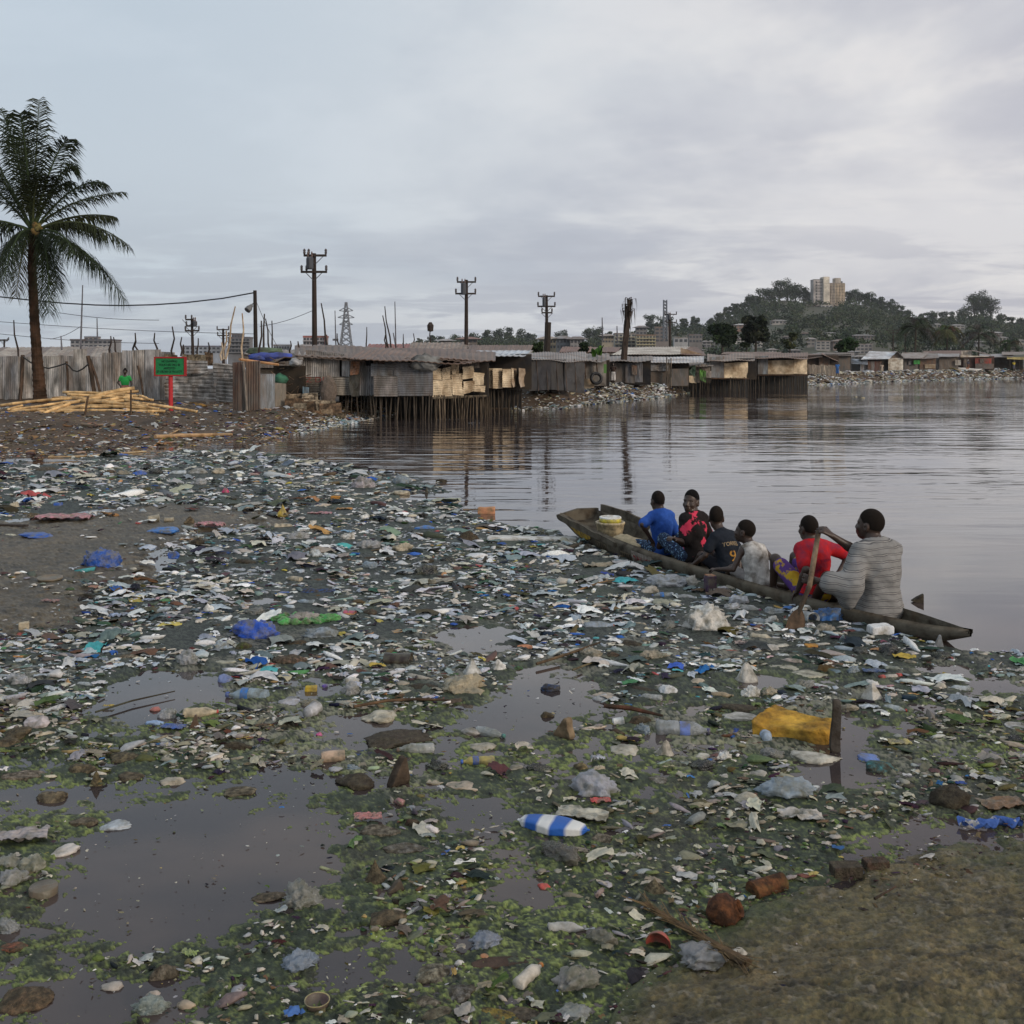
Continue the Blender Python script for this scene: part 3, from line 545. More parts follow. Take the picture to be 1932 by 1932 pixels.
    # --- shack C (cream)
    s = Shack('stilt shack clad in torn cream corrugated boards at the dark corner', 870, 41)
    s.core(817, 920, 684, 750, 42.6, 46)
    for (a, b, t0, t1, b0, b1) in [(816, 834, 693, 696, 716, 717), (834, 852, 696, 691, 717, 715), (816, 835, 717, 718, 750, 749), (835, 853, 717, 716, 749, 748), (852, 866, 684, 682, 706, 707), (853, 873, 706, 704, 745, 747), (873, 894, 692, 690, 716, 713), (874, 895, 720, 718, 744, 738), (893, 913, 702, 704, 727, 726), (894, 916, 726, 728, 739, 740)]:
        s.panel(a, b, t0, t1, b0, b1, 40.3+(a-816)*.02, 40.3+(b-816)*.02+random.uniform(-.1, .1), CREAM, corr='h', m='cream_sheet', wob=.05)
    s.panel(818, 905, 680, 678, 700, 694, 42.2, 42.5, (.16, .15, .14)); s.beam(P(816, 751, 40.2), P(918, 747, 42), .05, (.16, .13, .09))
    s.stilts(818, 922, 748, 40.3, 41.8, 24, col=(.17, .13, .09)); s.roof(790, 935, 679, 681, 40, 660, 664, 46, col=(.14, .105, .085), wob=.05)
    # --- shack D
    s = Shack('stilt shack with pale blue metal roof above cream boarded wall', 950, 45)
    s.core(908, 1003, 668, 735, 45.6, 51); s.panel(905, 1002, 672, 677, 700, 697, 45.5, 46.5, (.10, .105, .11))
    for (a, b, t, bb) in [(913, 930, 695, 732), (930, 948, 695, 733), (948, 969, 696, 731)]: s.panel(a, b, t, t, bb, bb, 45, 45.3, CREAM, corr='h', m='cream_sheet')
    for (a, b) in [(966, 981), (980, 999)]: s.panel(a, b, 694, 697, 731, 727, 45.2, 46, (.42, .34, .26), corr=None, m='cream_sheet', wob=.07)
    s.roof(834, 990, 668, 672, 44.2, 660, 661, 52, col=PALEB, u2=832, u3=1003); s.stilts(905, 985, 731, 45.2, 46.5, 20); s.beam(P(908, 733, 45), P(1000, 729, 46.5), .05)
    # --- shack E
    s = Shack('shack wrapped in black tarpaulin held by thin poles', 1050, 54)
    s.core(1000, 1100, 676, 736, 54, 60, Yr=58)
    s.panel(998, 1040, 676, 677, 738, 735, 52, 53.5, (.033, .033, .036), corr=None, m='tarp', wob=.05); s.panel(1040, 1066, 677, 679, 735, 737, 53.5, 54.8, (.045, .045, .047), corr=None, m='tarp', wob=.05); s.panel(1066, 1103, 681, 684, 737, 743, 54.6, 56, (.055, .055, .058), corr=None, m='tarp', wob=.08)
    for u in (1014, 1032, 1051, 1068, 1086): s.beam(P(u-2, 677, 52+(u-998)*.038-.1), P(u+2, 738, 52+(u-998)*.038-.1), .025, (.14, .1, .08), 'batten')
    s.roof(992, 1106, 678, 681, 51.4, 665, 664, 58, col=(.26, .255, .25), Yf1=56, Yb1=61, wob=.06)
    # --- shack F
    s = Shack('grey beige shack with slanting sheets above the leaning tyre', 1115, 62)
    s.core(1086, 1150, 679, 729, 62.5, 68); s.panel(1085, 1144, 684, 679, 727, 728, 62, 62, (.26, .25, .23), corr=None, wob=.05); s.panel(1087, 1098, 694, 696, 715, 714, 61.8, 61.8, CREAM, corr=None, m='cream_sheet'); s.panel(1088, 1121, 715, 714, 732, 732, 61.3, 61.3, (.34, .27, .19), corr=None, m='cream_sheet')
    for (u, a, b) in [(1100, 676, 712), (1103, 680, 715), (1125, 679, 704)]: s.beam(P(u, a, 61.7), P(u+2, b, 61.7), .04)
    s.roof(1080, 1150, 684, 678, 61.3, 668, 668, 67, col=(.24, .225, .21), wob=.08)
    # --- shack G
    s = Shack('dark shack of rusty and grey scraps below the dead palm', 1185, 68)
    s.core(1144, 1228, 680, 726, 69, 75); s.panel(1144, 1158, 682, 681, 724, 724, 68.6, 68.6, (.12, .12, .125)); s.panel(1158, 1180, 684, 686, 722, 722, 68.4, 68.4, (.11, .095, .085), corr=None); s.panel(1180, 1198, 686, 684, 722, 723, 68.2, 68.2, (.10, .11, .13)); s.panel(1198, 1212, 684, 684, 721, 721, 68.2, 68, (.22, .23, .25)); s.panel(1192, 1202, 688, 690, 706, 708, 68, 68, (.17, .085, .05), corr=None)
    s.roof(1140, 1232, 682, 680, 67.5, 672, 672, 76, col=(.22, .21, .20), wob=.06)
    # --- big white roof hall behind
    s = Shack('long hall with white sheet roof and tan gable behind the shacks', 1240, 92, name='hall', cat='hall')
    s.core(1170, 1325, 667, 706, 92, 104, (.14, .13, .12)); s.roof(1154, 1284, 669, 668, 90, 655, 654, 100, col=(.58, .56, .50), u2=1180, u3=1302); s.roof(1282, 1334, 668, 671, 90.2, 654, 655, 100, col=(.16, .10, .08), u2=1300, u3=1316)
    s.panel(1284, 1328, 656, 669, 670, 671, 91.5, 91.5, (.34, .26, .19), corr=None, m='cream_sheet', part='gable')
    s = Shack('low shack with silver roof strip and dark open front', 1262, 79)
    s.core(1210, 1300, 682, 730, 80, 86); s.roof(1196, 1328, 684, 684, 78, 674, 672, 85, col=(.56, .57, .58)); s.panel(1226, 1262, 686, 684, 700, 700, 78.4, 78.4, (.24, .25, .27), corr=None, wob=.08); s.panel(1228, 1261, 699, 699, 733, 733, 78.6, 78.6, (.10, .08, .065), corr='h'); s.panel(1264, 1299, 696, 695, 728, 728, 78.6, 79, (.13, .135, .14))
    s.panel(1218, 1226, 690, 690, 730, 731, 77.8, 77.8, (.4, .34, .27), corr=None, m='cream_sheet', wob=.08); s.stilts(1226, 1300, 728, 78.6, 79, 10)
    for u in (1258, 1262, 1266): s.beam(P(u, 676+random.uniform(-2, 4), 78), P(u, 732, 78), .05, (.2, .16, .12), 'post')
    s = Shack('shack of cream and green strips beside the tall blue panel', 1320, 82)
    s.core(1300, 1342, 690, 722, 83, 88); s.panel(1300, 1314, 709, 708, 722, 723, 82, 82, CREAM, corr='h', m='cream_sheet'); s.panel(1312, 1320, 690, 690, 722, 722, 82, 82, (.3, .25, .2), corr=None); s.panel(1320, 1332, 696, 700, 716, 722, 81.6, 81.6, (.12, .30, .06), corr=None, m='tarp', wob=.06, part='green_cloth'); s.panel(1322, 1340, 686, 690, 708, 712, 81.9, 81.9, (.30, .26, .22), corr=None); s.panel(1330, 1342, 700, 700, 712, 713, 81.8, 81.8, (.5, .45, .42), corr=None)
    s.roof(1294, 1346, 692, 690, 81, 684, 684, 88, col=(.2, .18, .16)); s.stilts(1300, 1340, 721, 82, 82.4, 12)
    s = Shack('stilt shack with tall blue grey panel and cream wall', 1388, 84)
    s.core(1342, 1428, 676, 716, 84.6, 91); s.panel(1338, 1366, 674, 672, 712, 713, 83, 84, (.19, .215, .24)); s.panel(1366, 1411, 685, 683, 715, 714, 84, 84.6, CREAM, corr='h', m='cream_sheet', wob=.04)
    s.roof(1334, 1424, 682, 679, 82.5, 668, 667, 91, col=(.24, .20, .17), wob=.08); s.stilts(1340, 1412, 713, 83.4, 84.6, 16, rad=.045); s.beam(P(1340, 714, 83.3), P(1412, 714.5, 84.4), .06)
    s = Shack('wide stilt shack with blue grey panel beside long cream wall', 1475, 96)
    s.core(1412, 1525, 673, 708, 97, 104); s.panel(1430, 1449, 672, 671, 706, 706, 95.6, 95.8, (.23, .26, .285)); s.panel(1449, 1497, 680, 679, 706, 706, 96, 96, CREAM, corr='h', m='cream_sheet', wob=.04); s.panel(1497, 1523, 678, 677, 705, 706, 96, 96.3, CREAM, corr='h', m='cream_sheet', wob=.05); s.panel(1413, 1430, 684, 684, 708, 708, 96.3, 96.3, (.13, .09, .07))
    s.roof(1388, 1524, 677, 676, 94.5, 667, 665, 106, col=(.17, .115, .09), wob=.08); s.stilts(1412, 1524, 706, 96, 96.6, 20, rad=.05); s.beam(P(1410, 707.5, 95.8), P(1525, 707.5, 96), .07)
    # --- right shore
    Shack.off = 20; s = Shack('fence of upright weathered cream boards by the rubbish heap', 1552, 109, name='board_fence', cat='fence', group=None)
    for i in range(14): a = 1523+i*4.4; s.panel(a, a+4.2, 686+random.uniform(0, 3)+i*.2, 686.5+random.uniform(0, 3)+i*.2, 709, 709, 109, 109, vary((.40, .33, .25), .5, 1.1), corr=None, part='board')
    Shack.off = 22; s = Shack('brown shack with slanting roof behind the board fence', 1553, 116); s.core(1524, 1582, 670, 708, 116, 122, (.06, .045, .04)); s.roof(1518, 1552, 678, 673, 114.5, 667, 667, 122, col=(.13, .09, .07)); s.roof(1550, 1582, 668, 682, 114.5, 665, 676, 122, col=(.18, .12, .10)); s.panel(1545, 1566, 674, 675, 689, 689, 115.6, 115.6, (.2, .11, .07))
    Shack.off = 14; s = Shack('plain dark grey shack right of the board fence', 1585, 126); s.core(1560, 1606, 668, 703, 126, 133, (.085, .085, .085)); s.roof(1556, 1612, 670, 671, 124.8, 665, 665, 133, col=(.14, .13, .12)); s.panel(1562, 1604, 669, 670, 702, 702, 125.7, 125.7, (.10, .10, .10), corr=None)
    Shack.off = 32; s = Shack('shack with bright metal gable roof and white board end wall', 1665, 130); s.core(1622, 1705, 676, 702, 130.5, 138, (.05, .05, .05)); s.roof(1624, 1678, 678, 677, 128.5, 663, 663, 134, col=(.62, .66, .70), u2=1640, u3=1693)
    s.roof(1692, 1707, 663, 676, 129.5, 662.5, 675, 136, col=(.12, .11, .11)); s.panel(1676, 1704, 676, 675, 701, 700, 130, 130, (.62, .58, .50), corr='h', m='cream_sheet'); s.panel(1678, 1693, 675, 665, 676, 675.5, 130.1, 130.1, (.14, .09, .06), corr=None, part='gable'); s.panel(1692, 1704, 664, 674, 675.5, 675.5, 130.1, 130.1, (.14, .09, .06), corr=None, part='gable')
    for i, c in enumerate([(.15, .055, .035), (.25, .24, .24), (.17, .05, .04), (.12, .05, .035)]): s.panel(1637+i*6.6, 1643.4+i*6.6, 681, 681, 706, 706, 129.5, 129.5, c, part='door_sheet')
    s.panel(1600, 1637, 676, 679, 686, 688, 129.2, 129.2, (.24, .29, .36), corr=None, m='tarp', part='blue_sheet', wob=.1); s.panel(1623, 1640, 684, 684, 705, 705, 129.9, 129.9, (.34, .37, .42), corr=None)
    Shack.off = 36; s = Shack('grey gabled shack with brown boarded end and a green cloth', 1735, 136); s.core(1704, 1766, 675, 702, 136.5, 143, (.05, .048, .046)); s.roof(1698, 1740, 676, 676, 134.8, 665, 665, 140, col=(.30, .29, .28), u2=1702, u3=1752); s.roof(1738, 1772, 677, 675, 135, 666, 665, 142, col=(.22, .21, .2), u2=1752, u3=1768)
    s.panel(1706, 1735, 677, 677, 700, 700, 136.2, 136.2, (.085, .085, .09), corr=None); s.panel(1735, 1766, 675, 676, 701, 700, 136, 136, (.19, .11, .075), corr='h'); s.panel(1745, 1765, 687, 687, 695, 695, 135.8, 135.8, (.35, .29, .21), corr=None, m='cream_sheet'); s.panel(1724, 1736, 680, 679, 687, 687, 135.6, 135.6, (.05, .32, .07), corr=None, m='tarp', part='green_cloth'); s.panel(1714, 1720, 681, 681, 688, 688, 136, 136, (.3, .3, .33), corr=None, part='window')
    Shack.off = 42; s = Shack('plain taupe box shack with flat grey roof', 1786, 139); s.core(1772, 1808, 673, 700, 139.5, 146, (.16, .14, .125)); s.roof(1762, 1810, 673, 673, 138, 667, 667, 146, col=(.32, .33, .34)); s.panel(1772, 1804, 674, 674, 700, 699, 139, 139, (.20, .17, .145), corr='h'); s.panel(1802, 1813, 679, 679, 689, 689, 138.6, 138.6, (.5, .47, .42), corr=None, part='window')
    Shack.off = 46; s = Shack('red fronted shack under a long brown roof with cream gable', 1835, 142); s.core(1812, 1876, 672, 698, 142.5, 150, (.09, .05, .045)); s.roof(1742, 1822, 669, 671, 144, 662, 661, 152, col=(.13, .075, .06), u2=1742, u3=1836); s.panel(1812, 1866, 670, 672, 674, 673, 141.2, 141.2, (.5, .46, .40), corr=None, m='cream_sheet', part='gable'); s.roof(1834, 1870, 661, 671, 141, 660, 669, 150, col=(.11, .08, .07), part='roof'); s.panel(1814, 1834, 661.5, 661.5, 671, 671, 142, 142, (.47, .42, .36), corr=None, part='gable')
    s.panel(1840, 1871, 675, 676, 686, 686, 142, 142, (.34, .06, .04), corr='v'); s.panel(1818, 1826, 676, 676, 697, 697, 142, 142, BLACK, corr=None, part='door'); s.panel(1849, 1856, 677, 677, 685, 685, 141.8, 141.8, BLACK, corr=None, part='window'); s.panel(1840, 1875, 686, 686, 696, 696, 142, 142, (.17, .15, .14))
    Shack.off = 54; s = Shack('dark shack with silver roof at the far end of the shore', 1888, 146); s.core(1866, 1930, 674, 697, 147, 155, (.075, .072, .07)); s.roof(1848, 1912, 675, 673, 145, 668, 667, 154, col=(.36, .37, .38)); s.roof(1890, 1960, 670, 668, 146, 664, 663, 156, col=(.24, .22, .20)); s.roof(1900, 1990, 679, 678, 143, 672, 672, 146, col=(.42, .32, .10), m='tarp', corr=None, wob=.15, part='awning')
    for i in range(8): u = 1905+i*9; s.beam(P(u, 679, 197.2), P(u+1, 699, 197.2), .05, (.1, .085, .07), 'post')
    Shack.off = 0.0
    # --- roofs behind
    for (lab, u0, u1, vf, vb, Y, c) in [('rusty red sheet roof above the grey stilt shack', 690, 790, 657, 649, 70, (.26, .075, .06)), ('tan and rust striped roof behind the cream stilt shack', 770, 880, 662, 646, 62, (.24, .19, .15)), ('long low brown roof before the wooded skyline', 850, 1000, 663, 651, 85, (.13, .085, .065)), ('rusty brown roof left of the banana plants', 1055, 1110, 664, 654, 95, (.16, .08, .06)), ('red brown roof right of the dead palm foot', 1100, 1165, 664, 655, 105, (.15, .085, .07)), ('faded grey roof left of the second power pole', 925, 1000, 667, 661, 66, (.30, .27, .24)), ('brown roof under the round bushy trees', 1360, 1470, 668, 664, 125, (.15, .10, .08)), ('grey roof patch behind the junk shack', 460, 560, 668, 660, 62, (.2, .19, .18))]:
        s = Shack(lab, (u0+u1)/2, Y, group='roofs behind the front row'); s.core(u0+4, u1-4, vf, 705, Y+.4, Y+7, (.09, .08, .07))
        n = max(3, int((u1-u0)/14))
        for i in range(n): a = u0+(u1-u0)*i/n; b = u0+(u1-u0)*(i+1)/n; s.roof(a, b, vf, vf, Y, vb, vb, Y+8, col=vary(c, .75, 1.3), u2=a+6, u3=b+6)
        s.panel(u0, u1, vf+1, vf+1, vf+26, vf+26, Y+.2, Y+.2, (.17, .15, .14))
def text_mesh(txt, size, width=None, extrude=.0):
    c = bpy.data.curves.new('text', 'FONT'); c.body = txt; c.size = size; c.align_x = 'CENTER'; c.align_y = 'CENTER'; c.extrude = extrude; c.resolution_u = 3
    o = bpy.data.objects.new('text', c); COL.objects.link(o); me = bpy.data.meshes.new_from_object(o.evaluated_get(bpy.context.evaluated_depsgraph_get()))
    bpy.data.objects.remove(o); v = np.array([x.co[:] for x in me.vertices]); f = [tuple(p.vertices) for p in me.polygons]; bpy.data.meshes.remove(me)
    if width is not None and len(v): v[:, 0] *= width/(v[:, 0].max()-v[:, 0].min())
    return v, f
def red(s, txt, u0, u1, v, Y):
    vv, f = text_mesh(txt, .3, (u1-u0)*Y/F, .004); c = P((u0+u1)/2, v, Y-.04); B = MB(); B.add([c+Vector((p[0], p[2], p[1])) for p in vv], f); s.add(B, 'lettering', 'paintwall', (.28, .04, .03))
shacks()
# ------------------------------------------------------------------ left fence
def fence():
    s = Shack('long grey fence of patched corrugated sheets behind the palm', 180, 47, 752, cat='fence', name='corrugated_fence', group=None)
    tops = [(-130, -96, 674), (-96, -62, 672), (-62, -28, 675), (-28, 5, 673), (5, 34, 672), (34, 62, 673), (62, 84, 672), (84, 112, 671), (112, 138, 671), (138, 163, 658), (163, 192, 672), (192, 212, 666), (212, 232, 664), (230, 252, 661), (250, 276, 660), (274, 303, 659), (302, 330, 664)]
    for i, (a, b, t) in enumerate(tops):
        s.panel(a, b, t+random.uniform(-1, 1), t+random.uniform(-1, 1), 756, 757, 47-(a > 200)*.002*(a-200), None, random.choice([(.46, .45, .44), (.54, .52, .49), (.40, .395, .395), (.50, .48, .45)]), wob=.03)
    for (a, b, t0, t1, b0, b1) in [(303, 345, 677, 679, 700, 699), (340, 392, 679, 681, 706, 704), (312, 360, 700, 698, 722, 724), (356, 404, 704, 703, 728, 730), (310, 362, 722, 724, 750, 752), (360, 412, 728, 728, 752, 756), (402, 440, 684, 688, 716, 716), (408, 442, 714, 716, 758, 762)]:
        s.panel(a, b, t0, t1, b0, b1, 44.8+random.uniform(-.15, .15), None, (.48, .465, .445), corr='h', pitch=.16, amp=.03, wob=.07)
    for (a, b, t) in [(310, 335, 668), (344, 372, 668), (386, 402, 664), (368, 388, 668)]: s.panel(a, b, t, t+2, 690, 690, 45.5, None, random.choice([(.26, .2, .14), (.3, .24, .16), (.2, .13, .08)]), corr=None, m='wood')
    for (u, vt, ub, vb, r) in [(43, 670, 37, 762, .09), (126, 682, 127, 745, .06), (166, 672, 178, 745, .10), (170, 678, 190, 745, .06), (260, 690, 270, 745, .05), (-40, 670, -44, 762, .08)]:
        p = P(u, vt, 46.2); q = P(ub, vb, 46.0); B = MB(); B.tube([p, (p+q)/2+Vector((.03, 0, 0)), q], [r, r*.9, r], 7, wob=.1); s.add(B, 'post', 'pole_wood', (.10, .065, .045))
    hose = empty('black_hose', P(100, 690, 46), 'black hose looped along the grey fence past the palm', 'hose'); B = MB()
    pts = [(43, 673), (58, 684), (75, 692), (92, 695), (108, 691), (124, 686), (130, 690), (138, 699), (146, 701), (156, 696), (167, 687)]
    B.tube([P(a, b, 45.9)-hose.location for a, b in pts], .035, 6); B.build('loop', M_('steel'), hose, (.015, .015, .015))
    for (lab, a, b, t0, t1, b0, b1, Y, c) in [('wide rust brown sheet standing at the bank edge', 439, 462, 684, 682, 774, 776, 36.4, (.075, .032, .022)), ('dark rust brown sheet right of the leaning pole', 464, 491, 682, 681, 778, 782, 36.2, (.06, .028, .02))]:
        B = sheet(P(a, b0, Y), P(b, b1, Y), P(a, t0, Y), P(b, t1, Y), 'v'); tag(B.build('rusty_sheet', M_('metal_sheet'), None, c), lab, 'metal sheet', 'rusty sheets standing on the bank')
    B = MB(); B.tube([P(459, 682, 36.1), P(466, 775, 35.9)], .045, 6); tag(B.build('leaning_pole', M_('pole_wood'), None, (.2, .17, .14)), 'grey pole leaning between two rust brown sheets', 'pole')
    B = MB(); B.tube([P(452, 678, 36.8), P(525, 688, 39)], .05, 6); tag(B.build('ridge_pole', M_('bamboo'), None, (.42, .22, .10)), 'orange brown pole laid across the rusty sheet tops', 'pole')
    for (lab, u, v, w, h, Y, c) in [('crumpled blue tarp lying on the junk shack roof', 512, 673, 1.5, .35, 40.8, (.05, .09, .42)), ('small blue tarp scrap beside the lamp pole foot', 484, 676, .6, .25, 40.5, (.04, .08, .35)), ('dark green plastic sheet spread over the junk shack', 500, 663, 1.6, .3, 42, (.10, .14, .09)), ('green sheet sagging in the junk shack front', 529, 716, .55, .4, 40.0, (.04, .13, .08)), ('white rag hanging at the junk shack eave', 558, 684, .5, .3, 40, (.4, .4, .4))]:
        vv, f = ico(3); n = fbm(vv[:, 0]*2.2+u, vv[:, 1]*2.2, vv[:, 2]*2.2, o=4); vv = vv*np.array([w/2, .3, h/2])*(.5+1.1*n)[:, None]; B = MB(); B.add(vv, f); o = B.build('tarp', M_('tarp'), None, c, True); o.location = P(u, v, Y); tag(o, lab, 'tarp', 'tarps on the junk shack')
    B = sheet(P(1288, 708, 80.6), P(1312, 710, 80.6), P(1288, 689, 80.9), P(1312, 690, 80.9), None, wob=.2); tag(B.build('green_tarp', M_('tarp'), None, (.055, .10, .07)), 'dark green tarp hung between silver roof shack and cream strips', 'tarp')
fence()
# ------------------------------------------------------------------ sign
def sign():
    o = empty('warning_sign', gpt(322, 36.5), 'green board sign with red frame on a red post', 'sign'); Y = 36.5
    def at(u, v, dy=0): return P(u, v, Y+dy)-o.location
    a = at(292.5, 674.5); b = at(350, 708.5); cx = (a.x+b.x)/2; cz = (a.z+b.z)/2; w = b.x-a.x; h = a.z-b.z
    B = MB(); B.box((cx, a.y, cz), (w, .03, h)); B.build('board', mat('signgreen', src='obj', rough=.6, spec=.3, var=.1, bump=.05), o, (.012, .17, .055))
    B = MB(); t = .05
    for (x, z, dx, dz) in [(a.x, cz, t, h+t), (b.x, cz, t*1.6, h+t)]: B.box((x, a.y-.012, z), (dx, .07, dz))
    for z in (a.z, b.z): B.box((cx, a.y-.010, z), (w-t-.01, .065, t))
    B.build('frame', M_('signgreen'), o, (.30, .02, .02))
    B = MB(); p0 = at(322, 709, .06); p1 = at(322.5, 774, .06); B.tube([p0+Vector((0, 0, .5)), p0, p1+Vector((0, 0, -.4))], .075, 10); B.build('post', M_('signgreen'), o, (.42, .025, .03))
    for i, (t, ww) in enumerate([('NO DUMPING', .58), ('VIOLATORS WILL BE', .80), ('ARRESTED', .44), ('BY ORDER OF MCC/CPT', .95)]):
        vv, f = text_mesh(t, .115, ww*.95, .003); B = MB(); z = a.z-h*(.22+.19*i); B.add([(cx-.02+p[0], a.y-.021+p[2], z+p[1]) for p in vv], f); B.build('lettering', M_('signgreen'), o, (.006, .02, .012))
sign()
# ------------------------------------------------------------------ bamboo pile
def bamboo():
    L = [(0, 765, 146, 751, 1), (1, 780, 89, 772, 1), (51, 785, 120, 764, 1.3), (82, 780, 132, 761, 1.1), (96, 779, 163, 763, 1), (115, 791, 300, 783, 1), (116, 789, 252, 782, 1), (130, 793, 270, 786, .9), (118, 740, 262, 748, 1), (126, 744, 290, 755, .9), (133, 748, 260, 768, .9), (168, 751, 254, 733, 1.6), (193, 750, 262, 738, 1), (184, 757, 258, 746, 1.1), (122, 762, 200, 748, 1.2), (135, 751, 265, 768, 1), (152, 757, 300, 772, .9), (165, 765, 290, 771, 1.1), (109, 774, 280, 777, 1.1), (164, 774, 312, 776, .9), (121, 778, 240, 779, .9), (195, 777, 290, 780, 1), (142, 780, 262, 784, 1), (98, 751, 150, 752, .9), (14, 773, 42, 765, .8), (18, 774, 78, 766, .9), (206, 782, 270, 799, .8), (215, 784, 285, 801, .6), (250, 759, 372, 777, 1), (234, 754, 307, 775, 1), (255, 775, 280, 786, .8), (262, 746, 282, 754, .8), (208, 762, 287, 783, .9), (60, 770, 150, 757, .9), (40, 776, 150, 768, 1), (150, 770, 250, 761, 1), (170, 768, 280, 765, .9), (100, 768, 210, 766, 1), (160, 760, 245, 754, 1)]
    for i, (u0, v0, u1, v1, r) in enumerate(L):
        def pp(u, v): Y = 34.9+(797-v)/62*2.4+random.uniform(-.12, .12); return P(u, v, Y)
        p, q = pp(u0, v0), pp(u1, v1); rad = .052*r; n = max(3, int((q-p).length/.42)); pts = []; rr = []
        bend = Vector((0, 0, random.uniform(-.04, .05)))
        for k in range(n):
            a0 = k/n; a1 = (k+1)/n; x = p.lerp(q, a0)+bend*math.sin(a0*math.pi); y = p.lerp(q, a1)+bend*math.sin(a1*math.pi); d = (y-x)
            pts += [x+d*.04, x+d*.5, x+d*.96]; rr += [rad*1.05, rad*.95, rad*1.0]; pts.append(x+d*.98); rr.append(rad*1.14)
        B = MB(); B.tube(pts, rr, 8); o = B.build('bamboo_pole', M_('bamboo'), None, vary((.68, .44, .20), .75, 1.15), True)
        tag(o, 'cut yellow bamboo pole lying in the pile before the fence', 'bamboo pole', 'bamboo poles piled on the bank')
    for (lab, u0, v0, u1, v1, r) in [('thin upright stake holding the bamboo pile, nearer the palm', 166, 748, 158, 795, .035), ('thin upright stake holding the bamboo pile, nearer the sign', 247, 736, 247, 793, .03)]:
        B = MB(); B.tube([P(u0, v0, 34.8), P(u1, v1, 34.6)], r, 6); tag(B.build('stake', M_('pole_wood'), None, (.10, .06, .035)), lab, 'stake', 'stakes of the bamboo pile')
    for (lab, pts, r, c) in [('thick bamboo log lying by the water edge below the sign', [(293, 828), (340, 825), (400, 824), (438, 823)], .055, (.42, .27, .14)), ('pale stick propped across the bamboo log', [(310, 826), (338, 812)], .025, (.5, .33, .16)), ('orange stick under the bamboo log end', [(292, 843), (306, 830)], .025, (.4, .2, .08)), ('long thin cane along the edge of the litter', [(91, 864), (170, 862), (222, 857), (276, 853)], .02, (.45, .34, .2)), ('short grey branch on the earth bank below the bamboo', [(154, 803), (175, 806), (194, 804)], .045, (.20, .14, .09)), ('curved brown branch on the bank under the fence', [(2, 733), (12, 742), (20, 750)], .06, (.10, .06, .04))]:
        B = MB(); ps = []
        for (u, v) in pts: h = hit(u, v); ps.append(h+Vector((0, 0, r)))
        B.tube(ps, [r]*(len(ps)-1)+[r*.7], 7, wob=.08); tag(B.build('stick', M_('bamboo'), None, c), lab, 'stick')
bamboo()
# ------------------------------------------------------------------ poles, wires, masts
def utility(u, vt, vb, Y, arms, box, label, lean=0, r=.14, name='utility_pole'):
    o = empty(name, P(u, vb, Y), label, 'power pole', 'power poles behind the shacks'); L = o.location
    B = MB(); B.tube([P(u+lean, vb, Y)-L+Vector((0, 0, -1.5)), P(u, vt, Y)-L], [r*1.15, r*.8], 8); B.build('pole', M_('pole_wood'), o, (.045, .032, .028))
    for (ua, ub, v) in arms:
        B = MB(); p = P(ua, v, Y-.15)-L; q = P(ub, v, Y-.15)-L; B.box((p+q)/2, ((q-p).length, .1, .11)); a = B.build('crossarm', M_('pole_wood'), o, (.05, .04, .036))
        for t in (0.03, .97) if ub-ua < 40 else (.03, .22, .97):
            B = MB(); w = p.lerp(q, t); B.lathe([(0, 0), (.05, .02), (.07, .1), (.05, .16), (.075, .2), (.04, .28), (0, .3)], 8, None, Matrix.Translation(w+Vector((0, 0, .05)))); B.build('insulator', M_('steel'), a, (.07, .06, .06))
        for sg in (-1, 1): B = MB(); m = (p+q)/2; B.tube([m+Vector((sg*.45, 0, 0)), m+Vector((0, 0, -.45))], .02, 5); B.build('brace', M_('steel'), a, (.05, .045, .045))
    if box:
        ua, ub, va, vb2 = box; p = P(ua, va, Y-.35)-L; q = P(ub, vb2, Y-.35)-L; c = (p+q)/2; w = abs(q.x-p.x); h = abs(p.z-q.z)
        B = MB(); B.lathe([(0, -h/2), (w*.42, -h/2), (w*.46, -h/2+.05), (w*.46, h/2-.08), (w*.38, h/2), (0, h/2+.02)], 12, None, Matrix.Translation(c)); t = B.build('transformer', M_('steel'), o, (.045, .05, .06))
        for dx in (-.25, 0.25): B = MB(); B.lathe([(.04, 0), (.05, .1), (.03, .12), (.05, .2), (.02, .28), (0, .3)], 7, None, Matrix.Translation(c+Vector((dx*w, 0, h/2)))); B.build('bushing', M_('steel'), t, (.12, .08, .07))
    return o
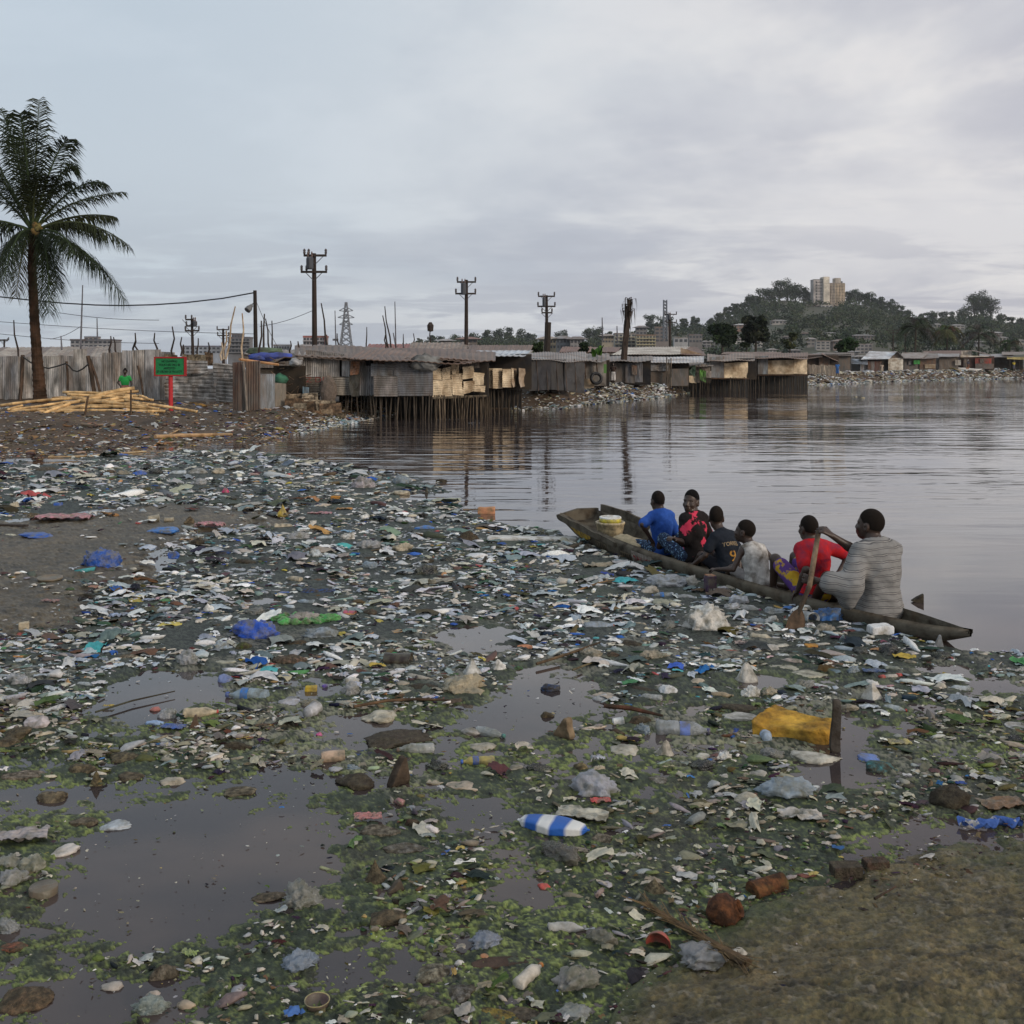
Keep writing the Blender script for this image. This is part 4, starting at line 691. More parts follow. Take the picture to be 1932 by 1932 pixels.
def poles():
    utility(592.5, 478, 655, 52, [(573, 616, 482), (567.5, 617, 513)], (577, 592, 485, 508), 'tallest power pole with transformer, standing above the patchwork shack', 1.5, .13)
    utility(880, 528, 658, 68, [(862, 898, 532), (859, 898, 554)], (869, 880, 534, 556), 'power pole with transformer above the cream stilt shack', -.5, .13)
    utility(1031, 557, 672, 78, [(1015, 1047, 559), (1014, 1048, 578), (1022, 1042, 590)], (1023, 1030, 561, 578), 'power pole with a thick splice, above the black tarp shack', 1.5, .13)
    B = MB(); B.tube([P(1034, 608, 77.7), P(1032, 672, 77.7)], .24, 8); tag(B.build('pole_stub', M_('pole_wood'), None, (.04, .032, .028)), 'thick dark stub strapped to the pole above the tarp shack', 'pole')
    utility(1264, 591, 660, 120, [(1254, 1277, 593), (1256, 1277, 608)], (1259, 1266, 593, 603), 'distant power pole right of the dead palm and lattice mast', 0, .14)
    utility(362, 601, 668, 72, [(350, 362, 603), (351, 371, 615), (349, 376, 624)], (364, 370, 606, 616), 'crooked power pole with side transformer right of the sign', 3, .11)
    utility(421, 620, 668, 95, [(409, 432, 622), (410, 432, 633)], None, 'small power pole left of the lamp pole', 1, .13)
    utility(8, 640, 666, 130, [(-4, 17, 641), (-2, 15, 643)], None, 'small distant power pole left of the palm trunk', 0, .13)
    utility(1685, 623, 662, 205, [(1672, 1697, 623), (1675, 1694, 628)], None, 'thin power pole before the wooded hill left of the palms', 0, .12); utility(1708, 631, 662, 225, [(1697, 1719, 632)], None, 'faint power pole on the hill foot beside the thin pole', 0, .12)
    o = empty('lamp_pole', P(482, 690, 43), 'black pole with a hanging street lamp left of the tallest power pole', 'lamp pole'); L = o.location
    B = MB(); B.tube([P(483.5, 690, 43)-L+Vector((0, 0, -1)), P(481, 548, 43)-L], [.10, .075], 8); B.build('pole', M_('pole_wood'), o, (.03, .024, .022))
    B = MB(); B.tube([P(481, 570, 43)-L, P(476, 574, 42.9)-L, P(474, 578, 42.8)-L], .025, 6); B.build('arm', M_('steel'), o, (.06, .06, .06))
    d = (P(466, 586, 42.6)-P(475, 576, 42.8)); Mx = Matrix.Translation(P(475, 576, 42.8)-L) @ d.to_track_quat('Z', 'Y').to_matrix().to_4x4(); ll = d.length
    B = MB(); B.lathe([(0, 0), (.07, .0), (.09, ll*.25), (.13, ll*.5), (.14, ll*.95), (.10, ll), (0, ll*.97)], 12, None, Mx); B.build('lamp_head', M_('steel'), o, (.12, .12, .12))
    def wire(pts, Y0, Y1, r, lab):
        n = len(pts); B = MB(); B.tube([P(u, v, Y0+(Y1-Y0)*i/(n-1)) for i, (u, v) in enumerate(pts)], r, 5); tag(B.build('cable', M_('steel'), None, (.03, .03, .035)), lab, 'cable')
    wire([(-60, 552), (0, 560), (60, 566.5), (120, 572), (180, 575.5), (230, 576.5), (290, 575), (350, 571), (420, 563), (481, 552)], 46, 43, .03, 'thick black cable sagging from the lamp pole past the palm')
    for i, (a, b, c, dd, lab) in enumerate([(0, 582, 110, 590, ''), (110, 590, 300, 604, 'thin wire crossing the sky just under the thick cable'), (0, 607, 480, 630, 'thin wire crossing below the palm fronds'), (0, 630, 300, 648, 'lowest thin wire over the fence'), (490, 616, 590, 586, 'thin wire climbing from the lamp pole to the tallest pole'), (484, 570, 524, 655, 'slanting stay wire right of the lamp pole'), (152, 616, 95, 640, 'stay wire left of the antenna mast')]):
        if not lab: continue
        wire([(a+(c-a)*t, b+(dd-b)*t+4*math.sin(t*math.pi)) for t in np.linspace(0, 1, 7)], 60, 60, .016, lab)
    ST = [(26, 604, 35, 675, 55, 'crooked bare stick left of the palm trunk'), (156, 538, 152, 656, 60, 'tall metal antenna mast right of the palm'), (183, 600, 184, 640, 90, 'faint thin mast above the distant flat block'), (115, 634, 117, 656, 60, 'short stub post left of the antenna mast'), (209, 634, 207, 662, 47.5, 'short dark post on the grey fence top beside the raised sheets'), (214, 636, 220, 662, 60, 'thin leaning twig beside the short dark post'), (255, 628, 252, 662, 47.5, 'taller of two posts above the fence near the woman'), (257, 643, 258, 662, 47.4, 'shorter of two posts above the fence near the woman'), (292, 628, 295, 662, 47.4, 'dark leaning post just left of the sign'), (325, 616, 327, 674, 46.5, 'tall dark post rising behind the sign'), (343, 636, 341, 664, 58, 'thin branch right of the post behind the sign'), (346, 650, 346, 674, 46, 'short dark stub right of the sign'), (374, 638, 372, 664, 60, 'leaning stub right of the crooked power pole'), (393, 646, 394, 672, 46, 'stub post above the brown boards'), (418, 646, 418, 672, 46, 'thin post left of the cream bamboo'), (444, 578, 426, 670, 44, 'long cream bamboo leaning above the rusty sheets'), (427, 624, 422, 670, 44.5, 'dark stick crossed behind the cream bamboo'), (457, 591, 458, 676, 45, 'wavy stick between cream bamboo and lamp pole'), (493, 605, 489, 680, 41.5, 'straight dark post right of the lamp pole'), (499, 592, 496, 668, 42, 'wavy dark pole right of the lamp pole'), (513, 605, 514, 660, 60, 'slim pole above the blue tarp'), (501, 601, 510, 660, 58, 'thin bent stick above the blue tarp'), (548, 643, 548, 662, 60, 'short stub above the junk shack'), (562, 644, 566, 664, 45, 'leaning stub over the patchwork shack corner'), (606, 572, 619, 655, 50, 'long pole leaning beside the tallest power pole'), (632, 586, 634, 655, 90, 'faint mast with crossbar left of the lattice tower'), (636, 629, 640, 656, 60, 'small leaning stick under the lattice tower'), (692, 617, 691, 655, 70, 'single post right of the lattice tower'), (722, 595, 733, 652, 60, 'left pole of the leaning pair above the red roof'), (726, 578, 738, 652, 62, 'longer thin pole of the leaning pair above the red roof'), (745, 569, 747, 648, 75, 'straight thin mast above the striped roof'), (742, 628, 748, 652, 60, 'bent stick at the foot of the straight mast'), (727, 632, 727, 652, 60, 'short upright beside the leaning pair'), (761, 630, 761, 650, 70, 'short post right of the straight mast'), (780, 629, 780, 655, 70, 'forked twig over the striped roof'), (812, 616, 812, 658, 80, 'pole with a dark drum top before the skyline trees'), (1136, 599, 1137, 634, 300, 'grey mast above the pale apartment blocks'), (1164, 615, 1165, 640, 300, 'short thin mast left of the dead palm')]
    for (a, b, c, d, Y, lab) in ST:
        r = .045 if Y < 50 else (.05 if Y < 80 else .06 if Y < 100 else .25); p = P(a, b, Y); q = P(c, d+8, Y); cream = 'cream' in lab
        B = MB(); w = Vector((random.uniform(-.08, .08), 0, 0)) if Y < 100 and 'mast' not in lab else Vector(); B.tube([p, p.lerp(q, .35)+w, p.lerp(q, .7)-w, q], [r*.6, r*.8, r, r], 6)
        if 'crossbar' in lab: B.box(P(633, 641, Y), (.5, .1, .18))
        if 'drum' in lab: B.lathe([(.0, 0), (.22, .05), (.26, .5), (.1, .75), (0, .75)], 8, None, Matrix.Translation(P(812, 626, Y)))
        tag(B.build('mast' if 'mast' in lab else 'pole', M_('bamboo' if cream else 'pole_wood'), None, (.55, .43, .30) if cream else ((.16, .16, .18) if 'mast' in lab else (.05, .038, .034))), lab, 'mast' if 'mast' in lab else 'pole', 'bare poles above the roofs')
    def lattice(name, lab, u, vt, vb, Y, w0, w1, arms, r, n):
        o = empty(name, P(u, vb, Y), lab, 'tower'); L = o.location; top = P(u, vt, Y)-L; k = Y/F; lv = []
        for i in range(n+1):
            t = i/n; w = (w0+(w1-w0)*t**.8)*k/2; z = top.z*t; lv.append([Vector((sx*w, sy*w, z)) for sx, sy in ((-1, -1), (1, -1), (1, 1), (-1, 1))])
        B = MB()
        for c in range(4): B.tube([l[c] for l in lv], r, 4)
        B.build('legs', M_('steel'), o, (.16, .17, .19)); B = MB()
        for i in range(n):
            for c in range(4):
                B.tube([lv[i][c], lv[i+1][(c+1) % 4]], r*.7, 4); B.tube([lv[i+1][c], lv[i][(c+1) % 4]], r*.7, 4)
        B.build('bracing', M_('steel'), o, (.17, .18, .20))
        for (v, hw) in arms:
            z = P(u, v, Y).z-L.z; B = MB(); h = hw*k
            for sg in (-1, 1): B.tube([(0, 0, z+.9*r*8), (sg*h, 0, z)], r*.8, 4); B.tube([(0, 0, z-.3), (sg*h, 0, z)], r*.8, 4)
            B.build('crossarm', M_('steel'), o, (.16, .17, .19))
    lattice('transmission_tower', 'steel lattice transmission tower with three crossarms on the skyline', 653, 570, 668, 330, 26, 3, [(586, 13), (599, 15.5), (612, 12.5)], .16, 9)
    lattice('lattice_mast', 'slender lattice radio mast above the trees right of the dead palm', 1255, 566, 640, 500, 7, 6, [], .2, 12)
poles()
# ------------------------------------------------------------------ buildings far away
def block(label, u0, u1, vt, vb, Y, col, floors, bays, roof=None, depth=None, name='apartment_block', cat='building', win=(.05, .055, .065), group=None, over=.0, band=None, ang=0):
    o = empty(name, P((u0+u1)/2, vb, Y), label, cat, group); k = Y/F; w = (u1-u0)*k; h = (vb-vt)*k; d = depth or w*.6
    B = MB(); B.box((0, d/2, h/2-2), (w, d, h+4)); B.build('wall', M_('paintwall'), o, col)
    ow = (.012*w)
    for i in range(floors):
        for j in range(bays):
            fh = h/floors; bw = w/bays; x = -w/2+bw*(j+.5); z = fh*(i+.55)
            B = MB(); B.box((x, -.02*bw, z), (bw*.62, .10*bw, fh*.5)); B.build('window', M_('steel'), o, win)
        if band: B = MB(); B.box((0, -.05*w, h/floors*(i+.08)), (w*1.02, .12*w, h/floors*.18)); B.build('balcony', M_('paintwall'), o, band)
    rc = roof or [c*.7 for c in col]; B = MB()
    if over: B.add([(-w/2-over, -over, h), (w/2+over, -over, h), (w/2+over, d+over, h), (-w/2-over, d+over, h), (-w/4, d/2, h+h*.28), (w/4, d/2, h+h*.28)], [(0, 1, 5, 4), (2, 3, 4, 5), (1, 2, 5), (3, 0, 4), (3, 2, 1, 0)])
    else: B.box((0, d/2, h+.15), (w*1.03, d*1.03, h*.05+.3))
    B.build('roof', M_('roof_sheet'), o, rc); o.rotation_euler.z = ang; return o
HOUSEBOX = []
def far_buildings():
    block('pale flat block behind the fence with a raised middle', 133, 211, 642, 665, 330, (.30, .30, .31), 3, 9, (.12, .14, .17)); block('raised stair block on the roof of the pale flat building', 159, 184, 636.5, 643, 332, (.32, .29, .27), 1, 3, (.11, .14, .18), name='stair_block')
    block('white low block with a blue window band, right of the sign', 342, 416, 654, 668, 360, (.36, .40, .46), 2, 9, (.16, .2, .28)); block('grey concrete frame block with stepped top beside the cream bamboo', 430, 471, 638, 666, 300, (.20, .21, .23), 4, 6, (.12, .13, .15), band=(.26, .27, .29)); block('upper storey of the stepped concrete block', 437, 458, 631, 640, 301, (.15, .16, .19), 1, 4, (.10, .11, .12), name='stair_block')
    block('pale low block behind the junk shack', 516, 546, 652, 668, 320, (.30, .33, .37), 2, 6); block('pink and white office block left of the tallest power pole', 572, 615, 636, 668, 310, (.40, .36, .37), 4, 7, (.32, .12, .11), band=(.5, .5, .52)); block('dark red stair tower beside the pink and white block', 612, 617, 634, 667, 309, (.22, .08, .07), 1, 1, name='stair_block')
    block('tan villa on the skyline left of the second power pole', 830, 851, 643, 657, 500, (.30, .26, .21), 2, 4, (.42, .42, .43), over=3); block('dark roofed house right of the second power pole', 868, 900, 640, 657, 520, (.2, .17, .15), 2, 4, (.2, .1, .08), over=3)
    block('yellow gabled house left of the banana plants', 1019, 1049, 640, 660, 480, (.40, .35, .25), 2, 5, (.36, .32, .27), over=2.5); block('grey blue terrace house right of the yellow gabled house', 1050, 1075, 639, 660, 470, (.20, .22, .25), 2, 4, (.24, .25, .26), over=2); block('pale terrace house with bright wall, left of the tall masts', 1076, 1103, 640, 660, 465, (.33, .32, .32), 2, 4, (.17, .17, .18), over=2)
    block('cream villa above the terrace houses', 1136, 1158, 634, 648, 560, (.36, .31, .24), 2, 4, (.3, .28, .26), over=2.5); block('white four storey apartment block with cream balconies', 1160, 1199, 630, 656, 460, (.42, .41, .37), 4, 5, (.2, .2, .2), band=(.48, .44, .32)); block('yellow striped apartment block right of the dead palm', 1201, 1237, 633, 657, 450, (.44, .40, .28), 4, 6, (.22, .16, .12), band=(.50, .45, .28)); block('brown apartment house below the lattice mast', 1236, 1262, 618, 646, 620, (.22, .19, .18), 4, 3, (.17, .13, .11)); block('small grey house above the white apartment block', 1200, 1220, 618, 632, 640, (.27, .27, .28), 2, 3, over=2)
    block('small white bungalow right of the yellow striped block', 1272, 1298, 638, 648, 430, (.42, .43, .44), 1, 3); block('dark flat house behind the round bushy trees', 1300, 1325, 632, 648, 470, (.2, .19, .19), 2, 4, (.12, .12, .13))
    # houses on the hill: u centre, v base, width, height, colour, roof
    HS = [(1408, 622, 46, 9, (.24, .15, .12), (.55, .55, .55), 'long brown building with white roof high on the hill left of the tower'), (1470, 612, 28, 7, (.42, .40, .38), (.4, .4, .4), 'pale low building just left of the tower terrace'), (1394, 648, 26, 8, (.55, .54, .52), (.2, .17, .15), 'white arcaded house left on the hill slope'), (1432, 655, 22, 12, (.52, .50, .47), (.25, .22, .2), 'white boxy house right of the arcaded house'), (1432, 628, 22, 5, (.4, .4, .42), (.3, .3, .3), 'small pale roof beneath the long brown building'), (1337, 655, 24, 10, (.34, .33, .34), (.2, .2, .2), 'grey house behind the bushy trees'), (1318, 668, 22, 8, (.42, .41, .42), (.3, .3, .3), 'low pale house at the hill foot'), (1530, 652, 16, 12, (.3, .29, .28), (.3, .3, .3), 'narrow grey house in the middle of the slope'), (1553, 660, 26, 16, (.40, .38, .36), (.22, .2, .19), 'white house with a dark roof in the middle slope'), (1590, 658, 36, 14, (.22, .17, .15), (.16, .14, .13), 'brown flat roofed house in the middle slope'), (1606, 656, 14, 9, (.46, .32, .2), (.3, .2, .15), 'orange lit house end beside the brown flat roofed house'), (1627, 668, 36, 18, (.33, .31, .30), (.3, .3, .31), 'wide three storey house below the tower'), (1629, 640, 42, 7, (.2, .18, .18), (.35, .35, .36), 'long flat roofed house right below the tower'), (1598, 672, 42, 8, (.3, .3, .31), (.28, .3, .31), 'wide grey roofed house low on the slope'), (1627, 683, 30, 10, (.42, .38, .34), (.3, .3, .3), 'cream house under the three storey house'), (1556, 674, 30, 7, (.34, .36, .37), (.36, .38, .4), 'house with pale metal roof low on the slope'), (1496, 668, 30, 7, (.26, .25, .25), (.34, .33, .32), 'grey shed right of the hill foot trees'), (1458, 670, 14, 10, (.45, .43, .4), (.3, .3, .3), 'cream narrow house behind the round trees'), (1478, 684, 16, 5, (.6, .6, .6), (.55, .58, .6), 'white tented roof at the hill foot'), (1512, 684, 20, 6, (.42, .43, .45), (.3, .32, .36), 'pale blue shed at the hill foot'), (1540, 690, 40, 6, (.26, .3, .36), (.24, .3, .38), 'blue roofed shed at the hill foot'), (1568, 632, 18, 4, (.4, .4, .41), (.4, .4, .4), 'small white roof under the tower terrace'), (1520, 634, 18, 5, (.17, .22, .2), (.26, .16, .14), 'green walled hut under the tower terrace'), (1768, 618, 14, 6, (.5, .48, .45), (.4, .4, .4), 'small white house left of the middle palm'), (1808, 622, 24, 8, (.52, .50, .47), (.36, .36, .37), 'white house between two palms on the hill'), (1818, 634, 18, 4, (.42, .44, .46), (.4, .42, .45), 'pale roof below the white house between palms'), (1880, 636, 22, 8, (.34, .32, .32), (.42, .42, .43), 'grey house with light roof right of the palms'), (1892, 644, 14, 7, (.52, .5, .46), (.3, .3, .3), 'small white box house right of the palms'), (1925, 648, 20, 6, (.46, .44, .4), (.3, .28, .26), 'cream house at the far end of the hill'), (1850, 652, 18, 7, (.3, .3, .31), (.3, .3, .3), 'grey house behind the third palm'), (1750, 660, 18, 5, (.28, .28, .3), (.3, .3, .3), 'small grey house behind the first palm'), (1790, 658, 16, 6, (.3, .33, .34), (.3, .33, .34), 'blue grey hut between two palms'), (1905, 662, 20, 6, (.3, .29, .28), (.26, .22, .2), 'brown hut low at the hill end'), (1366, 634, 14, 6, (.36, .35, .34), (.26, .26, .26), 'small pale hut above the white arcaded house'), (1486, 640, 16, 5, (.26, .25, .25), (.24, .2, .18), 'dark hut in the slope left of the tower')]
    for (u, v, w, h, c, rf, lab) in HS:
        Y = 560
        for t in np.linspace(.05, 1, 60):
            q = hill_pt(np.array([float(u)]), np.array([t]))[0]
            vv = VH+(EH-q[2])*F/q[1]
            if vv <= v: Y = q[1]; break
        Y = Y-14; HOUSEBOX.append((u, v, w, h, Y)); block(lab, u-w/2, u+w/2, v-h, v, Y, c, 1 if h < 8 else (2 if h < 15 else 3), max(2, int(w/7)), rf, depth=w*.45*Y/F, name='hillside_house', cat='house', group='houses on the wooded hill', over=(1.2 if h < 15 else 0), ang=random.uniform(-.25, .15))
    # tower
    Y = 1130; k = Y/F; o = empty('hilltop_tower', P(1560, 574, Y), 'tall cream hotel tower standing on top of the wooded hill', 'tower block'); L = o.location.copy(); o.rotation_euler.z = -.0
    def at(u, v): return P(u, v, Y)-L
    def slab(u0, u1, vt, vb, dy, d, part, col, par=o):
        p = at(u0, vb); q = at(u1, vt); B = MB(); B.box(((p.x+q.x)/2, dy+d/2, (p.z+q.z)/2-(0 if part != 'wing' else 0)), (q.x-p.x, d, q.z-p.z)); return B.build(part, M_('paintwall'), par, col)
    w1 = slab(1535, 1554.5, 527.5, 580, 0, 12, 'wing', (.52, .47, .44)); slab(1552.5, 1563.5, 522.5, 580, -3, 14, 'stair_tower', (.78, .69, .56)); w2 = slab(1563.3, 1594, 534.5, 580, .5, 16, 'main_block', (.66, .54, .41)); slab(1577, 1588, 524, 535, 3, 9, 'roof_house', (.66, .58, .49)); slab(1587.8, 1592, 530, 535, 4, 7, 'roof_house', (.1, .12, .13))
    for i in range(8):
        v = 532.5+i*5.6
        slab(1539, 1541.5, v-1.5, v+1.8, -.25, .3, 'window', (.04, .05, .06), w1); slab(1542.5, 1551.5, v-.6, v+.7, -.2, .3, 'window', (.16, .13, .13), w1); slab(1564, 1593.5, v+2.2, v+3.2, -.05, .7, 'floor_band', (.26, .22, .19), w2)
    for i in range(11): u = 1565+i*2.85; slab(u-.5, u+.5, 535, 579.5, -.9, 1.6, 'pier', (.85, .68, .49) if i > 3 else (.62, .53, .44), w2)
    slab(1535, 1554.5, 526.8, 527.6, -.4, 13, 'parapet', (.25, .27, .27)); slab(1563.5, 1594, 533.8, 534.6, .2, 16.5, 'parapet', (.4, .32, .26))
    block('long terrace building at the foot of the hilltop tower', 1514, 1550, 576, 590, 1105, (.36, .31, .29), 2, 8, (.3, .28, .27), name='terrace_building'); block('white terrace wing right below the hilltop tower', 1550, 1572, 576, 588, 1100, (.48, .46, .43), 2, 3, (.5, .48, .45), name='terrace_building'); block('flat podium under the warm lit side of the tower', 1570, 1590, 576, 583, 1108, (.36, .28, .22), 1, 6, (.3, .25, .22), name='podium')
    for q in ((1532, 585, 26, 4, 1105), (1561, 584, 14, 4, 1100), (1565, 566, 60, 40, 1130)): HOUSEBOX.append(q)
far_buildings()
def forest():
    r = np.random.default_rng(31); n = 3300; u = r.uniform(700, 2300, n); t = r.uniform(.08, 1.0, n)**.75
    dens = fbm(u*.02, t*6, o=3, s=8); k = (dens > .40) | (t > .72); u = u[k]; t = t[k]; c = hill_pt(u, t); s = r.uniform(3.0, 7.5, len(u)); c[:, 2] += s*.45
    uu = 966+c[:, 0]*F/c[:, 1]; vv = VH+(EH-c[:, 2])*F/c[:, 1]; ok = np.ones(len(uu), bool)
    for (hu, hv, hw_, hh, Yh) in HOUSEBOX: ok &= ~((np.abs(uu-hu) < hw_/2+5) & (vv > hv-hh-5) & (vv < hv+7) & (c[:, 1] < Yh+4))
    c = c[ok]; s = s[ok]; u = u[ok]
    v, f, C = leaf_cloud(c, s, len(c)*46, 1.15, r, GREENS, .8); v[:, 2] = np.maximum(v[:, 2], .4)
    tag(link('forest', mesh_data('forest', v, f, C), M_('leaf')), 'dark green woodland covering the hill behind the houses', kind='stuff')
forest()

# ================================================================== PALMS AND TREES
def frond(B, p0, p1, p2, n=46, ll=.75, w=.045, hang=.5, r0=.045, col=(.03, .045, .018), rng=random, split=1.0):
    "one pinnate leaf along a curve: rib plus two rows of narrow leaflets"
    def bez(t): return p0*(1-t)**2+p1*2*t*(1-t)+p2*t*t
    pts = [bez(i/14) for i in range(15)]; B.tube(pts, [r0*(1-.85*i/14) for i in range(15)], 5, tuple(min(1, c*2.3) for c in col))
    for i in range(n):
        t = .14+.86*(i+.5)/n; c = bez(t); d = (bez(min(1, t+.02))-bez(t-.02)).normalized(); side = d.cross(Vector((0, 0, 1)))
        if side.length < .15: side = Vector((1, 0, 0))
        side.normalize(); up = side.cross(d).normalized(); L = ll*(math.sin(math.pi*min(1, (t-.06)*.98))**.55)*rng.uniform(.8, 1.12)
        for sg in (-1, 1):
            if rng.random() > split: continue
            a = side*sg; dirn = (a*rng.uniform(.6, .95)+d*rng.uniform(.4, .85)+up*rng.uniform(-.1, .3)).normalized(); tip = dirn*L; drop = Vector((0, 0, -1))*L*hang*rng.uniform(.7, 1.3)
            q = [c, c+tip*.5+drop*.18, c+tip*.92+drop*.75]; wv = d*w*.5
            k = rng.uniform(.7, 1.35); cc = tuple(x*k for x in col)
            B.add([q[0]-wv*.6, q[0]+wv*.6, q[1]+wv, q[1]-wv, q[2]], [(0, 1, 2, 3), (3, 2, 4)], cc)
def coconut_palm():
    Y = 43.0; base = gpt(75, Y); o = empty('coconut_palm', base, 'tall coconut palm with dark drooping fronds by the grey fence', 'palm tree'); L = o.location
    def at(u, v, dy=0): return P(u, v, Y+dy)-L
    B = MB(); ks = [(76, 762), (75, 735), (72, 700), (69, 660), (66, 620), (64, 580), (62, 540), (60.5, 500), (61, 468), (62, 440)]; pts = []; rr = []
    fine = [np.interp(np.linspace(0, 9, 90), range(10), [k[j] for k in ks]) for j in (0, 1)]
    for i in range(90): pts.append(at(fine[0][i], fine[1][i])); rr.append(np.interp(i, [0, 6, 30, 89], [.34, .255, .20, .15])*(1+.09*(i % 3 == 0)))
    B.tube(pts, rr, 12, wob=.02); B.build('trunk', mat('palmbark', src='obj', rough=.9, spec=.1, dirt=[(.025, .016, .01)], damt=.4, dscale=3, var=.4, vscale=6, bump=.6, bscale=14), o, (.085, .048, .03))
    FR = [  # control u, v, dy, tip u, v, dy, leaflet length
        (66, 300, .3, 74, 188, .2, .95), (95, 290, -1.0, 128, 262, -1.2, 1.0), (118, 300, .4, 136, 316, .5, .95), (30, 270, .5, 2, 205, .6, 1.0), (48, 260, -1.2, 38, 214, -1.6, 1.0), (10, 330, -.6, -40, 250, -.8, .95),
        (120, 372, .0, 232, 362, .3, .62), (150, 390, -.3, 242, 462, -.4, .62), (140, 395, .8, 215, 408, 1.2, .6), (160, 440, -.5, 235, 566, -.8, .72), (120, 420, -1.2, 140, 480, -2.2, .8), (95, 430, -.9, 92, 590, -1.0, .7), (100, 440, 1.0, 108, 545, 1.6, .7),
        (0, 350, .2, -90, 300, .4, .8), (-30, 390, -.5, -120, 440, -.9, .8), (0, 395, 1.0, -70, 480, 1.5, .8), (10, 420, -.8, -20, 560, -1.2, .8), (30, 410, -1.6, 2, 548, -2.6, .6), (45, 430, 1.2, 30, 560, 1.6, .6), (20, 330, 1.2, -30, 330, 1.8, .9), (60, 330, -1.2, 85, 330, -2.4, .9), (40, 300, 1.4, 30, 260, 1.5, .9), (140, 330, .2, 196, 345, .4, .8), (125, 440, -1.0, 190, 505, -1.6, .8), (92, 455, .6, 74, 592, .9, .7), (-10, 300, .2, -70, 250, .4, .9), (15, 440, 1.2, -10, 520, 1.8, .7), (150, 400, 1.4, 190, 440, 2.0, .75), (95, 340, .8, 130, 345, 1.2, .9)]
    rg = random.Random(5)
    for i, (cu, cv, cy, tu, tv, ty, ll) in enumerate(FR):
        B = MB(); yel = i in (18,); frond(B, at(62, 438), at(cu, cv, cy), at(tu, tv, ty), 90, ll*1.36, .046, (.8 if tv < 400 else 1.15), .06, (.10, .09, .03) if yel else random.choice([(.014, .021, .009), (.018, .026, .011), (.026, .032, .014)]), rg)
        B.build('frond', M_('leaf'), o, None, False, True)
    for (u, v, dy) in [(66, 425, -.35), (70, 432, -.4), (73, 427, -.3), (63, 436, -.42), (76, 434, -.2), (69, 440, -.36)]:
        v3, f = ico(2); B = MB(); B.add(v3*np.array([.12, .12, .15]), f, None, Matrix.Translation(at(u, v, dy))); B.build('coconut', M_('wood'), o, random.choice([(.20, .13, .04), (.14, .12, .04)]), True)
coconut_palm()
def small_palm(u, vb, vt, Y, sp, label, col, nf=24, drop=1.0, lean=0, ll=1.0, trunk=.2):
    o = empty('palm_tree', gpt(u, Y), label, 'palm tree', 'palms on the far shore'); L = o.location; k = Y/F
    top = P(u+lean, vt, Y)-L; B = MB(); B.tube([Vector((0, 0, -.5)), top*.5+Vector((-lean*k*.15, 0, 0)), top], [trunk*1.3, trunk, trunk*.8], 8); B.build('trunk', M_('pole_wood'), o, (.09, .075, .06))
    rg = random.Random(int(u)); B = MB()
    for i in range(nf):
        a = 2*math.pi*i/nf*1.0+rg.uniform(-.2, .2); el = rg.choice([1.15, .75, .35, -.1, -.5]); R = sp*k*rg.uniform(.75, 1.1)
        h = Vector((math.cos(a)*math.cos(el), math.sin(a)*math.cos(el), math.sin(el))); p1 = top+h*R*.75+Vector((0, 0, R*.12)); p2 = top+Vector((math.cos(a), math.sin(a), 0))*R*(.55+.5*math.cos(el))+Vector((0, 0, R*(math.sin(el)*.75-.42*drop)))
        frond(B, top, p1, p2, 22, ll, .12, .8, .05, tuple(c*rg.uniform(.7, 1.4) for c in col), rg)
    B.build('crown', M_('leaf'), o, None, False, True)
small_palm(1726, 668, 618, 216, 40, 'largest dense dark palm on the far shore, left of the other two', (.030, .036, .020), 36, 1.3, 2, 1.3, .22)
small_palm(1786, 668, 626, 224, 31, 'yellower narrow palm between the two other far palms', (.06, .055, .025), 28, 1.5, 2, 1.1, .22)
small_palm(1846, 672, 632, 222, 38, 'wide spreading grey palm, rightmost of the three far palms', (.045, .048, .035), 30, .9, 1, 1.2, .2)
small_palm(1530+375, 670, 650, 235, 24, 'partly hidden palm at the far right end of the shore', (.035, .04, .022), 20, 1.2, 0, 1.0, .2)
def dead_palm():
    Y = 70; o = empty('dead_palm', gpt(1176, Y), 'dead brown palm trunk with shaggy rags of dry fronds', 'dead palm'); L = o.location
    def at(u, v, dy=0): return P(u, v, Y+dy)-L
    B = MB(); B.tube([at(1173, 735), at(1176, 690), at(1179, 650), at(1184, 610), at(1187, 566)], [.25, .23, .21, .18, .10], 10, wob=.08); B.build('trunk', M_('pole_wood'), o, (.065, .045, .035))
    rg = random.Random(2); B = MB()
    for i in range(230):
        t = rg.random()**.8; v = 562+t*88; u = 1187-(v-566)*.09; a = rg.uniform(0, 6.28); p = at(u, v); d = Vector((math.cos(a), math.sin(a)*.8, 0)); w = rg.uniform(.15, .62)*(1.0 if t < .35 else .5)*(1-.4*t); drop = rg.uniform(.25, 1.1)
        q1 = p+d*w+Vector((0, 0, .08)); q2 = q1+d*rg.uniform(-.12, .15)+Vector((0, 0, -drop)); s = Vector((-d.y, d.x, 0))*rg.uniform(.04, .10); k = rg.uniform(.5, 1.3)
        B.add([p-s, p+s, q1+s, q1-s, q2], [(0, 1, 2, 3), (3, 2, 4)], (.045*k, .032*k, .024*k))
    B.build('dry_fronds', M_('attr_rough'), o, None, False, True)
dead_palm()
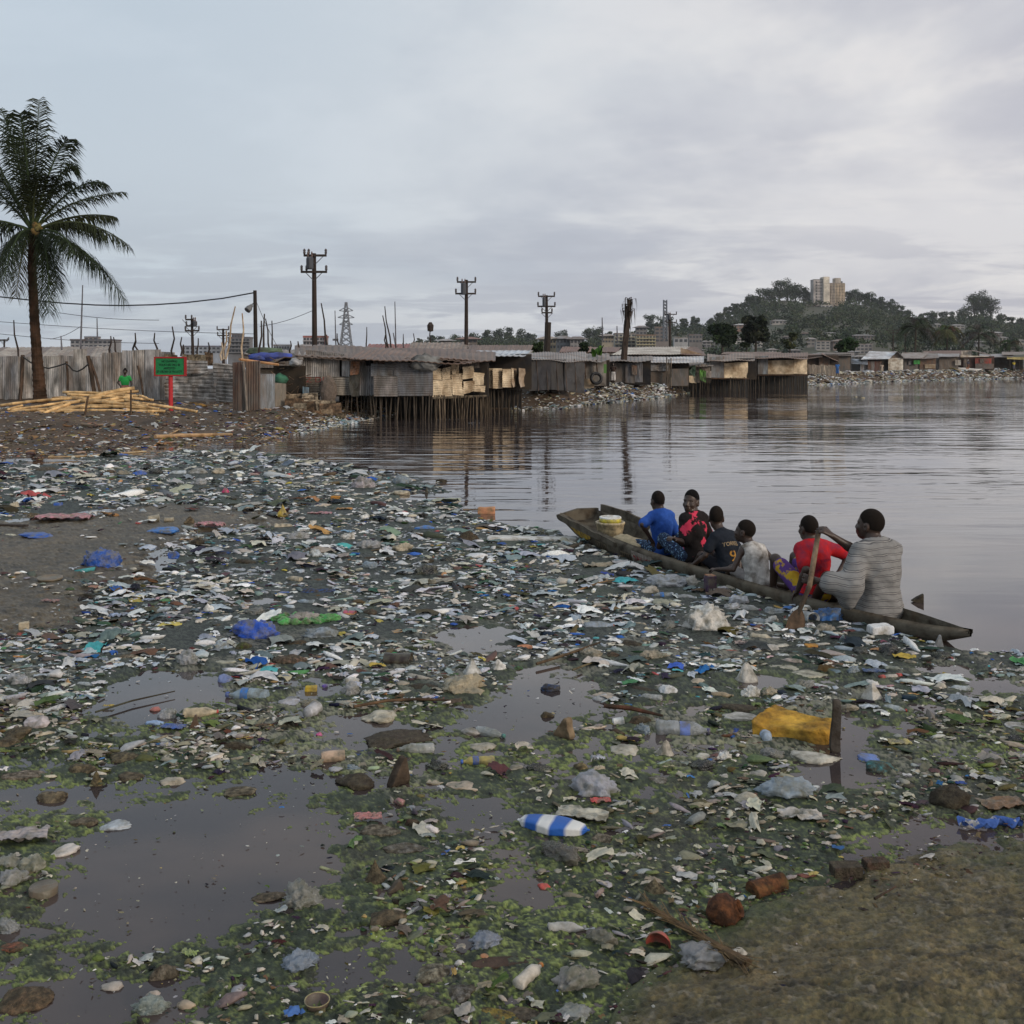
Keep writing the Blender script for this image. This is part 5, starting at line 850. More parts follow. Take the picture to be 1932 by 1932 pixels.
def banana():
    for (u, vt, vb, lab) in [(1063+254, 0, 0, '')][:0]: pass
    for (u, vt, vb, Y, lab) in [(1334, 742, 742, 1, '')][:0]: pass
    for (u, vt, Y, lab, sc) in [(1000+333-1, 0, 0, '', 0)][:0]: pass
    for (u, vt, vb, Y, lab) in [(1121, 652, 684, 64, 'upright bright green banana plant left of the taller one'), (1131, 646, 684, 64.5, 'taller bright green banana plant above the beige shack')]:
        o = empty('banana_plant', P(u, vb, Y), lab, 'banana plant', 'banana plants above the beige shack'); L = o.location; rg = random.Random(int(u)); B = MB()
        h = (vb-vt)*Y/F
        B.tube([Vector((0, 0, -.6)), Vector((0, 0, h*.45))], [.1, .06], 6, (.06, .08, .03)); B.build('stem', M_('leaf'), o, None, False, True); B = MB()
        for i in range(8):
            a = rg.uniform(0, 6.28); d = Vector((math.cos(a), math.sin(a), 0)); l = h*rg.uniform(.5, .75); s = Vector((-d.y, d.x, 0)); pr = None; c = (.06, .13, .02) if i % 3 else (.03, .07, .02); vs = []; n = 8
            for j in range(n+1):
                t = j/n; p = Vector((0, 0, h*.25))+d*l*.34*t*t+Vector((0, 0, l*t*(1-.12*t))); w = .17*math.sin(math.pi*min(1, t*.93+.07))**.6; vs += [p-s*w+Vector((0, 0, .02)), p, p+s*w]
            B.add(vs, [f for j in range(n) for f in ((3*j, 3*j+1, 3*j+4, 3*j+3), (3*j+1, 3*j+2, 3*j+5, 3*j+4))], c)
        B.build('leaves', M_('leaf'), o, None, False, True)
banana()
def tree(u, Y, vt, vb, wpx, label, name='tree', group=None, col=GREENS, n=900, ls=.35, clumps=12, seed=1, trunk=True, squash=.8, cat='tree', on_hill=None):
    r = np.random.default_rng(seed); k = Y/F
    base = P(u, vb, Y); o = empty(name, base, label, cat, group); h = (vb-vt)*k; w = wpx*k/2
    cz = h*.62; cent = []; rad = []
    for i in range(clumps):
        a = r.uniform(0, 6.28); q = math.sqrt(r.uniform(0, 1)); zz = r.uniform(-1, 1); cent.append((math.cos(a)*q*w*.68*math.sqrt(1-.55*zz*zz), math.sin(a)*q*w*.6, cz+zz*h*.30)); rad.append(w*r.uniform(.30, .48))
    v, f, C = leaf_cloud(cent, np.array(rad), n, ls, r, col, squash); v[:, 2] = np.maximum(v[:, 2], h*.08)
    link('crown', mesh_data('crown', v, f, C), M_('leaf'), o)
    B = MB(); tr = max(.09*w, .06); B.tube([(0, 0, -2), (tr*.4, 0, h*.3), (-.2*tr, 0, h*.62)], [tr, tr*.8, tr*.4], 7)
    for i in range(6):
        c = Vector(cent[i % len(cent)]); B.tube([Vector((tr*.3, 0, h*(.22+.05*i))), c*.55+Vector((0, 0, h*.2)), c], [tr*.45, tr*.3, tr*.12], 5)
    B.build('trunk', M_('pole_wood'), o, (.06, .05, .04)); return o
LOWG = [(.020, .034, .016), (.030, .048, .020), (.045, .065, .028), (.016, .026, .014)]
tree(1362, 165, 608, 668, 62, 'leafy green tree left of the two shore trees behind the cream stilt shacks', col=LOWG, n=3000, ls=.32, clumps=22, seed=3, group='trees behind the stilt shacks')
tree(1425, 168, 596, 668, 58, 'taller dark tree right of the leafy shore tree', col=[(.022, .030, .016), (.032, .036, .02), (.016, .022, .014)], n=3000, ls=.34, clumps=22, seed=4, group='trees behind the stilt shacks')
tree(1408, 172, 628, 668, 26, 'small dark tree squeezed between the two shore trees', col=LOWG, n=900, ls=.3, seed=5, group='trees behind the stilt shacks')
tree(1490, 170, 625, 668, 32, 'thin yellow green tree with bare lower trunk right of the shore trees', col=[(.05, .06, .02), (.06, .065, .025), (.03, .04, .018)], n=520, ls=.3, seed=6, group='trees behind the stilt shacks')
tree(1597, 158, 640, 672, 44, 'round bright green bush above the plain dark grey shack', col=[(.025, .05, .018), (.04, .07, .025), (.02, .036, .015)], n=1800, ls=.28, clumps=16, seed=7, group='trees behind the stilt shacks')
tree(1015, 95, 648, 672, 26, 'green bush beside the power pole foot above the tarp shack', col=[(.03, .05, .02), (.025, .04, .018)], n=800, ls=.22, seed=8); tree(1101, 95, 648, 672, 20, 'small green bush left of the banana plants', col=LOWG, n=500, ls=.22, seed=9)
tree(1068, 300, 634, 660, 0.1+34, 'dark round crown behind the terrace houses', n=500, ls=.9, seed=10) if False else None
def skyline():
    r = random.Random(12)
    spec = [(790, 22, 12), (815, 24, 16), (833, 18, 22), (856, 20, 24), (893, 22, 22), (921, 26, 24), (940, 26, 22), (960, 30, 24), (985, 30, 24), (1003, 24, 20), (1060, 30, 24), (1110, 34, 28), (1128, 32, 24), (1150, 20, 16), (1205, 22, 16), (1225, 40, 24), (1240, 34, 26), (1262, 30, 18), (1290, 26, 16), (1310, 28, 20), (1340, 24, 18), (1357, 26, 20), (1372, 30, 20), (1385, 30, 18), (1398, 24, 22), (1412, 34, 26), (1425, 28, 26), (1440, 34, 28), (1455, 32, 28), (1470, 44, 34), (1485, 46, 38), (1500, 40, 32), (1516, 34, 26), (1528, 26, 24), (1602, 30, 22), (1615, 34, 24), (1632, 30, 22), (1644, 34, 22), (1658, 26, 20), (1668, 22, 16), (1682, 30, 20), (1697, 24, 20), (1712, 20, 16), (1742, 22, 18), (1760, 30, 22), (1778, 28, 22), (1793, 26, 20), (1815, 28, 24), (1838, 50, 34), (1852, 58, 42), (1868, 48, 34), (1890, 24, 20), (1907, 22, 18), (1925, 26, 22), (1950, 28, 20)]
    near = ['by the flat left end of the skyline', 'left of the second power pole', 'between the second and third power poles', 'behind the yellow gabled house', 'behind the pale apartment blocks', 'beside the lattice radio mast', 'on the slope left of the hilltop tower', 'just left of the hilltop tower', 'just right of the hilltop tower', 'above the far palms', 'in the tallest clump right of the palms', 'at the far end of the hill ridge']
    bnd = [800, 862, 1010, 1080, 1200, 1300, 1400, 1530, 1660, 1800, 1880, 2000]; size = lambda h: 'low' if h < 22 else ('middling' if h < 30 else ('big' if h < 42 else 'towering'))
    shape = ['round', 'broad', 'ragged', 'narrow', 'lopsided', 'open', 'domed', 'spreading', 'feathery', 'thick']; used = set()
    for i, (u, h, w) in enumerate(spec):
        z = hill_pt(np.array([float(u)]), np.array([1.0]))[0]; vb = VH+(EH-z[2])*F/z[1]+5
        reg = near[next(k for k, b in enumerate(bnd) if u < b)]
        for s in shape:
            lab = f'{size(h)} {s} dark tree {reg}'
            if lab not in used: break
        used.add(lab); tree(u, z[1], vb-h, vb+2, w*1.25, lab, group='trees along the hill ridge', n=int(500+h*30), ls=.85, clumps=12+h//3, seed=100+i)
skyline()

def haze():
    m = bpy.data.materials.new('haze'); m.use_nodes = True; nt = m.node_tree; nt.nodes.clear(); o = nt.nodes.new('ShaderNodeOutputMaterial'); v = nt.nodes.new('ShaderNodeVolumePrincipled')
    v.inputs['Color'].default_value = (.93, .96, 1, 1); v.inputs['Density'].default_value = .00008; v.inputs['Anisotropy'].default_value = .2; nt.links.new(v.outputs[0], o.inputs['Volume'])
    B = MB(); B.box((350, 930, 105), (3400, 1980, 230)); tag(B.build('haze', m), 'thin morning haze over the lagoon and hill', kind='stuff')
haze()
# ================================================================== PEOPLE AND CANOE
class SDF:
    "smooth union of tapered limbs and ellipsoids, turned into one continuous surface"
    def __init__(s): s.p = []
    def cap(s, a, b, ra, rb=None, k=.02): s.p.append(('c', np.array(a, float), np.array(b, float), ra, ra if rb is None else rb, k, 0)); return s
    def ell(s, c, r, R=None, k=.02): s.p.append(('e', np.array(c, float), np.array(r, float), np.array(R.to_3x3(), float) if R is not None else np.eye(3), None, k, 0)); return s
    def sub(s, c, r, R=None, k=.01): s.p.append(('e', np.array(c, float), np.array(r, float), np.array(R.to_3x3(), float) if R is not None else np.eye(3), None, k, 1)); return s
    def cut(s, c, n, k=.006): s.p.append(('h', np.array(c, float), np.array(n, float)/np.linalg.norm(n), None, None, k, 2)); return s
    def mesh(s, h, disp=None):
        lo = np.full(3, 1e9); hi = -lo
        for q in s.p:
            if q[6]: continue
            if q[0] == 'c': m = max(q[3], q[4]); l, u = np.minimum(q[1], q[2])-m, np.maximum(q[1], q[2])+m
            else: m = q[2].max(); l, u = q[1]-m, q[1]+m
            lo = np.minimum(lo, l); hi = np.maximum(hi, u)
        lo -= 4*h; hi += 4*h; n = np.ceil((hi-lo)/h).astype(int)+1
        ax = [lo[i]+h*np.arange(n[i]) for i in range(3)]; D = np.full(n, .2)
        for q in s.p:
            if q[0] == 'c': m = max(q[3], q[4])+q[5]*2+3*h; l, u = np.minimum(q[1], q[2])-m, np.maximum(q[1], q[2])+m
            elif q[0] == 'e': m = q[2].max()+q[5]*2+3*h; l, u = q[1]-m, q[1]+m
            else: l, u = lo, hi
            i0 = np.clip(((l-lo)/h).astype(int), 0, n); i1 = np.clip(((u-lo)/h).astype(int)+2, 0, n); sl = tuple(slice(a, b) for a, b in zip(i0, i1))
            if any(a >= b for a, b in zip(i0, i1)): continue
            X, Y, Z = np.meshgrid(*(ax[i][sl[i]] for i in range(3)), indexing='ij', sparse=True)
            if q[0] == 'c':
                ba = q[2]-q[1]; bb = ba@ba+1e-12; x, y, z = X-q[1][0], Y-q[1][1], Z-q[1][2]; t = np.clip((x*ba[0]+y*ba[1]+z*ba[2])/bb, 0, 1)
                d = np.sqrt((x-t*ba[0])**2+(y-t*ba[1])**2+(z-t*ba[2])**2)-(q[3]+(q[4]-q[3])*t)
            elif q[0] == 'e':
                x, y, z = X-q[1][0], Y-q[1][1], Z-q[1][2]; R = q[3]; lx = x*R[0, 0]+y*R[1, 0]+z*R[2, 0]; ly = x*R[0, 1]+y*R[1, 1]+z*R[2, 1]; lz = x*R[0, 2]+y*R[1, 2]+z*R[2, 2]; r = q[2]
                k0 = np.sqrt((lx/r[0])**2+(ly/r[1])**2+(lz/r[2])**2); k1 = np.sqrt((lx/r[0]**2)**2+(ly/r[1]**2)**2+(lz/r[2]**2)**2)+1e-9; d = k0*(k0-1)/k1
            else: d = (X-q[1][0])*q[2][0]+(Y-q[1][1])*q[2][1]+(Z-q[1][2])*q[2][2]+0*X
            A = D[sl]; k = q[5]
            if q[6] == 0: hh = np.clip(.5+.5*(A-d)/k, 0, 1); D[sl] = A*(1-hh)+d*hh-k*hh*(1-hh)
            elif q[6] == 1: D[sl] = np.maximum(A, -d)
            else: D[sl] = np.maximum(A, d)
        S = D < 0; c = [D[a:n[0]-1+a, b:n[1]-1+b, e:n[2]-1+e] for a in (0, 1) for b in (0, 1) for e in (0, 1)]; sg = sum((x < 0).astype(np.int8) for x in c)
        act = np.argwhere((sg > 0) & (sg < 8)); idx = np.full(np.array(n)-1, -1, np.int64); idx[tuple(act.T)] = np.arange(len(act)); cv = [x[tuple(act.T)] for x in c]
        of = np.array([(a, b, e) for a in (0, 1) for b in (0, 1) for e in (0, 1)], float); ps = np.zeros((len(act), 3)); ct = np.zeros(len(act))
        for i in range(8):
            for j in range(i+1, 8):
                if np.abs(of[i]-of[j]).sum() != 1: continue
                m = (cv[i] < 0) != (cv[j] < 0); t = np.where(m, cv[i]/(cv[i]-cv[j]+1e-12), 0); ps += np.where(m[:, None], of[i]+(of[j]-of[i])*t[:, None], 0); ct += m
        V = lo+h*(act+ps/ct[:, None]); Fq = []
        for a in range(3):
            b, e = (a+1) % 3, (a+2) % 3; s0 = [slice(None)]*3; s1 = [slice(None)]*3; s0[a] = slice(0, n[a]-1); s1[a] = slice(1, n[a]); A0, A1 = S[tuple(s0)], S[tuple(s1)]
            E = np.argwhere(A0 != A1); E = E[(E[:, b] > 0) & (E[:, e] > 0) & (E[:, b] < n[b]-1) & (E[:, e] < n[e]-1)]; ins = A0[tuple(E.T)]
            def nb(db, de): q = E.copy(); q[:, b] -= db; q[:, e] -= de; return idx[tuple(q.T)]
            Q = np.stack([nb(1, 1), nb(0, 1), nb(0, 0), nb(1, 0)], -1); Q[~ins] = Q[~ins][:, ::-1]; Fq.append(Q)
        Fq = np.concatenate(Fq); Fq = Fq[(Fq >= 0).all(1)]
        if disp is not None: V = disp(V)
        return V, Fq
def ik(a, c, l1, l2, pole):
    a, c = Vector(a), Vector(c); d = c-a; L = min(d.length, (l1+l2)*.995); d.normalize(); x = (l1*l1-l2*l2+L*L)/(2*L); h = math.sqrt(max(l1*l1-x*x, 0)); p = Vector(pole); p = (p-d*p.dot(d)).normalized(); return a+d*x+p*h, a+d*L
def hand(S, wrist, fwd, palm_n, k=1.0, curl=.25, side=1, spread=.06):
    "palm, four unequal fingers and a thumb; fingers bend towards the palm normal"
    f = Vector(fwd).normalized(); nrm = Vector(palm_n); nrm = (nrm-f*nrm.dot(f)).normalized(); lat = f.cross(nrm)*side
    w = Vector(wrist)
    for o in (-.026, -.009, .009, .026): S.cap(w+lat*o*.6*k+f*.012*k, w+f*.082*k+lat*o*k, .0135*k, .0125*k, k=.012*k)
    for i, (o, ln) in enumerate(((-.031, .062), (-.011, .074), (.010, .080), (.030, .072))):
        p = w+f*.086*k+lat*o*k; d = (f+lat*(o*spread*20*.1)).normalized(); a = curl*.8
        for sg, r in ((.42, .0098), (.33, .0090), (.25, .0080)):
            d = (Matrix.Rotation(0, 3, 'X') @ (d*math.cos(a)+nrm*math.sin(a)*(1 if d.dot(f) > -2 else 1))).normalized() if sg == .42 else (d*math.cos(curl)+(nrm-d*nrm.dot(d)).normalized()*math.sin(curl) if abs(nrm.dot(d)) < .98 else (d*math.cos(curl)-f*math.sin(curl))).normalized()
            q = p+d*ln*sg*k; S.cap(p, q, r*k, r*.93*k, k=.004*k); p = q
    t = w+f*.03*k+lat*.030*k; d1 = (f*.55+lat*.75+nrm*.35).normalized(); q = t+d1*.040*k; S.cap(t, q, .0125*k, .0105*k, k=.008*k); d2 = (f*.8+lat*.25+nrm*(.3+.5*min(curl, 1))).normalized(); S.cap(q, q+d2*.034*k, .0105*k, .0088*k, k=.005*k)
def head(S, c, R, k, face=True):
    def at(x, y, z): return np.array(c)+np.array(R @ Vector((x*k, y*k, z*k)))
    S.ell(at(0, -.012, .028), np.array((.0715, .0965, .0945))*k, R, k=.02*k); S.ell(at(0, .030, -.045), np.array((.058, .064, .072))*k, R, k=.035*k); S.ell(at(0, .06, -.088), np.array((.026, .022, .022))*k, R, k=.03*k)
    S.cap(at(0, .088, .0), at(0, .104, -.036), .009*k, .013*k, k=.014*k); S.ell(at(.013, .096, -.042), np.array((.011, .011, .008))*k, R, k=.008*k); S.ell(at(-.013, .096, -.042), np.array((.011, .011, .008))*k, R, k=.008*k)
    for sg in (-1, 1):
        S.cap(at(sg*.012, .082, .016), at(sg*.045, .070, .014), .010*k, .010*k, k=.014*k); S.ell(at(sg*.040, .066, -.034), np.array((.020, .018, .018))*k, R, k=.02*k)
        S.ell(at(sg*.073, -.008, -.016), np.array((.010, .022, .033))*k, R, k=.008*k); S.sub(at(sg*.080, .0, -.014), np.array((.006, .010, .017))*k, R)
        S.ell(at(sg*.0, .090, -.062), np.array((.026, .011, .0085))*k, R, k=.008*k); S.ell(at(0, .086, -.077), np.array((.022, .012, .009))*k, R, k=.008*k)
        S.sub(at(sg*.031, .0885, .001), np.array((.016, .010, .008))*k, R)
    return at
SKIN = (.045, .026, .018)
def person(label, loc, face_dir, k=1.0, hk=1.0, lean=.06, yaw=0, pitch=0, side=0.0, arms=(None, None), shirt=None, shorts=None, knees=.20, skin=SKIN, res=.0085, sleeves=(.7, .7), curl=(.3, .3), hn=(None, None), texts=(), wide=1.0, vest=False, poles=((-.6, -.6, -.6), (.6, -.6, -.6)), neck=.0, slack=.016, cloth='cloth', hairc=(.020, .015, .012), eyes=True, smin=.05, twist=0):
    "a seated figure built hips-first: x right, y ahead, z up, then turned to face_dir; arms are (target point in the world)"
    a = math.atan2(face_dir[1], face_dir[0])-math.pi/2
    o = empty('person', loc, label, 'person', 'people in the dugout canoe', a); Mw = Matrix.Translation(loc) @ Matrix.Rotation(a, 4, 'Z'); Mi = Mw.inverted()
    def y(z): return lean*(z/.6)**2
    def xs(z): return side*(z/.6)**1.5
    def pt(x, yy, z): return np.array(((x+xs(z))*k, (yy+y(z))*k, z*k))
    Rh = Matrix.Rotation(yaw, 3, 'Z') @ Matrix.Rotation(-pitch, 3, 'X')
    hc = pt(0, .03, .58+.13*hk)+np.array([0, 0, neck*k]); hs = k*hk
    sh = [pt(-.165*wide, 0, .535), pt(.165*wide, 0, .535)]
    def torso(S, g=0.0, low=True):
        q = smin*k; S.ell(pt(0, 0, .09), np.array((.160*wide+g, .125+g, .13+g))*k, k=q); S.ell(pt(0, .0, .25), np.array((.140*wide+g, .105+g, .17+g))*k, k=q); S.ell(pt(0, -.005, .41), np.array((.160*wide+g, .112+g, .165+g))*k, k=q)
        S.cap(pt(-.135*wide, -.005, .525), pt(.135*wide, -.005, .525), (.060+g)*k, k=q); S.cap(pt(-.07*wide, -.005, .555), pt(0, 0, .60), (.045+g)*k, (.05+g*.4)*k, k=q); S.cap(pt(.07*wide, -.005, .555), pt(0, 0, .60), (.045+g)*k, (.05+g*.4)*k, k=q)
    S = SDF(); torso(S); S.cap(pt(0, .0, .55), hc+np.array(Rh @ Vector((0, -.02*hs, -.06*hs))), .060*k, .056*hs, k=.03*k); head(S, hc, Rh, hs)
    el = []; wr = []; hd = []
    for i in (0, 1):
        s = sh[i]; tg = arms[i]; tgt = Mi @ Vector(tg) if tg is not None else Vector(pt(-.16+.32*i, .30, .14)); l1, l2 = .29*k, .25*k
        d0 = (tgt-Vector(s)); tg2 = tgt-d0.normalized()*.075*k; e, w = ik(s, tg2, l1, l2, poles[i]); el.append(e); wr.append(w)
        S.cap(s, e, .047*k, .036*k, k=.03*k); S.cap(e, Vector(e).lerp(w, .35), .036*k, .037*k, k=.015*k); S.cap(Vector(e).lerp(w, .3), w, .037*k, .024*k, k=.015*k)
        n = hn[i]; n = (Mi.to_3x3() @ Vector(n)) if n is not None else Vector((0, 0, -1)); fw = (w-e).normalized(); hand(S, w, fw if curl[i] < .8 else fw, n, k*.98, curl[i], 1 if i == 0 else -1)
    for sg in (-1, 1):
        hip = pt(sg*.09, .04, .085); kn = np.array((sg*.14*k, .42*k, (.10+knees)*k)); an = np.array((sg*.10*k, .62*k if knees < .25 else .50*k, .045*k)); S.cap(hip, kn, .085*k, .056*k, k=.03*k); S.cap(kn, an, .055*k, .034*k, k=.02*k); S.cap(an+np.array([0, -.03*k, 0]), an+np.array([0, .14*k, -.01*k]), .034*k, .026*k, k=.02*k)
    V, Fq = S.mesh(res*k if k > .8 else res*.85); link('body', mesh_data('body', V, Fq, None, True), M_('skin'), o, skin)
    H = SDF(); H.ell(hc+np.array(Rh @ Vector((0, -.012*hs, .028*hs))), np.array((.0722, .0972, .0955))*hs, Rh, k=.01); H.cut(hc+np.array(Rh @ Vector((0, .03*hs, .022*hs))), np.array(Rh @ Vector((0, .62, -.79))), k=.004)
    V, Fq = H.mesh(.006*max(hs, .75)); link('hair', mesh_data('hair', V, Fq, None, True), M_('hair'), o, hairc)
    if eyes:
        for sg in (-1, 1):
            for (nm, r, dy, c) in (('eye', .0088, .0, (.20, .17, .15)), ('iris', .0058, .0042, (.008, .006, .005))):
                v, f = ico(2); B = MB(); B.add(v*r*hs, f, None, Matrix.Translation(Vector(hc)+Rh @ Vector((sg*.031*hs, (.0735+dy)*hs, .001*hs)))); e0 = B.build(nm, M_('steel'), o if nm == 'eye' else ey, c, True); ey = e0
    cs = None
    if shirt:
        T = SDF(); torso(T, slack)
        for i in (0, 1):
            if sleeves[i] > 0 and not vest:
                s = Vector(sh[i]); e = Vector(el[i]); w = Vector(wr[i])
                if sleeves[i] <= 1: T.cap(s, s.lerp(e, sleeves[i]), .062*k, .060*k+slack*.5, k=.04*k)
                else: T.cap(s, e, .075*k, .095*k, k=.05*k); T.cap(e, e.lerp(w, sleeves[i]-1), .098*k, .088*k, k=.04*k); T.cap(e, e+Vector((0, .02, -.12*k)), .08*k, .07*k, k=.05*k); T.cut(e.lerp(w, sleeves[i]-1+.05), (w-e), .004) if False else None
        T.sub(hc*.55+pt(0, .012, .585)*.45+np.array([0, 0, -.012*k]), np.array((.080, .085, .085))*k)
        if vest:
            for i in (0, 1): T.sub(np.array(sh[i])+np.array([(-.045, .045)[i]*k, 0, -.01*k]), np.array((.062, .10, .10))*k)
        if shirt.get('hem') is not None: T.cut(pt(0, 0, shirt['hem']), (0, 0, -1))
        def wrinkle(V):
            q = V/k; d = (fbm(q[:, 0]*6+q[:, 2]*3, q[:, 1]*7, q[:, 2]*9+q[:, 0]*5, o=3, s=3)-.5)*.030+(1-np.abs(2*fbm(q[:, 0]*4+q[:, 2]*4, q[:, 1]*5, q[:, 2]*5-q[:, 0]*6, o=2, s=9)-1)-.6)*.022
            c = np.array([pt(0, 0, z)[:2] for z in np.linspace(0, .7, 8)]); cx = np.interp(q[:, 2], np.linspace(0, .7, 8), c[:, 0]); cy = np.interp(q[:, 2], np.linspace(0, .7, 8), c[:, 1]); r = V[:, :2]-np.stack([cx, cy], -1); r = r/(np.linalg.norm(r, axis=1)[:, None]+1e-6); V = V.copy(); V[:, :2] += r*(d*k)[:, None]; return V
        V, Fq = T.mesh(.0085*k if k > .8 else .0075, wrinkle); cs = link('shirt', mesh_data('shirt', V, Fq, None, True), shirt['mat'], o, shirt['col']); bv = BVHTree.FromPolygons([Vector(v) for v in V], [tuple(map(int, q)) for q in Fq])
        for (t, size, x, z, wd, col, arc) in texts:
            vv, f = text_mesh(t, size*k, wd*k); B = MB(); out = []
            for p in vv:
                px = p[0]+x*k+xs(z)*k; pz = p[1]+z*k-arc*(p[0]/(.1*k))**2*k; hitp = bv.ray_cast(Vector((px, -1, pz)), Vector((0, 1, 0))); q = hitp[0] if hitp[0] is not None else Vector((px, -.15, pz)); out.append(q+Vector((0, -.003, 0)))
            B.add(out, f); B.build('lettering', M_('cloth'), cs, col)
    if shorts:
        T = SDF(); g = .014; T.ell(pt(0, 0, .085), np.array((.168*wide+g, .132+g, .125))*k, k=.03*k)
        for sg in (-1, 1):
            hip = pt(sg*.09, .04, .085); kn = np.array((sg*.14*k, .42*k, (.10+knees)*k)); T.cap(hip, hip*(1-shorts.get('len', .7))+kn*shorts.get('len', .7), .102*k, .082*k, k=.03*k)
        T.cut(pt(0, 0, .20), (0, 0, 1)) if knees < .1 else None
        V, Fq = T.mesh(.010*k); link('shorts', mesh_data('shorts', V, Fq, None, True), shorts['mat'], o, shorts['col'])
    return o
# ---------------------------------------------------------------- canoe
BD = Vector((-.476, .879, 0)); BN = Vector((-.879, -.476, 0)); B0 = Vector((3.34, 7.45, 0))
def hw(s): return np.interp(s, [0, .12, .3, .6, 1, 2, 3, 4, 4.8, 5.35, 5.75], [.012, .06, .125, .185, .235, .28, .30, .33, .34, .33, .29])
def zg(s): return np.interp(s, [0, .3, 1, 2, 3, 3.8, 4.4, 5.0, 5.4, 5.75], [.115, .095, .085, .085, .095, .12, .155, .20, .23, .255])
def zb(s): return np.interp(s, [0, .25, .7, 1.5, 4.5, 5.2, 5.75], [.098, .0, -.08, -.12, -.12, -.04, .14])
def tc(s): return -.035*s-.05*sstep(4.2, 5.7, s)
def bp(s, t, z): p = B0+BD*s+BN*(t+tc(s)); return Vector((p.x, p.y, z))
def hull(s, a, off=0.0):
    "a: -1 far gunwale, 0 keel, 1 near gunwale"
    w = hw(s)+off; d = zg(s)-zb(s)+off; an = (1-abs(a))*math.pi/2
    t = math.copysign(abs(w*math.cos(an)**.75), a) if a else 0; z = zg(s)-d*math.sin(an)**.9
    return bp(s, t, z)
def canoe():
    o = empty('dugout_canoe', bp(2.8, 0, 0), 'long weathered wooden dugout canoe carrying six people through the litter', 'canoe'); L = o.location
    B = MB(); ns, na = 64, 26; th = .032; out = []; inn = []
    for i in range(ns+1):
        s = 5.75*i/ns
        for j in range(na+1):
            a = -1+2*j/na; w = .006*(vnoise(s*3, a*3, s=4)-.5)*2; out.append(hull(s, a, w))
            q = hull(s, a, -th); fl = .022 if s < 5.1 else .022+(s-5.1)*.18; ins = Vector((q.x, q.y, max(q.z, min(fl, zg(s)-.03))+(.0 if abs(a) < .999 else th))); inn.append(ins)
    n = len(out); k = na+1; fs = []
    for i in range(ns):
        for j in range(na):
            q = (i*k+j, i*k+j+1, (i+1)*k+j+1, (i+1)*k+j); fs.append(q); fs.append(tuple(x+n for x in reversed(q)))
        fs.append((i*k, (i+1)*k, n+(i+1)*k, n+i*k)); fs.append(((i+1)*k+na, i*k+na, n+i*k+na, n+(i+1)*k+na))
    B.add([Vector(p)-L for p in out+inn], fs); B.build('hull', M_('boatwood'), o, None, True)
    # squared bow board
    B = MB(); a = [hull(5.75, -1+2*j/16, .004) for j in range(17)]; b = [p+BD*.05 for p in a]; top = [bp(5.75, -hw(5.75)+2*hw(5.75)*j/16, zg(5.75)+.035*(1-abs(j/8-1))+.05*(1-j/16)) for j in range(17)]
    vs = a+b+top+[p+BD*.05 for p in top]; f = []
    for j in range(16): f += [(j, j+1, 34+j+1, 34+j), (17+j+1, 17+j, 51+j, 51+j+1), (34+j, 34+j+1, 51+j+1, 51+j), (j+1, j, 17+j, 17+j+1)]
    B.add([p-L for p in vs], f); B.build('bow_board', M_('boatwood'), o)
    def plank(s0, s1, t, z0, z1, nm='wash_board', zj=None):
        B = MB(); pts = []; n = 12
        for i in range(n+1):
            s = s0+(s1-s0)*i/n; z = zg(s); tt = t*(hw(s)-.012); h = z1*(1 if zj is None else np.interp(i/n, [0, .12, .5, 1], zj)); jz = (vnoise(s*9, t, s=3)-.5)*.02
            pts += [bp(s, tt, z+z0), bp(s, tt+math.copysign(.03, t), z+z0), bp(s, tt+math.copysign(.036, t), z+h+jz), bp(s, tt+math.copysign(.006, t), z+h+jz)]
        f = [(0, 1, 2, 3), tuple(4*n+q for q in (3, 2, 1, 0))]
        for i in range(n):
            for q in range(4): f.append((4*i+q, 4*(i+1)+q, 4*(i+1)+(q+1) % 4, 4*i+(q+1) % 4))
        B.add([p-L for p in pts], f); B.build(nm, M_('boatwood'), o)
    plank(4.55, 5.70, -1, -.06, .115, zj=[.7, .95, 1.0, .9]); plank(3.7, 4.6, -1, -.05, .04, 'gunwale_patch', zj=[.3, 1, 1, .6]); plank(4.3, 5.72, 1, -.05, .022, 'gunwale_cap', zj=[.3, .8, 1, 1.1])
    def patch(s0, s1, a0, a1, part, col, m='paintwall', off=.008, fn=None):
        B = MB(); nu, nv = 14, 4
        def g(x, y): 
            lo_, hi_ = a0, a1
            if fn: lo_, hi_ = fn(x, a0, a1)
            return hull(s0+(s1-s0)*x, lo_+(hi_-lo_)*y, off)-L
        B.grid(g, nu, nv); return B.build(part, M_(m), o, col)
    boatpaint = mat('boatpaint', src='obj', rough=.7, spec=.25, dirt=[(.06, .045, .03)], damt=.28, dscale=14, var=.2, vscale=20, bump=.3, bscale=40)
    patch(4.86, 5.42, .70, .98, 'painted_patch', (.42, .26, .015), 'boatpaint', fn=lambda x, a, b: (b-(b-a)*math.sin(math.pi*min(1, x*.9+.08))**.5, b))
    for (s0, s1, n) in ((4.52, 4.76, 5), (4.02, 4.22, 5)):
        p = patch(s0, s1, .42, .86, 'painted_band', (.17, .135, .085), 'boatpaint')
        for i in range(n): x = s0+(s1-s0)*(i+.5)/n; q = patch(x-.010, x+.010, .60, .84, 'dark_notch', (.02, .016, .012), 'boatpaint', .011); q.parent = p
    p = patch(3.60, 4.0, .40, .97, 'name_patch', (.30, .26, .22), 'boatpaint')
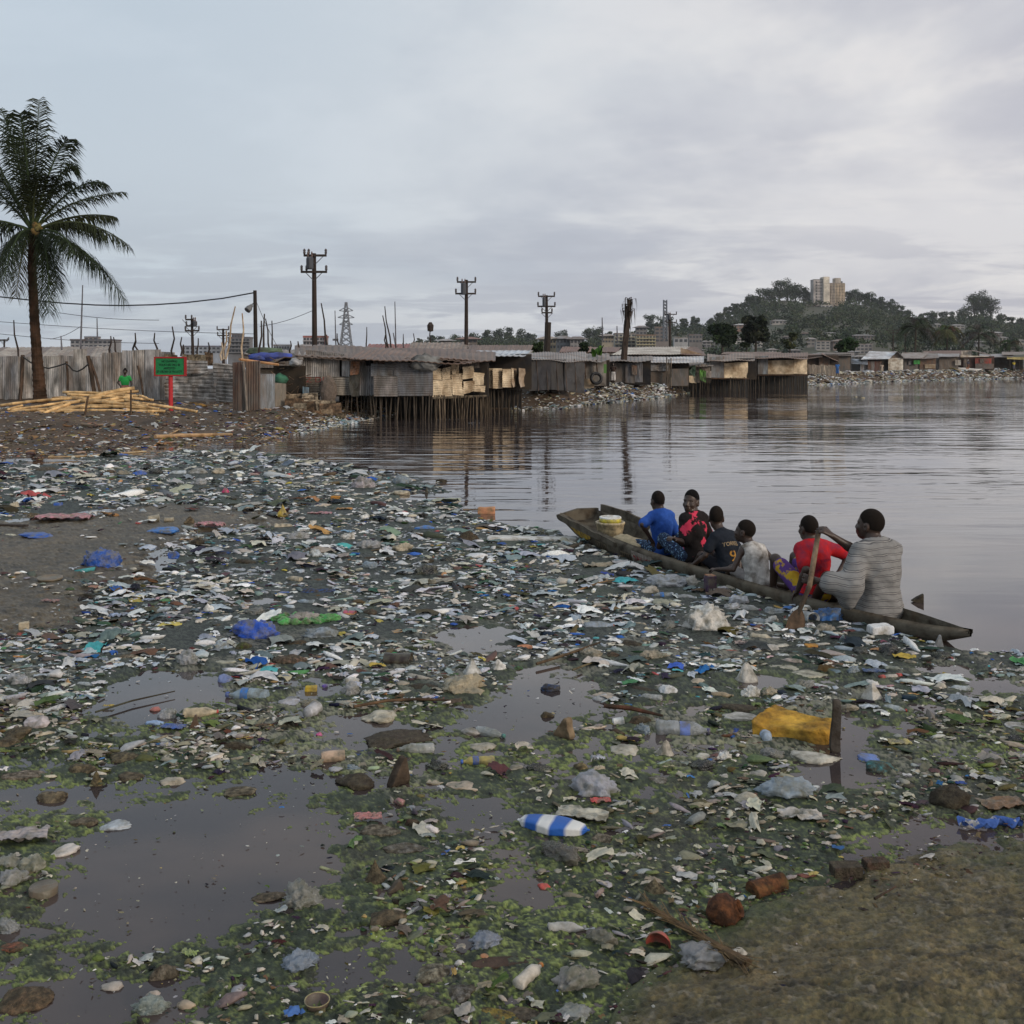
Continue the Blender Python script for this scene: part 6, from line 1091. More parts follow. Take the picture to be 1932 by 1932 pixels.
    for (tx, zoff, size, col, wd) in (('DAK (OD', .0, .085, (.34, .015, .03), .33),):
        vv, f = text_mesh(tx, size, wd); B = MB(); B.add([hull(3.80-q[0], .72+q[1]*5.0, .013)-L for q in vv], f); q = B.build('lettering', M_('boatpaint'), p, col)
    # things carried
    def lathe_at(name, prof, s, t, z, col, m, label, cat, n=28, tilt=0):
        e = empty(name, bp(s, t, z), label, cat); B = MB(); B.lathe(prof, n); b = B.build('tub' if name != 'lidded_tub' else 'tub', M_(m), e, col, True); return e
    e = lathe_at('bucket', [(0, 0), (.135, 0), (.15, .10), (.165, .17), (.172, .175), (.172, .195), (.163, .2), (.150, .19), (.13, .12)], 4.95, .02, .07, (.50, .40, .24), 'plastic', 'wide cream bucket standing in the canoe bow', 'bucket')
    e = empty('lidded_tub', bp(4.95, .02, .245), 'yellow tub with a white lid sitting in the cream bucket', 'tub')
    B = MB(); B.lathe([(0, 0), (.10, 0), (.122, .02), (.130, .062), (.115, .064), (0, .064)], 28); B.build('tub', M_('plastic'), e, (.62, .52, .05), True)
    B = MB(); B.lathe([(.126, .060), (.128, .062), (.128, .076), (.122, .082), (.105, .082), (.10, .076), (.062, .076), (.058, .080), (0, .080)], 32); B.build('lid', M_('foam'), e, (.72, .72, .70), True)
    def lumpy(name, loc, dims, col, m, label, cat, rz=0, amp=.5, sd=1):
        v, f = ico(4); d = 1+amp*(fbm(v[:, 0]*1.8+sd, v[:, 1]*1.8, v[:, 2]*1.8, o=4, s=sd)-.5)*1.6; o2 = link(name, mesh_data(name, v*d[:, None]*np.array(dims), f, None, True), M_(m), None, col); o2.location = loc; o2.rotation_euler.z = rz; tag(o2, label, cat)
    rz = math.atan2(BD.y, BD.x); lumpy('sack', bp(4.45, .10, .10), (.30, .13, .09), (.42, .34, .22), 'cloth', 'tan cloth sack lying behind the bucket in the canoe', 'sack', rz, .4, 2); lumpy('white_bundle', bp(4.35, -.25, .17), (.16, .05, .11), (.46, .43, .36), 'cloth', 'off white cloth bundle against the far side of the canoe', 'bundle', rz, .5, 3)
canoe()
def boat_crew():
    bow = (BD.x, BD.y); stripe = mat('stripecloth', base=(.235, .23, .222), rough=.95, spec=.05, stripes=[(2, 19.5, .15, (.06, .06, .066)), (2, 19.5, .035, (.44, .42, .39))], var=.2, vscale=9, bump=.4, bscale=150)
    flower = mat('blueflower', base=(.02, .05, .22), rough=.9, spec=.1, dirt=[(.25, .42, .6), (.01, .012, .03)], damt=.5, dscale=32, dsoft=.05, var=.2, bump=.2)
    yp = mat('yellowpurple', base=(.50, .32, .03), rough=.9, spec=.1, dirt=[(.07, .03, .22)], damt=.34, dscale=5, dsoft=.03, var=.2, bump=.2)
    # man with the paddle
    top = P(1544, 1006, 8.38); low = P(1527, 1107, 8.15); loc = bp(.92, -.06, .02); loc.z = .015
    person('man in a loose grey striped shirt paddling at the canoe stern', loc, (BD.x*.95, BD.y), 1.02, 1.08, lean=.05, yaw=.28, pitch=-.1, arms=(low+Vector((.01, .04, 0)), top+Vector((.035, -.01, -.0))), shirt=dict(mat=stripe, col=(1, 1, 1), hem=-.05), shorts=dict(mat=M_('cloth'), col=(.16, .15, .13), len=.9), knees=.16, sleeves=(1.55, .45), curl=(1.05, 1.05), hn=((.4, .9, -.1), (-.75, .55, -.3)), wide=1.06, slack=.028, poles=((-.5, -.25, -.8), (.3, -.1, -.9)), res=.0078, smin=.06, neck=.015)
    person('boy in a red shirt and yellow purple shorts before the paddler', bp(1.62, -.02, .02), bow, .86, 1.12, lean=.04, yaw=-.15, pitch=0, arms=(P(1504, 1128, 8.72), P(1590, 1092, 8.9)), shirt=dict(mat=mat('redcloth', src='obj', rough=.9, spec=.1, dirt=[(.16, .03, .06)], damt=.18, dscale=9, var=.15, bump=.3, bscale=150), col=(.46, .018, .022), hem=.10), shorts=dict(mat=yp, col=(1, 1, 1), len=.8), knees=.27, curl=(.5, .3), hn=((0, 0, -1), (0, 0, -1)), sleeves=(.72, .75), wide=1.0, texts=(('STADION', .035, .03, .43, .15, (.14, .02, .06), 0),), slack=.022, poles=((-.4, -.9, .0), (.8, -.3, -.3)))
    person('smallest child in a dirty white sleeveless vest leaning on the gunwale', bp(2.28, .05, .01), (BD.x*.9, BD.y), .66, 1.40, lean=.10, side=-.06, yaw=.45, pitch=-.15, arms=(P(1344, 1080, 9.5), P(1492, 1105, 9.45)), shirt=dict(mat=M_('dirtycloth'), col=(.56, .54, .51), hem=-.02), shorts=dict(mat=M_('dirtycloth'), col=(.24, .22, .21), len=.8), knees=.12, vest=True, curl=(.9, .3), hn=((0, .3, -1), (0, 0, -1)), wide=1.12, slack=.028, poles=((-.3, -.5, -.8), (.6, -.6, .1)), neck=.02)
    person('child in a black shirt lettered TORRES with a number nine', bp(2.86, -.06, .02), bow, .70, 1.38, lean=.12, side=-.02, yaw=-.62, pitch=0, arms=(P(1300, 1074, 10.1), P(1398, 1088, 9.95)), shirt=dict(mat=M_('cloth'), col=(.018, .022, .030), hem=-.02), shorts=dict(mat=M_('cloth'), col=(.02, .02, .025), len=.8), knees=.12, curl=(.6, .3), hn=((0, 0, -1), (0, 0, -1)), sleeves=(.6, .6), slack=.02, wide=.92, neck=.02, texts=(('TORRES', .075, .0, .455, .25, (.40, .30, .18), .012), ('9', .22, .005, .28, .105, (.42, .22, .05), 0), ('2', .07, .005, .13, .05, (.34, .28, .2), 0)), poles=((-.4, -.4, -.8), (.6, -.5, -.3)))
    shawl = mat('pinkblack', base=(.018, .015, .015), rough=.9, spec=.1, dirt=[(.62, .05, .10)], damt=.14, dscale=5.0, dsoft=.03, var=.2, bump=.3)
    person('child in a black and pink wrap looking back over the shoulder', bp(3.46, -.10, .03), bow, .86, 1.2, lean=.02, side=.0, yaw=2.05, pitch=-.1, arms=(P(1268, 1024, 10.25), None), shirt=dict(mat=shawl, col=(1, 1, 1), hem=-.05), shorts=dict(mat=flower, col=(1, 1, 1), len=1.0), knees=.14, curl=(.6, .3), hn=((0, 0, -1), None), sleeves=(.9, .9), slack=.024, wide=.80, poles=((-.6, -.4, -.6), (.6, -.4, -.6)), hairc=(.008, .007, .007))
    person('boy in a bright blue shirt seen from behind near the bow', bp(3.98, -.06, .03), bow, .79, 1.16, lean=.05, yaw=-.1, pitch=.05, arms=(P(1225, 1024, 10.9), None), shirt=dict(mat=M_('cloth'), col=(.028, .085, .34), hem=.02), shorts=dict(mat=flower, col=(1, 1, 1), len=.9), knees=.0, curl=(.4, .3), sleeves=(.85, .85), slack=.020, wide=.86, poles=((-.8, -.4, -.3), (.6, -.4, -.6)))
    # paddle
    o = empty('paddle', low, 'worn wooden paddle held upright by the man in stripes', 'paddle'); L = o.location; tip = P(1497, 1196, 7.95); ax = (top-low).normalized(); e0 = top+ax*.02
    bl = P(1509, 1150, 8.05); B = MB(); B.tube([e0-L, top.lerp(low, .5)-L, low-L, bl-L, bl+(tip-bl)*.5-L], [.021, .0225, .021, .02, .012], 10, sq=.8); B.build('shaft', M_('wood'), o, (.22, .155, .10), True)
    B = MB(); ax2 = (tip-bl).normalized(); sd_ = ax2.cross(Vector((.3, 1, 0))).normalized(); nn = ax2.cross(sd_)
    def g(x, y):
        t = y; w = .070*np.interp(t, [0, .12, .35, .7, .92, 1], [.28, .62, .95, 1.0, .8, .3]); return bl+(tip+ax2*.05-bl)*t+sd_*(x*2-1)*w+nn*.012*math.cos((x*2-1)*math.pi/2)-L
    B.grid(g, 10, 14); n = len(B.v); B.v += [tuple(Vector(p)-nn*.018) for p in B.v]; B.c += [(1, 1, 1)]*n; B.f += [tuple(i+n for i in reversed(q)) for q in B.f]
    for j in range(14): a = j*11; B.f += [(a+11, a, n+a, n+a+11), (a+10, a+21, n+a+21, n+a+10)]
    B.build('blade', M_('wood'), o, (.12, .075, .045), True)
boat_crew()
# ---------------------------------------------------------------- small standing figures on land
def stander(label, u, v, Y, k, face, shirt, legs, skin=(.04, .025, .018), armsup=False, hat=None):
    loc = P(u, v, Y); o = empty('person', loc, label, 'person', None, face); S = SDF(); p = lambda x, y, z: np.array((x, y, z))*k
    S.ell(p(0, 0, 1.62), p(.085, .10, .12), k=.02); S.cap(p(0, 0, 1.38), p(0, .01, 1.56), .055*k, .05*k, k=.02); S.cap(p(-.15, 0, 1.38), p(.15, 0, 1.38), .065*k, k=.04); S.ell(p(0, 0, 1.18), p(.16, .11, .24), k=.05); S.ell(p(0, 0, .95), p(.16, .12, .14), k=.05); S.ell(p(0, .10, 1.60), p(.02, .02, .03), k=.015)
    for sg in (-1, 1):
        e = p(sg*.27, -.02, 1.12) if sg < 0 else p(sg*.30, .0, 1.14); w = p(sg*.24, .10, .92) if sg < 0 else p(sg*.17, .08, .98); S.cap(p(sg*.18, 0, 1.38), e, .05*k, .04*k, k=.03); S.cap(e, w, .04*k, .028*k, k=.02); S.cap(w, w+p(0, .02, -.09), .03*k, .02*k, k=.015)
        S.cap(p(sg*.09, 0, .9), p(sg*.10, .02, .48), .085*k, .06*k, k=.03); S.cap(p(sg*.10, .02, .48), p(sg*.10, -.02, .08), .056*k, .036*k, k=.02); S.cap(p(sg*.10, -.03, .05), p(sg*.11, .15, .03), .04*k, .03*k, k=.02)
    V, Fq = S.mesh(.018*k); link('body', mesh_data('body', V, Fq, None, True), M_('skin'), o, skin)
    H = SDF(); H.ell(p(0, -.01, 1.645), p(.095, .108, .112), k=.01); H.cut(p(0, .05, 1.64), (0, .7, -.7)); H.ell(p(0, -.06, 1.74), p(.06, .06, .05), k=.03) if hat is None else None; V, Fq = H.mesh(.014*k); link('hair', mesh_data('hair', V, Fq, None, True), M_('hair'), o, hat or (.012, .01, .01))
    T = SDF(); T.ell(p(0, 0, 1.18), p(.178, .13, .26), k=.05); T.cap(p(-.15, 0, 1.37), p(.15, 0, 1.37), .075*k, k=.04); [T.cap(p(sg*.17, 0, 1.38), p(sg*.23, -.01, 1.26), .066*k, .06*k, k=.03) for sg in (-1, 1)]; T.sub(p(0, .05, 1.47), p(.08, .1, .08)); V, Fq = T.mesh(.016*k); link('shirt', mesh_data('shirt', V, Fq, None, True), M_('cloth'), o, shirt)
    T = SDF(); T.ell(p(0, 0, .93), p(.18, .14, .15), k=.05); [T.cap(p(sg*.08, 0, .88), p(sg*.09, .02, .42), .11*k, .11*k, k=.06) for sg in (-1, 1)]; V, Fq = T.mesh(.018*k); link('skirt' if 'woman' in label else 'trousers', mesh_data('lower', V, Fq, None, True), M_('cloth'), o, legs)
stander('woman in a green top with a patterned skirt behind the bamboo pile', 236, 771, 38.6, .86, math.pi+.2, (.03, .30, .07), (.30, .13, .10))
stander('person in bright blue stooping by the cream board fence', 1580, 709.5, 127.5, 1.0, 2.6, (.05, .16, .42), (.05, .12, .3)); stander('person in pale beige standing at the rust brown doorway', 1664, 706, 159, 1.0, 2.9, (.45, .36, .28), (.42, .35, .28)); stander('person in dark clothes standing beside the white canoe', 1827, 699, 184, 1.1, 3.3, (.06, .06, .08), (.14, .07, .05), hat=(.5, .5, .5)); stander('person in yellow walking under the awning at the far end', 1913, 699, 194, 1.05, 3.0, (.45, .35, .04), (.1, .1, .12)); stander('shirtless child in white shorts beside the leaning tyre shack', 1157, 726, 64, .8, 2.8, (.05, .035, .03), (.5, .48, .46))
def far_bits():
    Y = 183; o = empty('upturned_canoe', gpt(1826, Y), 'white canoe pulled up on the far shore before the red shack', 'canoe'); L = o.location; B = MB(); a = P(1798, 694.5, Y)-L; b = P(1853, 698.5, Y)-L
    def g(x, y):
        w = .50*math.sin(math.pi*min(.97, x*.94+.03))**.6; an = math.pi*y; return a.lerp(b, x)+Vector((0, -math.cos(an)*w, math.sin(an)*w*.75-.15+.35*(2*x-1)**4))
    B.grid(g, 24, 10); n = len(B.v); B.v += [tuple(Vector(p)*.97+Vector((0, 0, -.03))) for p in B.v]; B.c += [(1, 1, 1)]*n; B.f += [tuple(i+n for i in reversed(q)) for q in B.f]; B.build('hull', M_('paintwall'), o, (.66, .64, .60), True)
    c = (a+b)/2; B = MB(); B.box(c+Vector((-.2, -.40, .0)), (.5, .06, .6)); B.build('orange_stripe', M_('paintwall'), o, (.35, .14, .06))
    o = empty('tyre', P(1125, 714, 61), 'big black tyre leaning against the beige shack', 'tyre'); B = MB(); pr = []
    for i in range(13): t = 2*math.pi*i/12; pr.append((.30+.10*math.cos(t), .13*math.sin(t)))
    B.lathe(pr, 24, None, Matrix.Rotation(math.radians(80), 4, 'X') @ Matrix.Rotation(.1, 4, 'Y')); B.build('tread', M_('steel'), o, (.012, .012, .013), True)
    B = sheet(P(1139, 704, 61.2), P(1144.5, 704, 61.2), P(1139, 687, 61.2), P(1144.5, 687, 61.2), None, wob=0); o = tag(B.build('green_notice', M_('paintwall'), None, (.10, .32, .04)), 'narrow bright green notice board nailed to the beige shack', 'sign')
    for (u, v, w, h, lab, c) in [(1615, 749, 5, 4, 'small cream float drifting off the right shore', (.45, .38, .24)), (1628, 751, 8, 4, 'yellowish bag drifting beside the cream float', (.42, .34, .2)), (1729, 1131, 14, 9, '', 0)]:
        if not lab: continue
        p = G(u, v); v3, f = ico(2); o = link('float', mesh_data('float', v3*np.array([w*p.y/F/2, .12, h*p.y/F/2]), f, None, True), M_('plastic'), None, c); o.location = p; tag(o, lab, 'float')
    p = G(1735, 1137); k = p.y/F; B = MB(); pr = [(-15*k, 0, .012), (8*k, 0, -.02), (8*k, 0, .07), (-4*k, 0, .045)]; B.add([p+Vector(q) for q in pr]+[p+Vector(q)+Vector((.01, .05, 0)) for q in pr], [(0, 1, 2, 3), (7, 6, 5, 4), (0, 3, 7, 4), (3, 2, 6, 7), (2, 1, 5, 6)]); tag(B.build('black_fin', M_('rubbish'), None, (.012, .012, .012)), 'black triangular shard poking from open water behind the man', 'shard')
far_bits()
# ================================================================== LITTER ONE CAN COUNT
# kind, u, v, width in px, height factor, turn (deg), colour, label   (placed on the floating mat, size from its distance)
TEAL = (.05, .20, .22); BLUE = (.02, .085, .36); BB = (.025, .14, .42); CRM = (.42, .36, .26); WHT = (.62, .61, .58); GRY = (.30, .31, .31); DRK = (.022, .020, .018); BRN = (.09, .052, .03); TAN = (.26, .19, .11); YEL = (.48, .34, .04); ORG = (.42, .19, .035); RED = (.38, .04, .035); PNK = (.42, .19, .22); CLR = (.46, .51, .54); GRN = (.05, .20, .05)
ITEMS = [
 ('sheet', 121, 978, 100, .16, 4, PNK, 'long crumpled pink cloth lying on the mud flat', 'cloth'), ('sheet', 182, 972, 30, .5, 20, WHT, 'white rag at the end of the long pink cloth', 'rag'), ('lump', 62, 975, 26, .45, -20, TAN, 'folded tan bag left of the long pink cloth', 'bag'),
 ('lump', 71, 1011, 57, .28, 5, BLUE, 'flat blue bag on the mud below the pink cloth', 'bag'), ('bag', 191, 1067, 62, .55, 0, BLUE, 'domed bright blue bag at the mud flat edge', 'bag'), ('lump', 313, 1004, 56, .36, 12, BB, 'crumpled sky blue bag right of the mud flat', 'bag'), ('sheet', 396, 994, 54, .34, -10, PNK, 'crumpled pale pink rag over dark clods', 'rag'),
 ('cup', 289, 984, 20, 1, 30, CRM, 'cream cup tipped over on the mud flat', 'cup'), ('can', 319, 983, 17, 1, 10, CRM, 'cream tin lying beside the tipped cup', 'tin'), ('lump', 356, 987, 17, .9, 0, (.25, .19, .12), 'round tan ball left of the pale pink rag', 'ball'), ('lump', 329, 1052, 21, .7, 0, BLUE, 'round blue bag floating below the sky blue bag', 'bag'), ('lump', 420, 1046, 35, .35, 5, (.02, .07, .22), 'dull blue rag floating right of the round blue bag', 'rag'),
 ('lump', 370, 1026, 26, .55, 0, DRK, 'black clod under the pale pink rag', 'clod'), ('disc', 94, 1094, 48, .2, 0, (.17, .13, .09), 'flat tan oval slab on the left mud', 'slab'), ('lump', 262, 988, 11, .5, 0, RED, 'small red lid left of the tipped cup', 'lid'), ('lump', 27, 958, 18, .9, 0, CRM, 'cream lump standing by the mud flat top', 'lump'),
 ('lump', 264, 897, 23, .6, 0, BLUE, 'bright blue heap among the upper litter', 'bag'), ('lump', 229, 860, 25, .4, 0, BLUE, 'flat blue bag by the long thin cane', 'bag'), ('lump', 110, 955, 14, .8, 0, BLUE, 'small blue bag just above the pink cloth', 'bag'), ('lump', 425, 931, 12, 1, 0, (.5, .03, .14), 'small magenta ball among grey litter', 'ball'), ('lump', 377, 894, 36, .5, 0, GRY, 'grey domed bag in the upper litter', 'bag'), ('lump', 87, 888, 47, .35, 0, (.13, .12, .11), 'long dark grey sack at the upper left litter', 'sack'),
 ('lump', 460, 1063, 38, .42, 0, (.03, .025, .02), 'dark brown clod in wet litter', 'clod'), ('plank', 25, 992, 58, .12, -6, (.05, .04, .035), 'dark plank end on the mud at the frame edge', 'plank'), ('sheet', 95, 1137, 34, .25, -15, (.3, .12, .13), 'reddish white scrap on the lower mud', 'scrap'), ('block', 45, 1185, 18, .8, 20, CRM, 'cream block on the brown heap', 'block'), ('sheet', 224, 1166, 40, .4, 25, (.25, .32, .48), 'blue and white striped bag in the left litter', 'bag'), ('sheet', 282, 1136, 26, .4, 10, (.30, .36, .5), 'small blue striped scrap left of centre', 'scrap'), ('cone', 395, 1156, 24, .6, 0, WHT, 'white peaked scrap in the grey litter', 'scrap'), ('twigs', 162, 1127, 44, .5, -25, (.06, .045, .03), 'tangle of dry brown grass on the mud', 'grass tangle'),
 ('lump', 542, 899, 12, .8, 0, RED, 'red scrap in the upper middle litter', 'scrap'), ('bag', 683, 921, 40, .6, 0, (.40, .36, .38), 'pale lilac heaped bag near the open water', 'bag'), ('lump', 834, 909, 20, .5, 0, DRK, 'black slug shaped lump at the litter tip', 'lump'), ('shard', 804, 931, 8, 1.6, 0, DRK, 'small black shard standing in open water', 'shard'), ('lump', 755, 933, 32, .4, 0, CRM, 'cream heap at the notch of open water', 'bag'),
 ('cone', 533, 972, 16, .9, 0, YEL, 'yellow peaked bag in the middle litter', 'bag'), ('sheet', 650, 963, 30, .3, 0, ORG, 'rusty orange sheet in the middle litter', 'sheet'), ('sheet', 603, 971, 46, .18, 2, PNK, 'flat pink sheet left of the rusty orange sheet', 'sheet'), ('block', 633, 943, 18, .5, 0, ORG, 'orange block above the pink sheet', 'block'), ('lump', 802, 999, 42, .34, 12, BB, 'blue and white bundle left of the foam board', 'bundle'), ('lump', 704, 983, 18, .5, -12, GRN, 'dark green bottle end beside a white cup', 'bottle'), ('lump', 635, 985, 20, .5, 0, (.04, .11, .05), 'green lump with a red top', 'lump'), ('cup', 687, 981, 17, 1, 60, WHT, 'white cup beside the green bottle end', 'cup'), ('block', 918, 968, 32, .45, -6, (.50, .24, .13), 'orange and pink sponge at the water edge', 'sponge'),
 ('board', 1005, 1020, 172, .05, -2, WHT, 'long white foam board beside the canoe bow', 'foam board'), ('bottle', 610, 1018, 34, 1, 8, CLR, 'clear bottle with a red cap', 'bottle', RED), ('bottle', 538, 996, 40, 1, 12, CRM, 'cream bottle with a red cap', 'bottle', RED), ('sheet', 655, 1005, 27, .3, -30, (.2, .35, .5), 'curved pale blue plastic strip', 'strip'), ('lump', 583, 1120, 36, .42, 8, (.025, .09, .27), 'left half of the double blue bundle', 'bag'), ('lump', 614, 1118, 36, .42, -8, (.025, .095, .29), 'right half of the double blue bundle', 'bag'), ('lump', 539, 1120, 27, .35, 10, BLUE, 'flat blue scrap left of the double blue bundle', 'bag'), ('can', 933, 1129, 16, 1, -70, GRY, 'tin with a white rim facing the camera', 'tin'), ('can', 660, 1161, 23, 1, -15, (.45, .10, .15), 'pink tin lying below the blue bundle', 'tin'),
 ('ring', 572, 1176, 112, .2, 3, (.07, .33, .08), 'bright green plastic bag spread in a ring', 'bag'), ('bag', 574, 1174, 54, .42, 6, (.43, .38, .36), 'pale lump in the middle of the green ring', 'bag'), ('lump', 522, 1161, 20, .6, 0, WHT, 'white cap left of the green ring', 'cap'), ('slab', 733, 1195, 64, .16, 3, (.40, .21, .05), 'orange brown slab floating alone', 'slab'), ('lump', 697, 1056, 30, .38, 0, (.06, .045, .03), 'dark brown fish shaped lump', 'lump'), ('shard', 914, 1063, 18, .9, 20, DRK, 'black triangular shard below the foam board', 'shard'), ('lump', 809, 1062, 24, .55, 0, DRK, 'black clod left of the black triangular shard', 'clod'), ('bag', 758, 1041, 34, .5, 0, CRM, 'cream crumpled bag in the middle litter', 'bag'), ('bag', 593, 1051, 30, .5, 0, CLR, 'translucent grey bag left of the cream crumpled bag', 'bag'), ('lump', 599, 1096, 28, .3, 0, (.28, .13, .06), 'rusty scrap above the double blue bundle', 'scrap'), ('lump', 683, 1118, 14, .5, 0, (.08, .06, .3), 'small purple scrap right of the blue bundle', 'scrap'), ('lump', 698, 1180, 15, .5, 20, WHT, 'small white shred above the orange slab', 'scrap'),
 ('bag', 486, 1204, 84, .48, -14, (.02, .085, .46), 'vivid blue crumpled bag left of the green ring', 'bag'), ('bottle', 575, 1140, 40, 1, -12, (.30, .37, .44), 'clear bottle with a blue band under the blue bundle', 'bottle', CLR), ('bottle', 466, 1317, 84, 1, -4, (.30, .38, .44), 'large clear bottle with blue cap and sky blue label', 'bottle', BLUE, BB), ('bottle', 379, 1350, 66, 1, 14, (.40, .33, .22), 'tan bottle with a red cap', 'bottle', RED), ('bag', 318, 1353, 31, .6, 0, (.42, .42, .43), 'pale grey bag left of the tan bottle', 'bag'), ('lump', 293, 1366, 32, .45, -10, (.22, .32, .5), 'blue and white wrapper left of the tan bottle', 'wrapper'), ('sheet', 324, 1376, 48, .2, -8, (.03, .08, .3), 'dark blue rag under the tan bottle', 'rag'), ('lump', 70, 1372, 43, .66, 0, (.46, .40, .40), 'pinkish white rounded bag', 'bag'), ('lump', 88, 1322, 20, .4, 0, (.03, .22, .09), 'green plastic lid in the left scum', 'lid'), ('sheet', 204, 1336, 20, .3, 0, YEL, 'yellow scrap on the scum edge', 'scrap'), ('cone', 128, 1295, 20, .6, -30, (.34, .2, .08), 'orange brown chip in the left litter', 'chip'), ('lump', 428, 1285, 27, .7, 0, (.14, .18, .34), 'blue and white ball above the large clear bottle', 'ball'), ('lump', 447, 1411, 52, .42, 0, (.035, .025, .02), 'dark brown mound in black water', 'mound'), ('lump', 457, 1226, 30, .62, 0, (.07, .09, .02), 'green fruit beside the vivid blue bag', 'fruit'), ('lump', 417, 1254, 62, .24, 12, (.36, .34, .24), 'long cream roll below the green fruit', 'roll'), ('plank', 338, 1205, 72, .13, 8, (.12, .075, .05), 'brown plank floating at the left', 'plank'), ('plank', 365, 1190, 50, .15, 10, (.22, .16, .09), 'tan plank above the brown plank', 'plank'), ('shard', 366, 1376, 22, 1.4, 10, (.09, .055, .035), 'brown wooden wedge standing in the water', 'wedge'), ('lump', 294, 1340, 18, .5, 0, (.35, .12, .1), 'red rimmed scrap above the pale grey bag', 'scrap'),
 ('lump', 91, 1291, 42, .4, 0, (.27, .24, .18), 'pale crust heap at the left', 'crust'), ('lump', 241, 1243, 32, .5, 10, (.30, .26, .2), 'buff lump above the big left pool', 'lump'), ('lump', 328, 1476, 40, .42, 5, (.36, .31, .24), 'cream shell at the top of the big dark pool', 'shell'), ('lump', 234, 1432, 56, .36, 12, (.20, .16, .09), 'dirty tan bag among green weed', 'bag'), ('lump', 154, 1455, 56, .4, -8, (.20, .155, .09), 'dirty buff bag left of the tan bag', 'bag'), ('lump', 245, 1467, 44, .4, 0, (.15, .12, .08), 'brown stone by the big dark pool', 'stone'), ('lump', 104, 1507, 50, .5, 0, (.24, .19, .12), 'tan broken crust standing in dark water', 'crust'), ('cone', 182, 1481, 24, .8, 0, (.22, .17, .07), 'olive tan peak by the big pool', 'lump'), ('lump', 453, 1497, 56, .3, -10, (.26, .22, .15), 'buff crust at the right of the big pool', 'crust'), ('slab', 44, 1465, 78, .14, 6, (.30, .25, .2), 'flat cream slab at the left edge', 'slab'), ('lump', 36, 1390, 46, .5, 30, (.15, .115, .07), 'brown leafy lump under the pinkish bag', 'lump'), ('lump', 10, 1406, 42, .5, 0, (.17, .13, .08), 'brown bag cut by the left frame edge', 'bag'),
 ('can', 751, 1253, 52, 1, -10, (.028, .018, .014), 'dark brown open tin in the middle of the water', 'tin'), ('lump', 547, 1252, 56, .42, 0, (.19, .12, .09), 'smooth pinkish brown stone left of the tin', 'stone'), ('lump', 560, 1218, 48, .35, 6, (.10, .06, .025), 'orange and black husk under the green ring', 'husk'), ('bag', 608, 1204, 56, .4, 10, (.30, .35, .40), 'clear bluish bag right of the vivid blue bag', 'bag'), ('cone', 889, 1275, 32, .8, 10, (.46, .46, .44), 'pale peaked bag in the water right of the tin', 'bag'), ('cone', 941, 1265, 32, .5, 25, WHT, 'clean white wedge right of the pale peaked bag', 'wedge'), ('bag', 874, 1304, 82, .42, 10, (.36, .30, .2), 'cream crumpled heap with yellow corner', 'bag'), ('lump', 798, 1299, 54, .36, -6, (.035, .03, .025), 'dark sack under the brown tin', 'sack'), ('bottle', 767, 1309, 36, 1, 40, (.36, .35, .28), 'cloudy bottle left of the dark sack', 'bottle', CRM), ('bag', 660, 1311, 38, .6, -20, (.38, .37, .37), 'clear crumpled bag above the cream cushion', 'bag'), ('lump', 721, 1357, 66, .36, 30, (.42, .38, .29), 'cream cushion in the middle pool', 'cushion'), ('lump', 743, 1395, 108, .22, 4, (.065, .05, .04), 'large dark brown log like sack', 'sack'), ('bottle', 783, 1419, 72, 1, 4, (.38, .39, .38), 'clear crushed bottle with brown cap before the dark sack', 'bottle', (.09, .05, .04)), ('slab', 687, 1421, 62, .06, 3, (.04, .10, .26), 'flat blue lens shaped sheet', 'sheet'), ('can', 628, 1434, 44, 1, 12, (.48, .34, .24), 'orange and white tin left of the blue lens', 'tin'), ('slab', 706, 1451, 28, .2, 15, (.34, .42, .22), 'pale lime scrap below the blue lens', 'scrap'),
 ('wedge', 751, 1480, 46, 1.1, 40, (.12, .085, .06), 'upright bent brown wood piece', 'wood'), ('lump', 676, 1480, 72, .4, -12, (.05, .038, .028), 'dark peeled bark left of the bent wood', 'bark'), ('bottle', 900, 1441, 64, 1, 3, (.34, .28, .08), 'yellow bottle with a blue and red label', 'bottle', BLUE, BLUE), ('slab', 822, 1477, 38, .16, 5, (.44, .36, .25), 'cream heel piece of the broken sole', 'sole'), ('slab', 881, 1486, 82, .12, -12, (.42, .33, .24), 'long cream sole shaped board', 'sole'), ('bottle', 926, 1388, 62, 1, -28, (.34, .37, .38), 'clear bottle with a teal cap', 'bottle', (.05, .22, .2)), ('lump', 888, 1385, 38, .45, 0, (.32, .30, .28), 'grey bag left of the teal capped bottle', 'bag'), ('lump', 912, 1410, 50, .35, -10, (.34, .31, .25), 'pale crushed carton under the teal capped bottle', 'carton'), ('lump', 603, 1387, 12, .7, 0, (.55, .08, .28), 'magenta cap left of the dark sack', 'cap'), ('lump', 754, 1517, 19, .8, 0, (.45, .18, .2), 'pink ball below the bent wood', 'ball'), ('block', 587, 1303, 22, .5, 0, YEL, 'yellow chip in the pale crumbs', 'chip'), ('lump', 613, 1297, 11, .8, 0, (.14, .09, .36), 'tiny purple cap beside the yellow chip', 'cap'), ('cup', 588, 1348, 32, 1, 70, (.40, .40, .42), 'clear torn cup in the pale crumbs', 'cup'), ('lump', 545, 1327, 36, .45, 0, (.36, .37, .42), 'pale wrapper with blue print right of the large bottle', 'wrapper'),
